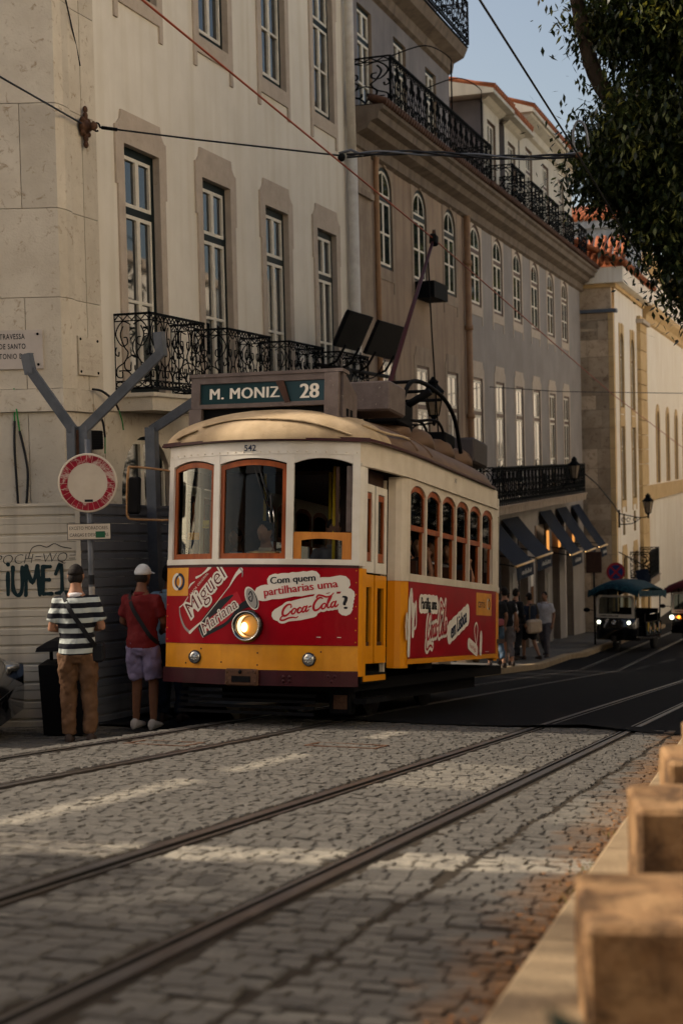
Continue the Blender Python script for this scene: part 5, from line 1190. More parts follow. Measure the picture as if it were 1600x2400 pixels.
mb = MB(); mb.box((-.82, y0 + .06, 3.0), (.75, y1 + .3, 3.3), 'black'); mb.obj('box_base', BOX)
DF = lambda a, b: (lambda u, v: (a + u, y0 + .0185, b + v))
for k, dx in enumerate((-.006, 0, .006)):
    dd = lambda a, b, k=k: (lambda u, v: (a + u, y0 + .0185 - .0006 * k, b + v))
    lettering('lettering', 'M. MONIZ', .165, dd(-.70 + dx, 3.365), 'ink_white', BOX, 'LEFT', 0, 0, 1.08); lettering('lettering', '28', .215, dd(.43 + dx * 1.3, 3.345), 'ink_white', BOX, 'CENTER', 0)
mb = MB(); mb.add([(.06, y0 - .01, 3.53), (.15, y0 - .014, 3.535), (.225, y0 - .012, 3.31), (.17, y0 - .01, 3.30), (.06, y0 + .01, 3.53), (.15, y0 + .01, 3.535), (.225, y0 + .01, 3.31), (.17, y0 + .01, 3.30)], [(0, 1, 2, 3), (4, 7, 6, 5), (0, 4, 5, 1), (1, 5, 6, 2), (2, 6, 7, 3), (3, 7, 4, 0)], 'wood_dark'); mb.obj('tape_strip', BOX)
# gear on the roof behind it
mb = MB(); mb.bbox((.30, 1.5, 3.35), (.98, 2.1, 3.68), .02, 'board_grey'); tp(mb, 'roof_locker')
mb = MB(); mb.bbox((-.60, 1.3, 3.3), (.20, 2.2, 3.62), .02, 'board_grey'); tp(mb, 'roof_locker')
PB = (0, 4.25, 3.72)
mb = MB(); mb.box((-.30, 3.7, 3.32), (.30, 5.0, 3.40), 'black'); mb.tube([(0, 4.25, 3.38), PB], .09, 'black', 10); mb.lathe([(.16, 0), (.18, .06), (.1, .12), (.03, .14)], (0, 4.25, 3.62), 'black', 14)
for s in (-.09, .09): mb.tube([(s, 4.25, 3.72), (s, 3.35, 3.66), (s, 3.1, 3.6)], .035, 'black', 8); mb.tube([(s, 3.3, 3.62 + .05), (s, 4.2, 3.84)], .02, 'black', 6)
tp(mb, 'trolley_base')
mb = MB(); tip = (.0, 6.73, 6.70); mb.tube([(0, 4.1, 3.63), PB, (0, 5.4, 5.13), tip], [.04, .04, .034, .024], 'wire_pole', 8); TPOLE = tp(mb, 'trolley_pole')
mb = MB(); mb.bbox((-.05, 6.66, 6.62), (.05, 6.84, 6.78), .02, 'black'); mb.lathe([(.02, -.02), (.06, -.015), (.045, 0), (.06, .015), (.02, .02)], (0, 6.76, 6.80), 'rust', 12, 'x'); mb.obj('trolley_wheel', TPOLE)
mb = MB(); mb.tube([(0, 6.45, 6.36), (.02, 6.62, 5.3), (.04, 6.95, 3.9), (.05, 7.2, 3.0)], .012, 'black', 5); tp(mb, 'retrieval_rope')
mb = MB()   # walkway frame and conduits around the pole base
for x in (-.45, .78):
    mb.tube(spline([(x, 2.5, 3.42), (x, 3.0, 3.92), (x, 4.2, 3.98), (x, 5.0, 3.80), (x, 5.4, 3.35)], 6), .028, 'black', 7)
for y in (3.0, 3.7, 4.4): mb.tube([(-.45, y, 3.92), (.78, y, 3.92)], .022, 'black', 6)
for x in (-.2, .1, .4, .62): mb.tube(spline([(x, 2.2, 3.4), (x + .05, 2.9, 3.60), (x - .03, 3.7, 3.56), (x + .06, 4.6, 3.66), (x, 5.3, 3.38)], 5), .02, 'black', 6)
mb.bbox((.40, 2.5, 3.36), (.78, 3.0, 3.62), .02, 'black'); mb.bbox((.1, 4.9, 3.4), (.7, 5.4, 3.58), .02, 'black'); mb.bbox((.35, 3.3, 3.4), (.6, 3.7, 3.75), .02, 'black'); mb.tube([(.55, 3.5, 3.7), (.9, 3.4, 3.86)], .05, 'black', 8)
tp(mb, 'roof_gear')
mb = MB(); mb.bbox((.10, 6.1, 3.30), (.80, 6.9, 3.66), .03, 'tram_roof_grey'); tp(mb, 'resistor_box')
mb = MB()
for i in range(8): mb.box((-.2 + .004 * i, 5.5 + .05 * i, 3.34), (.2, 5.53 + .05 * i, 3.56), 'black')
stuff(tp(mb, 'resistor_grid'))
# mirror bracket
mb = MB(); mb.tube(spline([(-1.06, .32, 2.60), (-1.40, .16, 2.63), (-1.46, .14, 2.58), (-1.46, .14, 2.2), (-1.45, .15, 2.10), (-1.38, .18, 2.08), (-1.06, .34, 2.08)], 6), .014, 'brass_old', 6); MR = tp(mb, 'mirror_bracket')
mb = MB(); mb.bbox((-1.44, .10, 2.13), (-1.30, .15, 2.52), .018, 'black'); mb.obj('mirror', MR)
# undercarriage
mb = MB(); mb.box((-.95, .5, .34), (.95, 7.2, .46), 'black'); mb.box((-.8, 1.2, .18), (.8, 6.2, .34), 'black')
for z in (.10, .16, .22, .28): mb.box((-.86, .22 + .3 * (z - .1), z), (.62, .25 + .3 * (z - .1), z + .03), 'black')
mb.bbox((.66, .55, .10), (.90, .72, .36), .02, 'black'); mb.box((.72, .54, .16), (.86, .552, .30), 'rust'); tp(mb, 'underframe')
for y in (2.4, 4.6):
    for x in (-.48, .48):
        mb = MB(); mb.lathe([(.05, -.05), (.30, -.05), (.33, -.03), (.33, .03), (.37, .035), (.37, .055), (.05, .055)], (x, y, .35), 'rail_steel', 24, 'x'); tp(mb, 'wheel')
mb = MB(); mb.box((.95, .5, .22), (1.08, 1.34, .27), 'black'); mb.box((.98, .55, .44), (1.03, 1.3, .50), 'tram_orange'); tp(mb, 'step')
# interior: floor, bulkheads, benches, ceiling, poles
mb = MB(); mb.box((-1.0, .45, .78), (1.0, 7.2, .84), 'wood_dark'); mb.box((-1.15, 1.5, 2.66), (1.15, 5.8, 2.70), 'wood_dark')
for x in ((-1.0, -.45), (.45, 1.0)): mb.box((x[0], 1.42, .84), (x[1], 1.47, 2.66), 'wood_dark')
mb.box((-.95, .35, .84), (.95, .42, 1.50), 'wood_dark'); mb.box((-1.0, 5.86, .84), (1.0, 5.9, 2.6), 'wood_dark'); tp(mb, 'saloon')
mb = MB()
for y in lin(2.0, 5.4, 5):
    for s in (-1, 1): mb.box((min(s * .35, s * 1.1), y - .2, 1.18), (max(s * .35, s * 1.1), y + .2, 1.26), 'wood_dark'); mb.box((min(s * .35, s * 1.1), y + .18, 1.26), (max(s * .35, s * 1.1), y + .23, 1.74), 'wood_dark')
stuff(tp(mb, 'benches'))
mb = MB()
for x, y in ((.62, .75), (-.70, .8), (.38, 1.3), (-.38, 1.3)): mb.tube([(x, y, .84), (x, y, 2.66)], .018, 'plate_yellow', 8)
mb.bbox((-.25, .5, .84), (.05, .75, 1.72), .02, 'wood_dark'); mb.lathe([(.02, 0), (.16, 0), (.16, .03), (.02, .04)], (-.1, .62, 1.73), 'brass', 18); tp(mb, 'cab_fittings')
# ---------------------------------------------------------------- on the corner building
CAMX = Matrix.Rotation(PSI, 4, 'Z')       # the side wall and the hoarding run square to the street sign, turned 19 degrees from the street
def sfn(o): return lambda u, v: sw_(u, o, v)
pl = thing('street_sign', 'marble street plaque reading TRAVESSA DE SANTO ANTONIO DA SE', 'street sign', sw_(-.67, .0, 2.45)); b = Vector(pl.location)
def wpart(mb, name, t): return mb.obj(name, t, tuple(-Vector(t.location)))
mb = MB(); vs = [sw_(s, o, z) for o in (.028, -.01) for s, z in ((-1.12, 2.225), (-.22, 2.225), (-.22, 2.68), (-1.12, 2.68))]; mb.add(vs, [(0, 1, 2, 3), (7, 6, 5, 4), (0, 4, 5, 1), (1, 5, 6, 2), (2, 6, 7, 3), (3, 7, 4, 0)], 'marble'); wpart(mb, 'plate', pl)
def wtext(body, size, at, fn, m, t, bold=0, space=1.0, align='CENTER', rot=0, shear=0):
    o = lettering('lettering', body, size, fn, m, t, align, bold, shear, space, rot, at); o.location = -Vector(t.location); return o
for txt, z in (('TRAVESSA', 2.575), ('DE SANTO', 2.46), ('ANTONIO DA SE', 2.345)): wtext(txt, .088, (0, z), lambda u, v: sw_(-.575 + u * .66, .0295, v), 'ink_black', pl, .0012, 1.15)
mb = MB()
for s, z in ((-.275, 2.63), (-.275, 2.275), (-1.065, 2.63), (-1.065, 2.275)): mb.ell(sw_(s, .03, z), (.016, .016, .016), 'iron', 10, 6)
stuff(wpart(mb, 'screws', pl))
pl = thing('street_sign', 'small pale upright plaque reading LARGO DE SANTO ANTONIO DA SE beside the balcony', 'street sign', (-8.54, 15.42, 2.41))
mb = MB(); mb.bbox((-8.545, 15.17, 2.17), (-8.515, 15.67, 2.64), .004, 'stone_corner'); wpart(mb, 'plate', pl)
for txt, z in (('LARGO', 2.52), ('DE', 2.42), ('SANTO ANTONIO', 2.325), ('DA SE', 2.235)): wtext(txt, .062, (15.42, z), lambda u, v: (-8.5142, u, v), 'stone_surround', pl, .0005)
mb = MB()
for y, z in ((15.21, 2.60), (15.63, 2.60), (15.21, 2.21), (15.63, 2.21)): mb.ell((-8.513, y, z), (.014, .018, .018), 'iron', 10, 6)
stuff(wpart(mb, 'screws', pl))
jb = thing('junction_box', 'black electrical box on the stone corner behind the round sign', 'box', (-8.5, 15.3, 1.3))
mb = MB(); mb.bbox((-8.58, 15.16, 1.27), (-8.40, 15.50, 1.50), .01, 'black'); wpart(mb, 'case', jb)
mb = MB()
for k in range(7): mb.box((-8.40, 15.18, 1.29 + .03 * k), (-8.392, 15.48, 1.305 + .03 * k), 'iron')
stuff(wpart(mb, 'louvre', jb))
def cable(name, pts, r, m, lab, cat='cable', group=None, tip=None, n=8):
    mb = MB(); p = spline(pts, n); mb.tube(p, r, m, 6)
    o = mb.obj(name); tag(o, lab, cat, group)
    if tip:
        mb = MB(); mb.tube(spline(tip, n), r * .62, 'cable_green', 6); mb.obj('green_wire', o)
    return o
W_ = lambda s, z, o=.03: sw_(s, o, z)
cable('wall_cable', [W_(-.575, 1.62), W_(-.585, 1.3), W_(-.575, .95), W_(-.56, .5)], .015, 'cable_black', 'black cable with long green end hanging on the stone wall', tip=[W_(-.57, 2.0), W_(-.575, 1.62)])
cable('wall_cable', [W_(-.52, 1.50), W_(-.46, 1.2), W_(-.44, .95), W_(-.48, .5)], .015, 'cable_black', 'black cable bowed outward, second on the stone wall', tip=[W_(-.545, 1.76, .05), W_(-.52, 1.50)])
cable('wall_cable', [(-8.45, 15.36, 2.0), (-8.42, 15.55, 1.98), (-8.40, 15.80, 1.87), (-8.42, 15.95, 1.77)], .015, 'cable_black', 'short black cable arching out from the wall under the small plaque', tip=[(-8.42, 15.95, 1.77), (-8.43, 16.05, 1.64), (-8.45, 16.12, 1.52)])
cable('wall_cable', [(-8.42, 15.42, 1.72), (-8.40, 15.50, 1.6), (-8.41, 15.56, 1.42)], .014, 'cable_black', 'short black cable hanging beside the black electrical box', tip=[(-8.41, 15.56, 1.42), (-8.42, 15.57, 1.22)])
an = thing('wall_anchor', 'ornate rusty wall anchor holding the overhead span wire', 'wall anchor', (-8.52, 15.47, 5.18))
mb = MB()
for k in range(8):
    t = k * pi / 4; mb.ell((-8.50, 15.47 + .10 * math.cos(t), 5.18 + .11 * math.sin(t)), (.03, .035, .035), 'rust', 8, 6)
mb.lathe([(.12, 0), (.10, .04), (.05, .06), (.045, .12), (.06, .14), (.03, .18)], (-8.53, 15.47, 5.18), 'rust', 16, 'x')
for z in (5.32, 5.39, 5.04, 4.97): mb.ell((-8.50, 15.47, z), (.03, .04, .045), 'rust', 8, 6)
wpart(mb, 'rosette', an)
mb = MB(); mb.tube([(-8.36 + .04 * math.cos(t), 15.49, 5.17 + .05 * math.sin(t)) for t in lin(0, 5.2, 12)], .012, 'iron', 6); wpart(mb, 'hook', an)

# hoarding: square-on run, then a return along the pavement
def hoard(name, lab, P0, P1, z0, z1, n, m, group):
    t = thing(name, lab, 'hoarding', (P1[0], P1[1], z0[0]), (0, 0, 0), group)
    A, B = Vector((P0[0], P0[1], 0)), Vector((P1[0], P1[1], 0)); d = (B - A).normalized(); nn = Vector((d.y, -d.x, 0))
    za, zb = z0, z1
    for k in range(n):
        f0, f1 = k / n, (k + 1) / n; mb = MB(); prof = [(0, .02), (0, .30), (-.018, .36), (-.018, .44), (0, .50), (0, .97), (-.012, .98), (-.012, 1.0), (-.03, 1.0), (-.03, .02)]
        vs = []
        for P, (lo, hi) in ((A, za), (B, zb)):
            for o, q in prof: v = P + nn * o; vs.append((v.x, v.y, lo + (hi - lo) * (f0 + (f1 - f0) * q)))
        N_ = len(prof); mb.add(vs, [(i, (i + 1) % N_, N_ + (i + 1) % N_, N_ + i) for i in range(N_)] + [tuple(range(N_)), tuple(range(2 * N_ - 1, N_ - 1, -1))], m); wpart(mb, 'hoarding_board', t)
    mb = MB(); vs = []
    for P, (lo, hi) in ((A, za), (B, zb)):
        for o, q in ((.015, hi - .01), (.015, hi + .02), (-.045, hi + .02), (-.045, hi - .01)): v = P + nn * o; vs.append((v.x, v.y, q))
    mb.add(vs, [(i, (i + 1) % 4, 4 + (i + 1) % 4, 4 + i) for i in range(4)] + [(0, 1, 2, 3), (7, 6, 5, 4)], m); wpart(mb, 'cap_rail', t)
    return t
HC = (-7.60, 13.45)
HL_ = (HC[0] - 5 * R0.x, HC[1] - 5 * R0.y)
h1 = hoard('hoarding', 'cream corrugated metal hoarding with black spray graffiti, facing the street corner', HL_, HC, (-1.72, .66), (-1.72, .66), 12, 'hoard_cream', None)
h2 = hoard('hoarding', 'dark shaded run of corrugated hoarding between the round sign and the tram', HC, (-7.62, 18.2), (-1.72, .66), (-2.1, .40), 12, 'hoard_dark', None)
def hf(o): return lambda u, v: tuple(Vector((HC[0], HC[1], 0)) + R0 * u - F0 * o + Zv * v)
mb = MB(); mb.add([hf(.012)(s, z) for s, z in ((-.05, -1.7), (.0, -1.7), (.0, .66), (-.05, .66))], [(0, 1, 2, 3)], 'hoard_cream'); wpart(mb, 'corner_strip', h1)
mat('spray', (.006, .022, .026), .6)
mb = MB()
for k, pts in enumerate((((-.785, -.06), (-.79, -.29)), ((-.782, .035), (-.780, .03)), ((-.73, .0), (-.735, -.22), (-.69, -.30), (-.64, -.24), (-.63, .0)), ((-.60, -.30), (-.585, .01)), ((-.585, .01), (-.525, -.17), (-.465, .01)), ((-.465, .01), (-.45, -.30)), ((-.41, .0), (-.415, -.29)), ((-.41, .0), (-.33, .0)), ((-.41, -.14), (-.345, -.14)), ((-.41, -.29), (-.325, -.29)), ((-.275, -.08), (-.215, .02), (-.21, -.28)), ((-.275, -.285), (-.155, -.28)), ((-.115, -.275), (-.112, -.27)), ((-.895, .01), (-.90, -.28)))):
    p = [(q.x, q.y) for q in spline([(a_, b_, 0) for a_, b_ in pts], 5)]; ribbon(mb, p, [.042 + .006 * math.sin(k + i) for i in range(len(p))], lambda u, v, o=0: hf(.004 + o)(u, v), 'spray', .0003 * k)
stuff(wpart(mb, 'graffiti', h1))
wtext('{ NPOCH=WQ=', .15, (-.06, .05), hf(.004), 'ink_black', h1, -.003, 1.0, 'RIGHT', .02, .25)
mb = MB(); p = [(q.x, q.y) for q in spline([(-.56, .10, 0), (-.52, .20, 0), (-.44, .23, 0), (-.36, .21, 0), (-.28, .245, 0), (-.2, .21, 0), (-.1, .19, 0)], 6)]; ribbon(mb, p, [.009] * len(p), lambda u, v, o=0: hf(.004)(u, v), 'ink_black'); wpart(mb, 'scribble', h1)

# steel Y posts behind the hoarding
def sqbar(mb, a, b, w, m): mb.tube([a, b], w * .707, m, 4, False, True, None, True)
yp = thing('steel_post', 'grey steel Y shaped prop rising behind the round sign', 'steel post', (-7.78, 13.72, -1.7))
mb = MB(); sqbar(mb, (-7.81, 13.72, -1.7), (-7.81, 13.72, 1.50), .10, 'steel_grey'); sqbar(mb, (-7.68, 13.76, -1.7), (-7.68, 13.76, 1.50), .10, 'steel_grey'); mb.box((-7.76, 13.70, -1.0), (-7.73, 13.80, 1.46), 'rust'); wpart(mb, 'upright', yp)
mb = MB(); sqbar(mb, (-7.80, 13.72, 1.46), (-8.22, 13.58, 2.12), .10, 'steel_grey'); sqbar(mb, (-8.22, 13.58, 2.08), (-8.26, 13.57, 2.30), .10, 'steel_grey'); wpart(mb, 'arm', yp)
mb = MB(); sqbar(mb, (-7.69, 13.75, 1.46), (-6.86, 14.02, 2.28), .10, 'steel_grey'); sqbar(mb, (-6.86, 14.02, 2.24), (-6.88, 14.01, 2.50), .10, 'steel_grey'); wpart(mb, 'arm', yp)
yp = thing('steel_post', 'grey steel prop bent towards the tram roof, behind the mirror', 'steel post', (-7.45, 14.91, -1.9))
mb = MB(); sqbar(mb, (-7.45, 14.91, -1.9), (-7.45, 14.91, 1.50), .12, 'steel_grey'); wpart(mb, 'upright', yp)
mb = MB(); sqbar(mb, (-7.45, 14.91, 1.47), (-6.75, 15.1, 1.92), .10, 'steel_grey'); wpart(mb, 'arm', yp)

# round sign on its pole
sg = thing('road_sign', 'round no vehicles sign with worn red ring above EXCETO MORADORES plate', 'road sign', (-7.23, 12.98, -1.66), (0, 0, PSI))
mb = MB(); mb.tube([(0, .05, 0), (0, .05, 3.0)], .03, 'steel_grey', 10); wp_ = mb.obj('pole', sg)
mb = MB()
for z, m_ in ((1.25, 'ink_white'), (1.38, 'ink_grey'), (1.5, 'ink_black'), (1.14, 'ink_black')): mb.tube([(0, .05, z), (0, .05, z + .1)], .0315, m_, 10, cap=False)
stuff(mb.obj('pole_stickers', sg))
mat('sign_ring', (.33, .012, .03), .5, (.20, .008, .02), 12, spots=(.50, .40, .34), spscale=7, spthr=(.5, .58))
zc_ = 2.55; mb = MB(); mb.lathe([(.002, -.012), (.298, -.012), (.306, -.004), (.306, .012), (.298, .014), (.002, .014)], (0, 0, zc_), 'sign_white', 48, 'y', False); disc = mb.obj('disc', sg)
mb = MB()
for k in range(28):
    a0, a1 = 2 * pi * k / 28 + .006, 2 * pi * (k + 1) / 28 - .006; r0, r1 = .205, .285
    q = [(r0 * math.cos(a0), r0 * math.sin(a0)), (r1 * math.cos(a0), r1 * math.sin(a0)), (r1 * math.cos((a0 + a1) / 2), r1 * math.sin((a0 + a1) / 2)), (r1 * math.cos(a1), r1 * math.sin(a1)), (r0 * math.cos(a1), r0 * math.sin(a1)), (r0 * math.cos((a0 + a1) / 2), r0 * math.sin((a0 + a1) / 2))]
    mb.add([(x, -.0132, zc_ + z) for x, z in q], [tuple(range(6))], 'sign_ring')
stuff(mb.obj('red_ring', sg))
mb = MB(); mb.box((-.035, -.0136, zc_ - .195), (.05, -.0126, zc_ - .17), 'ink_black'); mb.obj('maker_label', sg)
mb = MB(); mb.box((-.225, -.01, 1.965), (.225, .0, 2.135), 'ink_black'); mb.box((-.218, -.0115, 1.972), (.218, -.0102, 2.128), 'sign_white'); pt = mb.obj('plate', sg)
lettering('lettering', 'EXCETO MORADORES.', .049, lambda u, v: (u * .80, -.0122, v), 'ink_black', sg, 'CENTER', 0, 0, 1.0, 0, (0, 2.07)); lettering('lettering', 'CARGAS E DESCARGAS', .049, lambda u, v: (u * .80, -.0122, v), 'ink_black', sg, 'CENTER', 0, 0, .97, 0, (0, 2.0))
mb = MB(); mb.box((.068, -.0142, 1.985), (.165, -.0134, 2.05), 'sticker_green'); mb.obj('green_sticker', sg)

# bin and parked car at the left edge
bn = thing('litter_bin', 'black wheeled bin behind the man in the striped shirt', 'bin', (-7.52, 12.95, -1.68), (0, 0, PSI))
mb = MB(); mb.loft([[(-.22, -.2, 0), (.22, -.2, 0), (.22, .2, 0), (-.22, .2, 0)], [(-.25, -.23, .72), (.25, -.23, .72), (.25, .25, .72), (-.25, .25, .72)]], 'black', False); mb.obj('body', bn)
mb = MB(); mb.loft([[(-.27, -.25, .86), (.27, -.25, .86), (.27, .27, .86), (-.27, .27, .86)], [(-.26, -.23, .90), (.26, -.23, .90), (.26, .27, .90), (-.26, .27, .90)], [(-.15, -.1, .95), (.15, -.1, .95), (.15, .25, .95), (-.15, .25, .95)]], 'black', False); mb.obj('lid', bn)
mb = MB()
for s in (-.2, .2): mb.tube([(s, .2, .72), (s, .2, .88)], .02, 'black', 6); mb.lathe([(.02, -.02), (.1, -.02), (.1, .02), (.02, .02)], (s, .24, .1), 'rubber', 14, 'x')
mb.obj('wheels', bn)
car = thing('parked_car', 'glossy black car nosing into the picture at the lower left edge', 'car', (-7.76, 12.22, -1.66), (0, 0, PSI))
pr = [(-4.2, .25), (-4.25, .6), (-4.15, .95), (-3.6, 1.42), (-2.2, 1.48), (-1.35, 1.02), (-.45, .86), (-.12, .70), (.0, .5), (.0, .22)]
rings = []
for x, z in pr: pass
def carsec(t):  # half width along the length
    return .84 - .16 * max(0, (t + .5) / .5) ** 2 if t > -.5 else .84
mb = MB(); rings = []
for x in lin(-4.2, 0, 29):
    # height of the bonnet and roof line at this length
    up = [(a, b) for a, b in pr[1:9]]; z = .5
    for (a0, b0), (a1, b1) in zip(up, up[1:]):
        if a0 <= x <= a1: z = b0 + (b1 - b0) * (x - a0) / (a1 - a0)
    w = carsec(x); cab = max(0, z - .98)
    rings.append([(x, -w * .9, .22), (x, -w, .42), (x, -w, .68), (x, -w * (.97 - .28 * cab), min(z, .98) - .03 if cab == 0 else .95), (x, -w * (.86 - .35 * cab), z - .02), (x, -w * .4, z), (x, w * .4, z), (x, w * (.86 - .35 * cab), z - .02), (x, w * (.97 - .28 * cab), min(z, .98) - .03 if cab == 0 else .95), (x, w, .68), (x, w, .42), (x, w * .9, .22)])
mb.loft(rings, 'car_black'); mb.obj('body', car)
for x in (-.75, -3.4):
    for s in (-.78, .78):
        mb = MB(); mb.lathe([(.12, -.1), (.30, -.1), (.32, -.06), (.32, .06), (.30, .1), (.12, .1)], (x, s, .32), 'rubber', 22, 'y'); wh = mb.obj('wheel', car)
        mb = MB(); mb.lathe([(.02, -.105), (.2, -.1), (.21, .1), (.02, .105)], (x, s, .32), 'chrome', 16, 'y'); mb.obj('rim', wh)
for s in (-1, 1):
    mb = MB(); mb.ell((-.16, s * .62, .66), (.14, .14, .06), 'lens_clear', 12, 8); mb.obj('headlight', car)
mb = MB(); mb.box((-.52, -.865, .70), (-.40, -.845, .78), 'plate_yellow'); mb.obj('marker', car)
mb = MB(); mb.bbox((-1.5, -1.02, .95), (-1.3, -.84, 1.08), .03, 'car_black'); mb.obj('mirror', car)

# ---------------------------------------------------------------- overhead lines
def wire(lab, pts, r, m='cable_black', cat='overhead wire'):
    mb = MB(); mb.tube(pts, r, m, 5); return tag(mb.obj('overhead_wire'), lab, cat)
wire('copper red contact wire above the tram that its pole touches', [(-5.52, -4, 6.2), (-5.5, 6, 5.40), (-5.5, 11.07, 5.01), (-5.52, 20.43, 4.315), (-5.5, 29, 3.53), (-5.5, 38.3, 2.70), (-5.3, 60, .95), (-5.0, 80, -.3)], .011, 'wire_red')
wire('dark contact wire crossing the sky beside the tree', [(-2.4, -4, 5.4), (-2.4, 10.28, 4.40), (-2.4, 14.22, 4.13), (-2.4, 17, 3.89), (-2.4, 30, 2.8), (-2.6, 60, .9)], .010)
sp = wire('dark span wire from the wall anchor to the middle of the street', [(-8.33, 15.5, 5.165), (-7.2, 15.85, 4.98), (-5.52, 16.3, 4.72)], .012)
mb = MB(); mb.tube([(-8.30, 15.5, 5.16), (-8.12, 15.56, 5.13)], .022, 'iron', 6); mb.obj('turnbuckle', sp)
wire('dark wire running up left from the wall anchor', [(-8.5, 15.4, 5.2), (-8.24, 13.18, 5.19), (-7.9, 8, 5.2)], .012)
tw = thing('twisted_cable', 'grey bundle of twisted cables slung across the street under the long balcony', 'cable', (-5.5, 16.3, 4.7))
for k in range(3):
    mb = MB(); pts = [(-5.45 + 2.7 * t, 16.3 + .35 * t + .018 * math.cos(14 * t + k * 2.1), 4.71 - .16 * t + .09 * t * (1 - t) * (1 - 2 * t) * 4 + .022 * math.sin(14 * t + k * 2.1)) for t in lin(0, 1, 40)]; mb.tube(pts, .013, 'cable_black' if k else 'steel_grey', 5); wpart(mb, 'strand', tw)
mb = MB(); mb.ell((-5.52, 16.3, 4.70), (.05, .05, .05), 'iron', 8, 6); mb.tube([(-5.55, 16.3, 4.75), (-5.40, 16.31, 4.78), (-5.25, 16.32, 4.70)], .018, 'steel_grey', 6); wpart(mb, 'clamp', tw)
mb = MB(); mb.tube(spline([(-2.78, 16.66, 4.55), (-2.80, 16.66, 4.80), (-2.74, 16.66, 4.93), (-2.66, 16.66, 4.86), (-2.62, 16.66, 4.62)], 6), .016, 'steel_grey', 6); mb.ell((-2.74, 16.66, 4.54), (.05, .05, .035), 'rust', 8, 6); wpart(mb, 'loop', tw)
wire('thin stay hanging at the top of the stone corner', [(-8.5, 14.7, 7.6), (-8.5, 15.08, 6.59), (-8.56, 15.40, 6.15), (-8.55, 15.47, 5.92)], .010)
wire('thin wire strung across the street in front of the grey building', [(-8.5, 36.8, 2.96), (-7.0, 38.5, 2.85), (-4, 41.7, 2.81)], .010)
wire('sagging cable from the far balcony to the stone pier', [(-8.1, 48.9, .55), (-7.7, 49.5, .1), (-7.4, 51.2, -.65), (-7.38, 52.1, -.95)], .022)

# ---------------------------------------------------------------- lamps, awnings, signs along the left pavement
def lantern(lab, loc, bracket, h=.8):
    t = thing('wall_lantern', lab, 'street lamp', loc, (0, 0, 0), 'wall lanterns along the street'); k = h / .8
    mb = MB(); r0, r1 = .10 * k, .19 * k
    for j in range(6):
        a = j * pi / 3; mb.tube([(r0 * math.cos(a), r0 * math.sin(a), .08 * k), (r1 * math.cos(a), r1 * math.sin(a), .52 * k)], .012 * k, 'iron', 5)
    for r, z in ((r0, .08 * k), (r1, .52 * k)): mb.tube([(r * math.cos(j * pi / 3), r * math.sin(j * pi / 3), z) for j in range(7)], .014 * k, 'iron', 5)
    mb.obj('cage', t)
    mb = MB(); mb.loft([[(.94 * r * math.cos(j * pi / 3), .94 * r * math.sin(j * pi / 3), z) for j in range(6)] for r, z in ((r0, .09 * k), (r1, .51 * k))], 'glass_lantern', False); mb.obj('glass', t)
    mb = MB(); mb.loft([[(r * math.cos(j * pi / 3), r * math.sin(j * pi / 3), z) for j in range(6)] for r, z in ((.225 * k, .52 * k), (.20 * k, .56 * k), (.10 * k, .66 * k), (.09 * k, .70 * k), (.11 * k, .72 * k), (.06 * k, .77 * k), (.02 * k, .82 * k))], 'iron', False); mb.obj('cap', t)
    mb = MB(); mb.lathe([(.10 * k, .08 * k), (.05 * k, .03 * k), (.03 * k, -.04 * k), (.05 * k, -.07 * k), (.015 * k, -.12 * k)], (0, 0, 0), 'iron', 10); mb.obj('finial', t)
    mb = MB(); bx, by, bz = bracket
    mb.tube(spline([(0, 0, -.06), (bx * .35, by * .35, -.08), (bx, by, bz + .12)], 6), .02, 'iron', 6); mb.tube(spline([(bx * .25, by * .25, -.09), (bx * .55, by * .55, -.30), (bx, by, bz - .28)], 6), .018, 'iron', 6)
    for q in (.45, .68, .85):
        mb.tube([(bx * q + .07 * math.cos(a) * (1 if bx else 0), by * q + .0, -.16 + .07 * math.sin(a)) for a in lin(0, 5.4, 12)], .013, 'iron', 5)
    mb.box((bx - .03, by - .04, bz - .40), (bx + .03, by + .04, bz + .25), 'iron'); mb.obj('bracket', t)
lantern('big dark wall lantern hanging above the middle of the tram roof', (-7.2, 26.4, 1.83), (-1.35, 0, 0))
lantern('dark wall lantern in front of the far end of the long balcony', (-7.6, 44.3, .33), (-.95, 0, 0), .74)
lantern('wall lantern on a scrolled bracket against the pale far wall', (-6.36, 52.6, -1.1), (-1.05, 0, -.05), .78)

fl = thing('floodlight', 'pair of big black floodlights raised above the tram roof', 'floodlight', (-7.4, 23.0, 2.4))
for (y, z, x) in ((22.27, 3.2, -7.4), (24.1, 3.18, -7.4)):
    X = Matrix.Translation((x, y, z)) @ Matrix.Rotation(rad(26), 4, 'Y'); hw_ = .60 if y < 23 else .86
    mb = MB(); mb.loft([[X @ Vector((dx, dy * hw_, dz)) for dx, dy, dz in ((-d, -s, -k), (-d, s, -k), (-d, s, k), (-d, -s, k))] for d, s, k in ((.10, .8, .24), (.04, 1, .31), (-.02, 1, .31))], 'black', False); wpart(mb, 'lamp_housing', fl)
mb = MB()
for y in (21.9, 22.6, 23.5, 24.6): mb.tube([(-7.42, y, 2.95), (-7.6, y + .05, 2.70), (-7.75, y, 2.62)], .022, 'black', 6)
mb.tube([(-7.75, 21.5, 2.62), (-7.75, 25.3, 2.62)], .035, 'black', 8); mb.tube([(-7.75, 23.2, 2.62), (-8.6, 23.2, 2.35)], .035, 'black', 8); mb.tube([(-7.75, 22.2, 2.62), (-8.6, 22.2, 2.4)], .035, 'black', 8); mb.bbox((-7.85, 22.0, 2.2), (-7.55, 22.6, 2.6), .02, 'black'); wpart(mb, 'mount', fl)
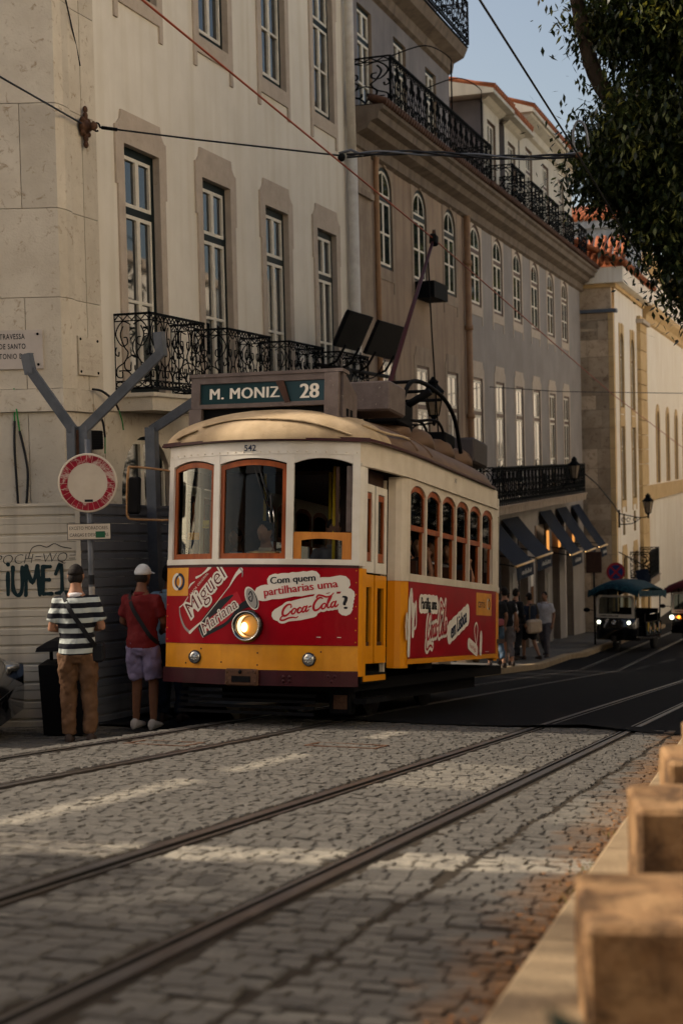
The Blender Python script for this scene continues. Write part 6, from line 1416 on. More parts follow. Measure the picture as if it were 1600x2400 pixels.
mb = MB(); mb.tube(spline([(-7.5, 22.9, 2.9), (-7.55, 23.0, 2.6), (-7.6, 22.7, 2.3), (-7.65, 22.4, 2.35)], 6), .012, 'black', 5); mb.tube(spline([(-7.5, 24.3, 2.85), (-7.6, 24.0, 2.55), (-7.7, 23.5, 2.5)], 6), .012, 'black', 5); wpart(mb, 'flex', fl)

AW_ = [((35.5, 37.65), -1.69, 'nearest navy awning, half hidden behind the back of the tram', 0), ((38.2, 40.35), -1.66, 'second navy awning with a long brass bar beside the tram', 0), ((43.5, 45.4), -1.95, 'third navy awning, in the middle of the row', 0), ((46.3, 48.2), -2.03, 'fourth navy awning from the tram', 0), ((49.2, 50.8), -2.06, 'farthest navy awning next to the stone pier', 0)]
for (y0, y1), zb, lab, _ in AW_:
    t = thing('awning', lab, 'awning', (-8.6, (y0 + y1) / 2, -.6), (0, 0, 0), 'navy awnings over the shop fronts')
    mb = MB(); n = 8; vs = []
    for i in range(n + 1):
        f = i / n; vs += [(-8.56 + .95 * f, y, -.6 + (zb + .6) * f - .05 * math.sin(pi * f)) for y in (y0, y1)]
    vs2 = [(x, y, z - .012) for x, y, z in vs]; k = len(vs)
    mb.add(vs + vs2, [(2 * i, 2 * i + 1, 2 * i + 3, 2 * i + 2) for i in range(n)] + [(k + 2 * i, k + 2 * i + 2, k + 2 * i + 3, k + 2 * i + 1) for i in range(n)], 'awning_navy'); wpart(mb, 'cloth', t)
    mb = MB(); mb.tube([(-7.61, y0 - .04, zb), (-7.61, y1 + .04, zb)], .038, 'brass', 8); wpart(mb, 'front_bar', t)
    mb = MB(); vs = []
    for y in lin(y0, y1, 13): j = .012 * math.sin(y * 9); vs += [(-7.60 + j, y, zb - .03), (-7.585 + j, y, zb - .36)]
    mb.add(vs, [(2 * i, 2 * i + 1, 2 * i + 3, 2 * i + 2) for i in range(12)], 'awning_navy'); wpart(mb, 'valance', t)
    mb = MB(); yy = y0 + .45
    while yy < y1 - .45:
        w_ = .09 * (1 + .5 * math.sin(yy * 37)); mb.box((-7.566, yy, zb - .25), (-7.562, yy + w_, zb - .15 - .03 * math.sin(yy * 21)), 'ink_grey'); yy += w_ + .05
    stuff(wpart(mb, 'faded_print', t))
    for y in (y0 + .05, y1 - .05): mb = MB(); mb.tube([(-8.58, y, zb + .15), (-7.62, y, zb)], .018, 'iron', 5); wpart(mb, 'arm', t)

ns = thing('road_sign', 'small blue no parking sign with red ring by the stone pier', 'road sign', (-6.80, 47.25, gz(-6.8, 47.25) + .1))
X = Matrix.Rotation(PSI + .05, 4, 'Z'); zc_ = 1.02 - 3.77 - ns.location.z
mb = MB(); mb.tube([(0, .03, 0), (0, .03, zc_ + .3)], .035, 'steel_grey', 8); mb.obj('pole', ns)
mb = MB(); mb.lathe([(.002, -.015), (.31, -.015), (.31, .012), (.002, .012)], (0, 0, zc_), 'sign_red', 28, 'y', False); d_ = mb.obj('disc', ns, rot=(0, 0, PSI))
mb = MB(); mb.lathe([(.002, -.019), (.235, -.019), (.235, -.016)], (0, 0, zc_), 'sign_blue', 28, 'y', False); mb.obj('blue_field', ns, rot=(0, 0, PSI))
mb = MB()
for s in (1, -1): mb.box((-.23, -.023, -.03), (.23, -.0195, .03), 'sign_red', Matrix.Translation((0, 0, zc_)) @ Matrix.Rotation(s * pi / 4, 4, 'Y'))
mb.obj('cross', ns, rot=(0, 0, PSI))
bs = thing('stop_sign', 'dark rectangular board on a thin pole by the last awning', 'sign', (-7.0, 44.0, gz(-7, 44) + .1), (0, 0, PSI))
mb = MB(); mb.tube([(0, 0, 0), (0, 0, 2.4)], .03, 'iron', 8); mb.obj('pole', bs)
mb = MB(); z_ = 1.02 - 2.92 - bs.location.z; mb.bbox((-.24, -.03, z_ - .62), (.24, .03, z_ + .03), .01, 'wood_dark'); mb.obj('board', bs)
fg = thing('hanging_flag', 'dark blue banner hanging beyond the tuk tuk', 'flag', (-6.3, 47.4, -2.6))
mb = MB(); mb.tube([(-7.44, 47.6 + 5, -2.45), (-5.6, 46.6, -2.6)], .02, 'iron', 5); mb.obj('staff', fg, tuple(-Vector(fg.location)))
mb = MB(); vs = [(-6.06 + .40 * u + .08 * v, 46.48 + .1 * u + .03 * math.sin(5 * u + 3 * v), -2.64 + .06 * u - .44 * v) for v in lin(0, 1, 6) for u in lin(0, 1, 6)]; mb.add(vs, [(j * 6 + i, j * 6 + i + 1, j * 6 + i + 7, j * 6 + i + 6) for j in range(5) for i in range(5)], 'cloth_navy', True); mb.obj('cloth', fg, tuple(-Vector(fg.location)))

# ---------------------------------------------------------------- three-wheelers coming up the hill
def tuktuk(lab, loc, rz, roof, body, lights, side):
    t = thing('tuk_tuk', lab, 'tuk-tuk', loc, (-math.atan(.08), 0, rz)); t.scale = (1.04, 1.04, 1.0)
    # built facing -y, origin on the ground below the front axle
    mb = MB(); prof = [(-.25, .35), (-.32, .55), (-.28, .98), (-.05, 1.02), (.02, .42), (.9, .34), (.9, .35)]
    mb.loft([[(-.36, -.28, .38), (.36, -.28, .38), (.36, -.28, .9), (-.36, -.28, .9)], [(-.56, -.16, .36), (.56, -.16, .36), (.56, -.16, 1.0), (-.56, -.16, 1.0)], [(-.62, .1, .36), (.62, .1, .36), (.62, .1, 1.0), (-.62, .1, 1.0)]], body); mb.obj('nose', t)
    mb = MB(); mb.bbox((-.64, .1, .32), (.64, 2.5, .44), .02, body)
    for s in (-1, 1): mb.bbox((min(s * .60, s * .66), .75, .44), (max(s * .60, s * .66), 2.5, .88), .015, body)
    mb.bbox((-.62, 2.44, .44), (.62, 2.5, 1.1), .015, body); mb.obj('body', t)
    mb = MB(); mb.box((-.55, .7, .44), (.55, 1.2, .72), 'black'); mb.box((-.5, 1.15, .72), (.5, 1.25, 1.15), 'black'); mb.box((-.58, 1.7, .44), (.58, 2.35, .75), 'black'); mb.box((-.58, 2.3, .75), (.58, 2.42, 1.25), 'black'); mb.obj('seats', t)
    mb = MB()   # windscreen frame
    xo, xi = .56, .49
    o = [(-xo, 1.0), (xo, 1.0), (xo * .97, 1.60), (xo * .85, 1.68), (-xo * .85, 1.68), (-xo * .97, 1.60)]; i_ = [(-xi, 1.11), (xi, 1.11), (xi * .97, 1.56), (xi * .88, 1.62), (-xi * .88, 1.62), (-xi * .97, 1.56)]
    for k in range(6): mb.prism([o[k], o[(k + 1) % 6], i_[(k + 1) % 6], i_[k]], -.19, -.14, 'y', 'tram_cream')
    fm = mb.obj('windscreen_frame', t); mb = MB(); mb.add([(a, -.165, b) for a, b in i_], [tuple(range(6))], 'glass_tuk'); mb.obj('windscreen', fm)
    mb = MB()
    for k in range(9): mb.box((-.45 + .062 * k, -.1925, 1.035), (-.40 + .062 * k, -.1908, 1.065 + .008 * (k % 3)), 'ink_black')
    stuff(mb.obj('faded_print', t))
    mb = MB()
    for y, x in ((-.1, .58), (1.2, .62), (2.45, .62)):
        for s in (-1, 1): mb.tube([(s * x, y, .95), (s * x, y, 1.82)], .022, 'chrome' if y < 0 else 'black', 6)
    mb.tube([(-.62, 1.2, 1.1), (-.62, 2.4, 1.1)], .018, 'chrome', 6); mb.tube([(.62, 1.2, 1.1), (.62, 2.4, 1.1)], .018, 'chrome', 6); mb.obj('roof_posts', t)
    mb = MB(); rings = []
    for y, dz in ((-.42, -.10), (-.36, .0), (.2, .06), (1.2, .09), (2.2, .05), (2.66, -.02), (2.72, -.12)):
        rings.append([(x, y, 1.80 + dz * 1.6 + .02 * math.sin(y * 9 + x * 7) + .24 * (1 - (x / .74) ** 2) - (0 if k < 9 else .03)) for k, x in enumerate(lin(-.74, .74, 9) + lin(.74, -.74, 9))])
    mb.loft(rings, roof); mb.obj('canopy', t)
    mb = MB(); vs = []
    for k in range(49):
        s_, f = divmod(k, 1); y = -.4 + 3.1 * k / 48; vs += [(.742, y, 1.83), (.765, y, 1.66 - .04 * (k % 2) - .02 * math.sin(k * 1.7))]
    mb.add(vs, [(2 * i, 2 * i + 1, 2 * i + 3, 2 * i + 2) for i in range(48)], roof); mb.add([(-x, y, z) for x, y, z in vs], [(2 * i, 2 * i + 1, 2 * i + 3, 2 * i + 2) for i in range(48)], roof); mb.obj('fringe', t)
    for x in (-.44, .44):
        mb = MB(); mb.lathe([(.02, .05), (.068, .04), (.072, -.03), (.06, -.04)], (x, -.28, .87), 'chrome', 18, 'y', False); h_ = mb.obj('headlight', t)
        mb = MB(); mb.lathe([(.058, -.035), (.04, -.052), (.003, -.056)], (x, -.28, .87), 'lamp_white' if lights else 'lens_clear', 16, 'y', False); mb.obj('lens', h_)
    mb = MB(); mb.lathe([(.06, .02), (.07, -.02), (.05, -.03), (.02, -.02)], (0, -.30, .87), 'chrome', 16, 'y', False); mb.obj('badge', t)
    if side:
        mb = MB()
        for k in range(16): mb.box((.664, .85 + .10 * k, .47 + .05 * (k * 7 % 5)), (.668 + .001 * (k % 3), .93 + .10 * k, .60 + .05 * (k * 5 % 6)), ('canopy_blue', 'plate_yellow', 'weed', 'ink_grey', 'tram_orange')[k % 5])
        stuff(mb.obj('side_print', t))
    mb = MB(); mb.lathe([(.1, -.05), (.24, -.05), (.26, -.03), (.26, .03), (.24, .05), (.1, .05)], (0, 0, .26), 'rubber', 20, 'x'); w_ = mb.obj('wheel', t); mb = MB(); mb.lathe([(.02, -.06), (.14, -.055), (.14, .055), (.02, .06)], (0, 0, .26), 'chrome', 14, 'x'); mb.obj('rim', w_)
    mb = MB(); mb.prism([(-.32, .30), (-.30, .46), (0, .58), (.28, .46), (.3, .36), (.0, .48), (-.24, .40)], -.08, .08, 'x', body); mb.obj('mudguard', t)
    mb = MB(); mb.tube([(.06, -.02, .3), (.07, -.1, .8)], .016, 'chrome', 6); mb.tube([(-.06, -.02, .3), (-.07, -.1, .8)], .016, 'chrome', 6); mb.obj('fork', t)
    for s in (-.56, .56):
        mb = MB(); mb.lathe([(.1, -.06), (.24, -.06), (.26, -.03), (.26, .03), (.24, .06), (.1, .06)], (s, 2.0, .26), 'rubber', 20, 'x'); mb.obj('wheel', t)
    for s in (-1, 1):
        mb = MB(); mb.tube([(s * .56, -.15, 1.2), (s * .78, -.2, 1.22)], .012, 'black', 5); mb.ell((s * .84, -.2, 1.22), (.10, .02, .07), 'black', 12, 8); mb.obj('mirror', t)
    return t
tuktuk('three wheeled tuk tuk with a blue flowered canopy and two lit headlights', (-6.2, 43.0, gz(-6.2, 43)), -.14, 'canopy_blue', 'black_gloss', True, True)
t2 = tuktuk('second tuk tuk with a dark red canopy following at the right edge', (-4.5, 48.0, gz(-4.5, 48)), -.10, 'canopy_red', 'black_gloss', False, False)
mb = MB(); mb.ell((-.52, -.33, .86), (.07, .04, .07), 'lamp_white', 10, 8); mb.ell((-.30, -.33, .87), (.05, .04, .05), 'lamp_amber', 10, 8); mb.obj('side_lights', t2)

# ---------------------------------------------------------------- people
def person(lab, loc, rz, h, pose, top, leg, shoe, hair, skin='skin', sleeve='short', legs='long', cap=None, vox=.016, strap=False, name='person', group=None, bag=None, lean=0):
    t = thing(name, lab, 'person', loc, (lean, 0, rz), group); t.scale = (h / 1.75,) * 3
    J = dict(sh=(.172, -.005, 1.395), el=(.235, -.04, 1.12), wr=(.23, .07, .88), hip=(.092, 0, .89), kn=(.10, .03, .49), an=(.105, -.01, .085), dz=0.0, head=(0, .03, 1.655), hand=(.0, .4, -.9))
    L = dict(J); L.update(pose.get('both', {})); Rr = dict(L); L.update(pose.get('L', {})); Rr.update(pose.get('R', {}))
    dz = pose.get('dz', 0)
    V = lambda p, s=1, d=0: Vector((s * p[0], p[1], p[2] + d))
    def torso(mb, k, z0, z1, m):
        rings = []
        for z, rx, ry, yo in ((.80, .135, .10, 0), (.88, .165, .118, -.01), (.97, .168, .12, -.008), (1.08, .152, .108, .0), (1.2, .165, .115, .004), (1.32, .183, .122, .004), (1.385, .172, .112, -.004), (1.445, .112, .085, -.010), (1.49, .072, .068, -.008), (1.54, .056, .060, .004), (1.60, .054, .062, .016)):
            if z0 <= z <= z1: rings.append([(rx * k * math.cos(a), yo + ry * k * math.sin(a), z + dz) for a in lin(0, 2 * pi, 21)[:-1]])
        mb.loft(rings, m)
    def remesh(o, v, it=3):
        r = o.modifiers.new('remesh', 'REMESH'); r.mode = 'VOXEL'; r.voxel_size = v; r.use_smooth_shade = True
        s = o.modifiers.new('smooth', 'SMOOTH'); s.iterations = it; s.factor = .5
    mb = MB(); torso(mb, .95, .8, 1.61, skin)
    hc = V(L['head'], 1, dz)
    mb.ell(hc, (.074, .094, .108), skin, 18, 12); mb.ell(hc + Vector((0, .03, -.05)), (.055, .062, .062), skin, 14, 10)
    mb.ell(hc + Vector((0, .095, -.012)), (.014, .022, .026), skin, 8, 6); mb.ell(hc + Vector((0, .082, -.055)), (.026, .012, .010), skin, 8, 6)
    for s in (-1, 1): mb.ell(hc + Vector((s * .074, -.005, -.005)), (.012, .022, .033), skin, 8, 6)
    for s, Q in ((-1, L), (1, Rr)):
        sh, el, wr = V(Q['sh'], s, dz), V(Q['el'], s, dz), V(Q['wr'], s, dz)
        mb.tube([sh + Vector((-s * .05, 0, .0)), sh, sh.lerp(el, .5), el, el.lerp(wr, .3), wr], [.055, .056, .047, .040, .042, .027], skin, 12)
        d = (wr - el).normalized(); up = Vector((0, 0, 1)) if abs(d.z) < .8 else Vector((0, 1, 0)); sd = d.cross(up).normalized(); nn = sd.cross(d)
        mb.tube([wr, wr + d * .035, wr + d * .085], [.026, .036, .034], skin, 8)
        for k in range(4):
            b0 = wr + d * .08 + sd * (.024 - .016 * k); ln = (.062, .072, .068, .052)[k]; mb.tube([b0, b0 + d * ln * .55 - nn * .006, b0 + d * ln * .85 - nn * .022], [.0095, .009, .007], skin, 6)
        b0 = wr + d * .03 + sd * .03; mb.tube([b0, b0 + d * .03 + sd * .018 - nn * .01, b0 + d * .058 + sd * .018 - nn * .022], [.012, .011, .008], skin, 6)
        hp, kn, an = V(Q['hip'], s, dz), V(Q['kn'], s), V(Q['an'], s)
        mb.tube([hp, hp.lerp(kn, .5), kn, kn.lerp(an, .3), an], [.092, .078, .056, .054, .036], skin, 12)
    remesh(mb.obj('body', t), min(vox, .013), 2)
    mb = MB(); torso(mb, 1.10, .88, 1.46, top)
    for s, Q in ((-1, L), (1, Rr)):
        sh, el, wr = V(Q['sh'], s, dz), V(Q['el'], s, dz), V(Q['wr'], s, dz)
        if sleeve == 'short': mb.tube([sh + Vector((-s * .07, 0, .005)), sh, sh.lerp(el, .45), sh.lerp(el, .74)], [.056, .064, .066, .072], top, 14)
        elif sleeve == 'long': mb.tube([sh + Vector((-s * .07, 0, .005)), sh, sh.lerp(el, .5), el, el.lerp(wr, .92)], [.062, .068, .060, .054, .040], top, 14)
    o = mb.obj('shirt', t); remesh(o, vox, 3)
    mb = MB(); mb.loft([[(rx * math.cos(a), yo + ry * math.sin(a), z + dz) for a in lin(0, 2 * pi, 19)[:-1]] for z, rx, ry, yo in ((1.44, .100, .086, -.008), (1.475, .080, .077, -.006), (1.488, .070, .071, -.002), (1.47, .064, .066, -.002))], 'cloth_white' if top == 'jersey' else top); mb.obj('collar', t)
    tx = bpy.data.textures.get('folds') or bpy.data.textures.new('folds', 'CLOUDS'); tx.noise_scale = .085; tx.noise_depth = 2
    d_ = o.modifiers.new('folds', 'DISPLACE'); d_.texture = tx; d_.strength = .034; d_.mid_level = .5; d_.texture_coords = 'LOCAL'
    mb = MB(); torso(mb, 1.07, .80, .98, leg)
    for s, Q in ((-1, L), (1, Rr)):
        hp, kn, an = V(Q['hip'], s, dz), V(Q['kn'], s), V(Q['an'], s)
        if legs == 'long': mb.tube([hp, hp.lerp(kn, .5), kn, kn.lerp(an, .5), an.lerp(kn, .03)], [.105, .096, .080, .074, .066], leg, 14)
        elif legs == 'crop': mb.tube([hp, hp.lerp(kn, .5), kn, kn.lerp(an, .72)], [.104, .092, .072, .060], leg, 14)
        else: mb.tube([hp, hp.lerp(kn, .5), kn.lerp(hp, .12)], [.106, .102, .096], leg, 14)
    o = mb.obj('trousers', t); remesh(o, vox, 3); d_ = o.modifiers.new('folds', 'DISPLACE'); d_.texture = tx; d_.strength = .045; d_.mid_level = .5; d_.texture_coords = 'LOCAL'
    for s, Q in ((-1, L), (1, Rr)):
        an = V(Q['an'], s); mb = MB(); mb.loft([[(an.x + rx * math.cos(a), an.y + y, max(.0, an.z - .05 + rz_ * (1 + math.sin(a)) - .035)) for a in lin(0, 2 * pi, 13)[:-1]] for y, rx, rz_ in ((-.075, .02, .03), (-.065, .036, .055), (-.02, .042, .06), (.05, .045, .042), (.12, .046, .032), (.165, .034, .024), (.18, .015, .014))], shoe); mb.obj('shoe', t)
    mb = MB()
    if hair: mb.ell(hc + Vector((0, -.010, .012)), (.079, .096, .103), hair, 18, 12, cut=-.15); mb.ell(hc + Vector((0, -.045, -.02)), (.074, .060, .075), hair, 14, 10); mb.obj('hair', t)
    if cap:
        mb = MB(); mb.ell(hc + Vector((0, -.006, .015)), (.090, .106, .112), cap, 20, 14, cut=-.05); o = mb.obj('cap', t)
        mb = MB(); mb.loft([[(x, hc.y + y + .0, hc.z + .012 + dzz - .02 * abs(x) * 6 * .1) for x, dzz in ((-w, 0), (0, .012), (w, 0), (w, .006), (0, .018), (-w, .006))] for y, w in ((.085, .075), (.13, .072), (.17, .05), (.185, .02))], cap, False); mb.obj('peak', o)
    if strap:
        mb = MB(); pts = spline([(-.14, .06, 1.46 + dz), (-.12, -.03, 1.475 + dz), (-.05, -.135, 1.34 + dz), (.05, -.14, 1.18 + dz), (.15, -.115, 1.02 + dz), (.20, -.02, .93 + dz)], 8)
        vs = []
        for p in pts: vs += [p + Vector((.016, -.008, .016)), p + Vector((-.016, -.008, -.016)), p + Vector((-.016, .0, -.016)), p + Vector((.016, .0, .016))]
        n = len(pts); mb.add(vs, [(4 * i + k, 4 * i + (k + 1) % 4, 4 * i + 4 + (k + 1) % 4, 4 * i + 4 + k) for i in range(n - 1) for k in range(4)], 'cloth_black'); mb.obj('bag_strap', t)
    if bag: bag(t, dz)
    return t
stand_phone = dict(both=dict(el=(.245, -.01, 1.13), wr=(.09, .24, 1.12), head=(0, .05, 1.645)))
def sidebag(t, dz):
    mb = MB(); mb.bbox((.14, -.07, .80), (.26, .10, .98), .02, 'cloth_black'); mb.obj('shoulder_bag', t)
person('man in striped shirt and brown trousers standing with his back turned by the hoarding', (-7.02, 12.3, -1.665), PSI + .05, 1.76, stand_phone, 'jersey', 'trousers_brown', 'shoe', 'hair', strap=True, bag=sidebag, vox=.013)
person('man in a red shirt and white cap with lilac shorts beside the tram', (-6.98, 13.62, -1.76), PSI - .35, 1.74, dict(both=dict(el=(.25, .02, 1.15), wr=(.12, .22, 1.05), head=(0, .05, 1.65))), 'shirt_red', 'shorts_lilac', 'shoe_white', 'hair', 'skin_dark', legs='short', cap='cap_white', strap=True, vox=.014)
person('man in a light blue shirt half hidden behind the front of the tram', (-7.08, 14.5, -1.85), PSI - .3, 1.78, dict(both=dict(el=(.25, .02, 1.15), wr=(.15, .2, 1.0))), 'shirt_blue', 'cloth_navy', 'shoe', 'hair', 'skin_dark', sleeve='long', vox=.016)
TM = Matrix.Translation(tram.location) @ Matrix.Rotation(-TH, 4, 'X')
def intram(x, y, z): return tuple(TM @ Vector((x, y, z)))
sit = lambda **k: dict(dz=-.46, both=dict(dict(hip=(.09, .02, .90), kn=(.12, .40, .47), an=(.12, .38, .09)), **k))
person('tram driver in a pale shirt reaching for the controls behind the front window', intram(-.13, .86, .80), pi, 1.74, sit(el=(.27, .16, 1.18), wr=(.18, .40, 1.14)), 'cloth_beige', 'cloth_navy', 'shoe', 'hair', vox=.018)
person('passenger in a white striped shirt standing behind the tram driver', intram(-.58, 1.12, .86), pi, 1.60, dict(both=dict(head=(0, .02, 1.655)), dz=0) if False else sit(el=(.25, .08, 1.15), wr=(.1, .25, 1.1)), 'jersey_small', 'cloth_black', 'shoe', 'hair', 'skin_dark', vox=.018)
person('passenger in a brown top behind the lowered right front window of the tram', intram(.58, .98, .86), pi + .5, 1.70, sit(el=(.28, .12, 1.22), wr=(.2, .36, 1.28)), 'cloth_grey', 'cloth_navy', 'shoe', 'hair', 'skin_dark', vox=.02)
for k, (y, top_, sk, lab, wrp) in enumerate(((2.45, 'shirt_red', 'skin', 'passenger in a red top in the first side window of the tram', None), (3.05, 'cloth_black', 'skin', 'passenger resting a bare arm in the second side window of the tram', 1), (3.75, 'cloth_white', 'skin', 'passenger in white at the third side window of the tram', None), (4.35, 'cloth_grey', 'skin_dark', 'dark clothed passenger at the fourth side window of the tram', None), (5.0, 'cloth_navy', 'skin', 'passenger in navy with an elbow at the fifth side window of the tram', 1))):
    ps = sit(el=(.25, .02, 1.15), wr=(.15, .25, 1.05))
    if wrp: ps['L'] = dict(sh=(.185, -.005, 1.42), el=(.36, .10, 1.20), wr=(.30, .06, 1.46))
    person(lab, intram(.72 if not wrp else .76, y, .86), pi, 1.68, ps, top_, 'cloth_black', 'shoe', 'hair', sk, vox=.024)
def bumbag(t, dz):
    mb = MB(); mb.bbox((-.17, -.24, .93), (.13, -.11, 1.08), .03, 'cloth_pink'); mb.obj('waist_bag', t)
def rucksack(t, dz):
    mb = MB(); mb.bbox((-.17, -.34, 1.0), (.17, -.12, 1.45), .05, 'cloth_olive'); mb.obj('rucksack', t)
def holdall(t, dz):
    mb = MB(); mb.bbox((-.24, -.30, .72), (.20, -.10, 1.08), .05, 'cloth_beige'); mb.tube(spline([(-.15, -.2, 1.06), (-.1, -.15, 1.42), (.12, -.14, 1.44), (.15, -.2, 1.06)], 6), .015, 'cloth_olive', 6); mb.obj('holdall', t)
walk = dict(both=dict(), L=dict(kn=(.10, .14, .50), an=(.10, .16, .085)), R=dict(kn=(.10, -.02, .48), an=(.10, -.26, .11)))
zp = lambda x, y: gz(-6.5, y) + .135
for lab, x, y, rz_, h, ps, top_, lg, hr, lgs, bg_, sl in (
    ('grey haired pedestrian in a black top and cropped jeans with a pink waist bag', -7.0, 30.4, PSI + .2, 1.76, walk, 'cloth_black', 'denim', 'hair_grey', 'crop', bumbag, 'short'),
    ('pedestrian in a loose white shirt walking past the first awning', -7.32, 33.0, PSI - .3, 1.76, walk, 'cloth_white', 'cloth_grey', 'hair', 'short', None, 'short'),
    ('pedestrian in a dark vest just behind the back corner of the tram', -7.12, 31.9, PSI + .1, 1.80, walk, 'cloth_black', 'cloth_grey', 'hair', 'crop', None, 'short'),
    ('pedestrian carrying a large beige bag under the second awning', -7.45, 36.3, PSI + .5, 1.72, walk, 'cloth_navy', 'cloth_black', 'hair', 'short', holdall, 'short'),
    ('pedestrian in white and grey with a camera near the posters', -7.30, 37.6, PSI + 2.6, 1.74, walk, 'cloth_white', 'cloth_grey', 'hair', 'long', None, 'short'),
    ('tall dark dressed pedestrian in the shop doorway', -7.75, 36.0, PSI - .8, 1.84, walk, 'cloth_black', 'cloth_black', 'hair', 'long', rucksack, 'long')):
    person(lab, (x, y, zp(x, y)), rz_, h, ps, top_, lg, 'shoe', hr, 'skin', sl, lgs, vox=.026, bag=bg_)

# ---------------------------------------------------------------- trees on the right
def tree(lab, base, limbs, blobs, nclump, nleaf, L_, seed, cat='tree'):
    t = thing('street_tree', lab, cat, base, (0, 0, 0), 'trees on the right of the street and unseen shade trees'); rg = random.Random(seed); bx = Vector(base)
    mb = MB()
    for pts, r0, r1 in limbs: p = spline(pts, 5); n = len(p); mb.tube([q - bx for q in p], [r0 + (r1 - r0) * i / (n - 1) for i in range(n)], 'bark', 9)
    mb.obj('trunk', t)
    vs, fs = [], []; mi = []
    tot = sum(b[4] for b in blobs)
    for (c, rx, ry, rz_, wgt) in blobs:
        for _ in range(int(nclump * wgt / tot)):
            while True:
                d = Vector((rg.gauss(0, 1), rg.gauss(0, 1), rg.gauss(0, 1))).normalized(); r = rg.uniform(.12, 1) ** .5
                break
            cc = Vector(c) + Vector((d.x * rx, d.y * ry, d.z * rz_)) * r; cr = rg.uniform(.16, .30)
            tone = rg.random()
            for _ in range(nleaf):
                q = cc + Vector((rg.gauss(0, cr), rg.gauss(0, cr), rg.gauss(0, cr * .8))) - bx
                a = rg.uniform(0, 2 * pi); tilt = rg.uniform(-1.4, -.1); l = L_ * rg.uniform(.7, 1.25); w = l * .21
                dr = Vector((math.cos(a) * math.cos(tilt), math.sin(a) * math.cos(tilt), math.sin(tilt))); sd = Vector((-math.sin(a), math.cos(a), rg.uniform(-.5, .5))).normalized(); o = len(vs)
                vs += [tuple(q), tuple(q + dr * l * .45 + sd * w), tuple(q + dr * l), tuple(q + dr * l * .45 - sd * w)]; fs.append((o, o + 1, o + 2, o + 3)); mi.append(1 if tone > .80 and rg.random() < .75 else 0)
    me = bpy.data.meshes.new('crown'); me.from_pydata(vs, [], fs); me.materials.append(MATS['leaf_dark']); me.materials.append(MATS['leaf_light']); me.polygons.foreach_set('material_index', mi); me.update()
    stuff(put('crown', me, t)); return t
tree('big leafy tree leaning over the street at the upper right', (2.0, 21.0, -2.4), [([(2.0, 21.0, -2.5), (1.6, 20.9, .5), (.6, 20.7, 3.2), (-.8, 20.4, 5.2)], .32, .2), ([(-.8, 20.4, 5.2), (-2.2, 20.3, 5.5), (-2.95, 20.0, 6.15), (-3.2, 19.6, 7.2), (-3.4, 19.4, 8.6)], .16, .07), ([(.6, 20.7, 3.2), (1.0, 20.4, 6), (.4, 20, 9)], .18, .07), ([(-.8, 20.4, 5.2), (-1.6, 20.2, 7.0), (-1.8, 20.0, 9.2)], .13, .05), ([(-2.0, 20.3, 5.4), (-2.7, 20.1, 4.8), (-3.2, 20.1, 4.9)], .07, .03)],
     [((-.6, 20.8, 6.0), 2.2, 2.0, 2.9, 9), ((-1.6, 20.2, 7.6), 1.5, 1.6, 1.6, 5), ((-2.45, 20.2, 7.1), .75, 1.2, .8, 1.8), ((-2.45, 20.3, 5.5), .85, 1.2, .75, 3.2), ((-2.75, 20.3, 5.0), .55, .8, .35, 1.4), ((-1.9, 20.4, 4.35), .85, 1.0, .75, 3.4), ((-1.6, 20.5, 3.45), .5, .8, .45, 1.8), ((-.9, 20.5, 3.4), .8, .8, .5, 1.5), ((1.6, 20.6, 7.5), 2.6, 2.8, 3.4, 3)], 900, 120, .125, 11)
tree('unseen tree added left of the camera to shade the near cobbles', (-12.6, 1.6, 0), [([(-12.6, 1.6, -.5), (-12.5, 1.6, 2.5), (-12.4, 1.6, 6)], .25, .1)], [((-12.5, 1.5, 6.0), 2.5, 2.9, 1.9, 1)], 170, 60, .24, 21)  # added out of view, crown placed to shade the near cobbles
for k, (lab, x, y, zc2, rx, ry, rz2, nc, sd) in enumerate((('second tree on the right behind the leaning tree', 3.0, 30.0, 6.0, 4.2, 4.2, 5.5, 330, 4), ('third tree on the right farther down the street', 1.2, 68.0, 13.0, 4.0, 5.0, 3.8, 330, 5), ('long tree crown at the bend of the street, outside the picture', 1.2, 91.0, 12.6, 4.2, 12.0, 3.2, 480, 8))):
    b0 = (x, y, -.12 * min(y, 35)); tree(lab, b0, [([b0, (x - .1, y, b0[2] + 2), (x, y, zc2)], .28, .12)], [((x + (2.0 if y > 50 else 0), y, zc2), rx, ry, rz2, 1)], nc, 60, .36, sd)

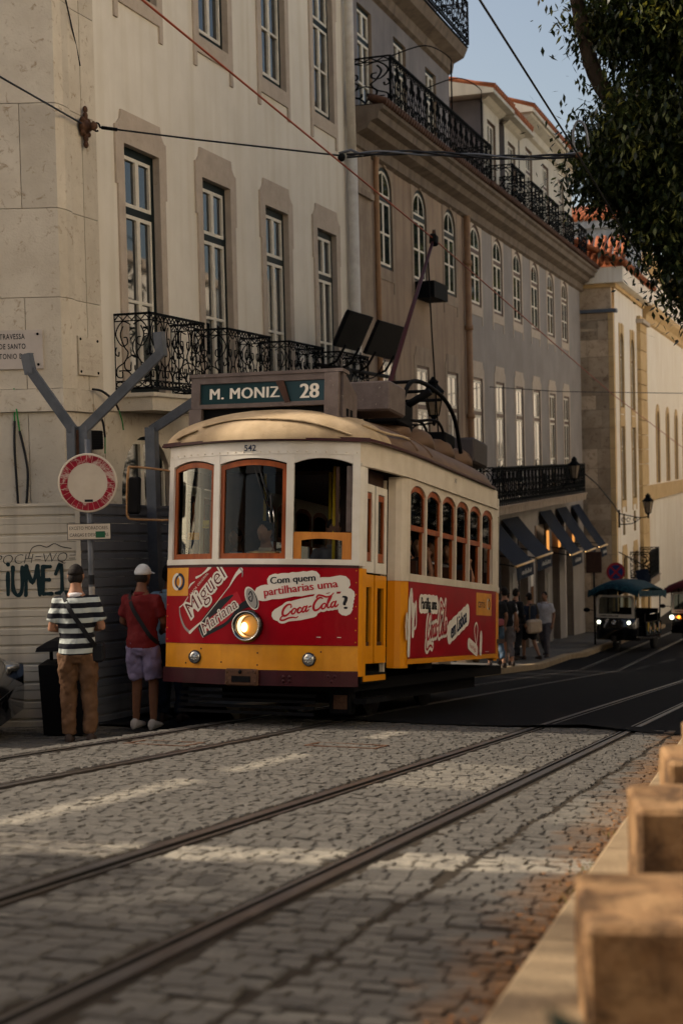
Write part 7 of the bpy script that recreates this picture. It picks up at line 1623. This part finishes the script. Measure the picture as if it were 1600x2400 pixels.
# dense dark hedge and shrubs added out of view on the right: they keep the street floor in deep shade
mb = MB(); rg = random.Random(9); vs, fs = [], []
for _ in range(15000):
    y = rg.uniform(7.5, 46); x = 2.4 + rg.gauss(0, .55); top = 2.7 - .05 * (y - 8) + .5 * math.sin(y * 1.3); z0 = gz(x, y); z = rg.uniform(z0, top)
    a = rg.uniform(0, 2 * pi); tl = rg.uniform(-1.2, .6); l = rg.uniform(.22, .42); w = l * .3
    dr = Vector((math.cos(a) * math.cos(tl), math.sin(a) * math.cos(tl), math.sin(tl))); sd = Vector((-math.sin(a), math.cos(a), rg.uniform(-.6, .6))).normalized(); q = Vector((x, y, z)); o = len(vs)
    vs += [tuple(q), tuple(q + dr * l * .5 + sd * w), tuple(q + dr * l), tuple(q + dr * l * .5 - sd * w)]; fs.append((o, o + 1, o + 2, o + 3))
mb.add(vs, fs, 'leaf_screen'); t = thing('shade_hedge', 'tall dark hedge added right of the street, out of view, to block light', 'shade_hedge', (2.4, 25, -3)); o = mb.obj('foliage', t, (-2.4, -25, 3)); stuff(o)
tree('unseen dense tree added behind the camera to block sky light', (-.5, -7.5, .9), [([(-.5, -7.5, .8), (-.4, -7.4, 3), (-.5, -7.5, 5)], .25, .1)], [((-.5, -7.5, 4.2), 4.5, 2.0, 3.6, 1)], 360, 60, .36, 31)  # added out of view to keep sky light off the block fronts

mb = MB(); rg = random.Random(12); vs, fs = [], []  # low foliage added out of view to darken the fronts of the stone blocks
for (x0, x1, y0, y1, z1, n) in ((-.35, 2.2, .2, 1.5, .40, 1600), (-1.2, 3.5, -3.2, -1.2, 2.6, 4200)):
    for _ in range(n):
        q = Vector((rg.uniform(x0, x1), rg.uniform(y0, y1), 0)); q.z = rg.uniform(gz(q.x, q.y), z1); a = rg.uniform(0, 2 * pi); tl = rg.uniform(-1.2, .6); l = rg.uniform(.10, .24); w = l * .3
        dr = Vector((math.cos(a) * math.cos(tl), math.sin(a) * math.cos(tl), math.sin(tl) * .4)); sd = Vector((-math.sin(a), math.cos(a), rg.uniform(-.6, .6))).normalized(); o = len(vs)
        vs += [tuple(q), tuple(q + dr * l * .5 + sd * w), tuple(q + dr * l), tuple(q + dr * l * .5 - sd * w)]; fs.append((o, o + 1, o + 2, o + 3))
mb.add(vs, fs, 'leaf_screen'); t = thing('shade_shrub', 'dark shrubs added out of view by the camera to darken the stone blocks', 'shade_shrub', (1, -1, 0)); o = mb.obj('foliage', t, (-1, 1, 0)); stuff(o)
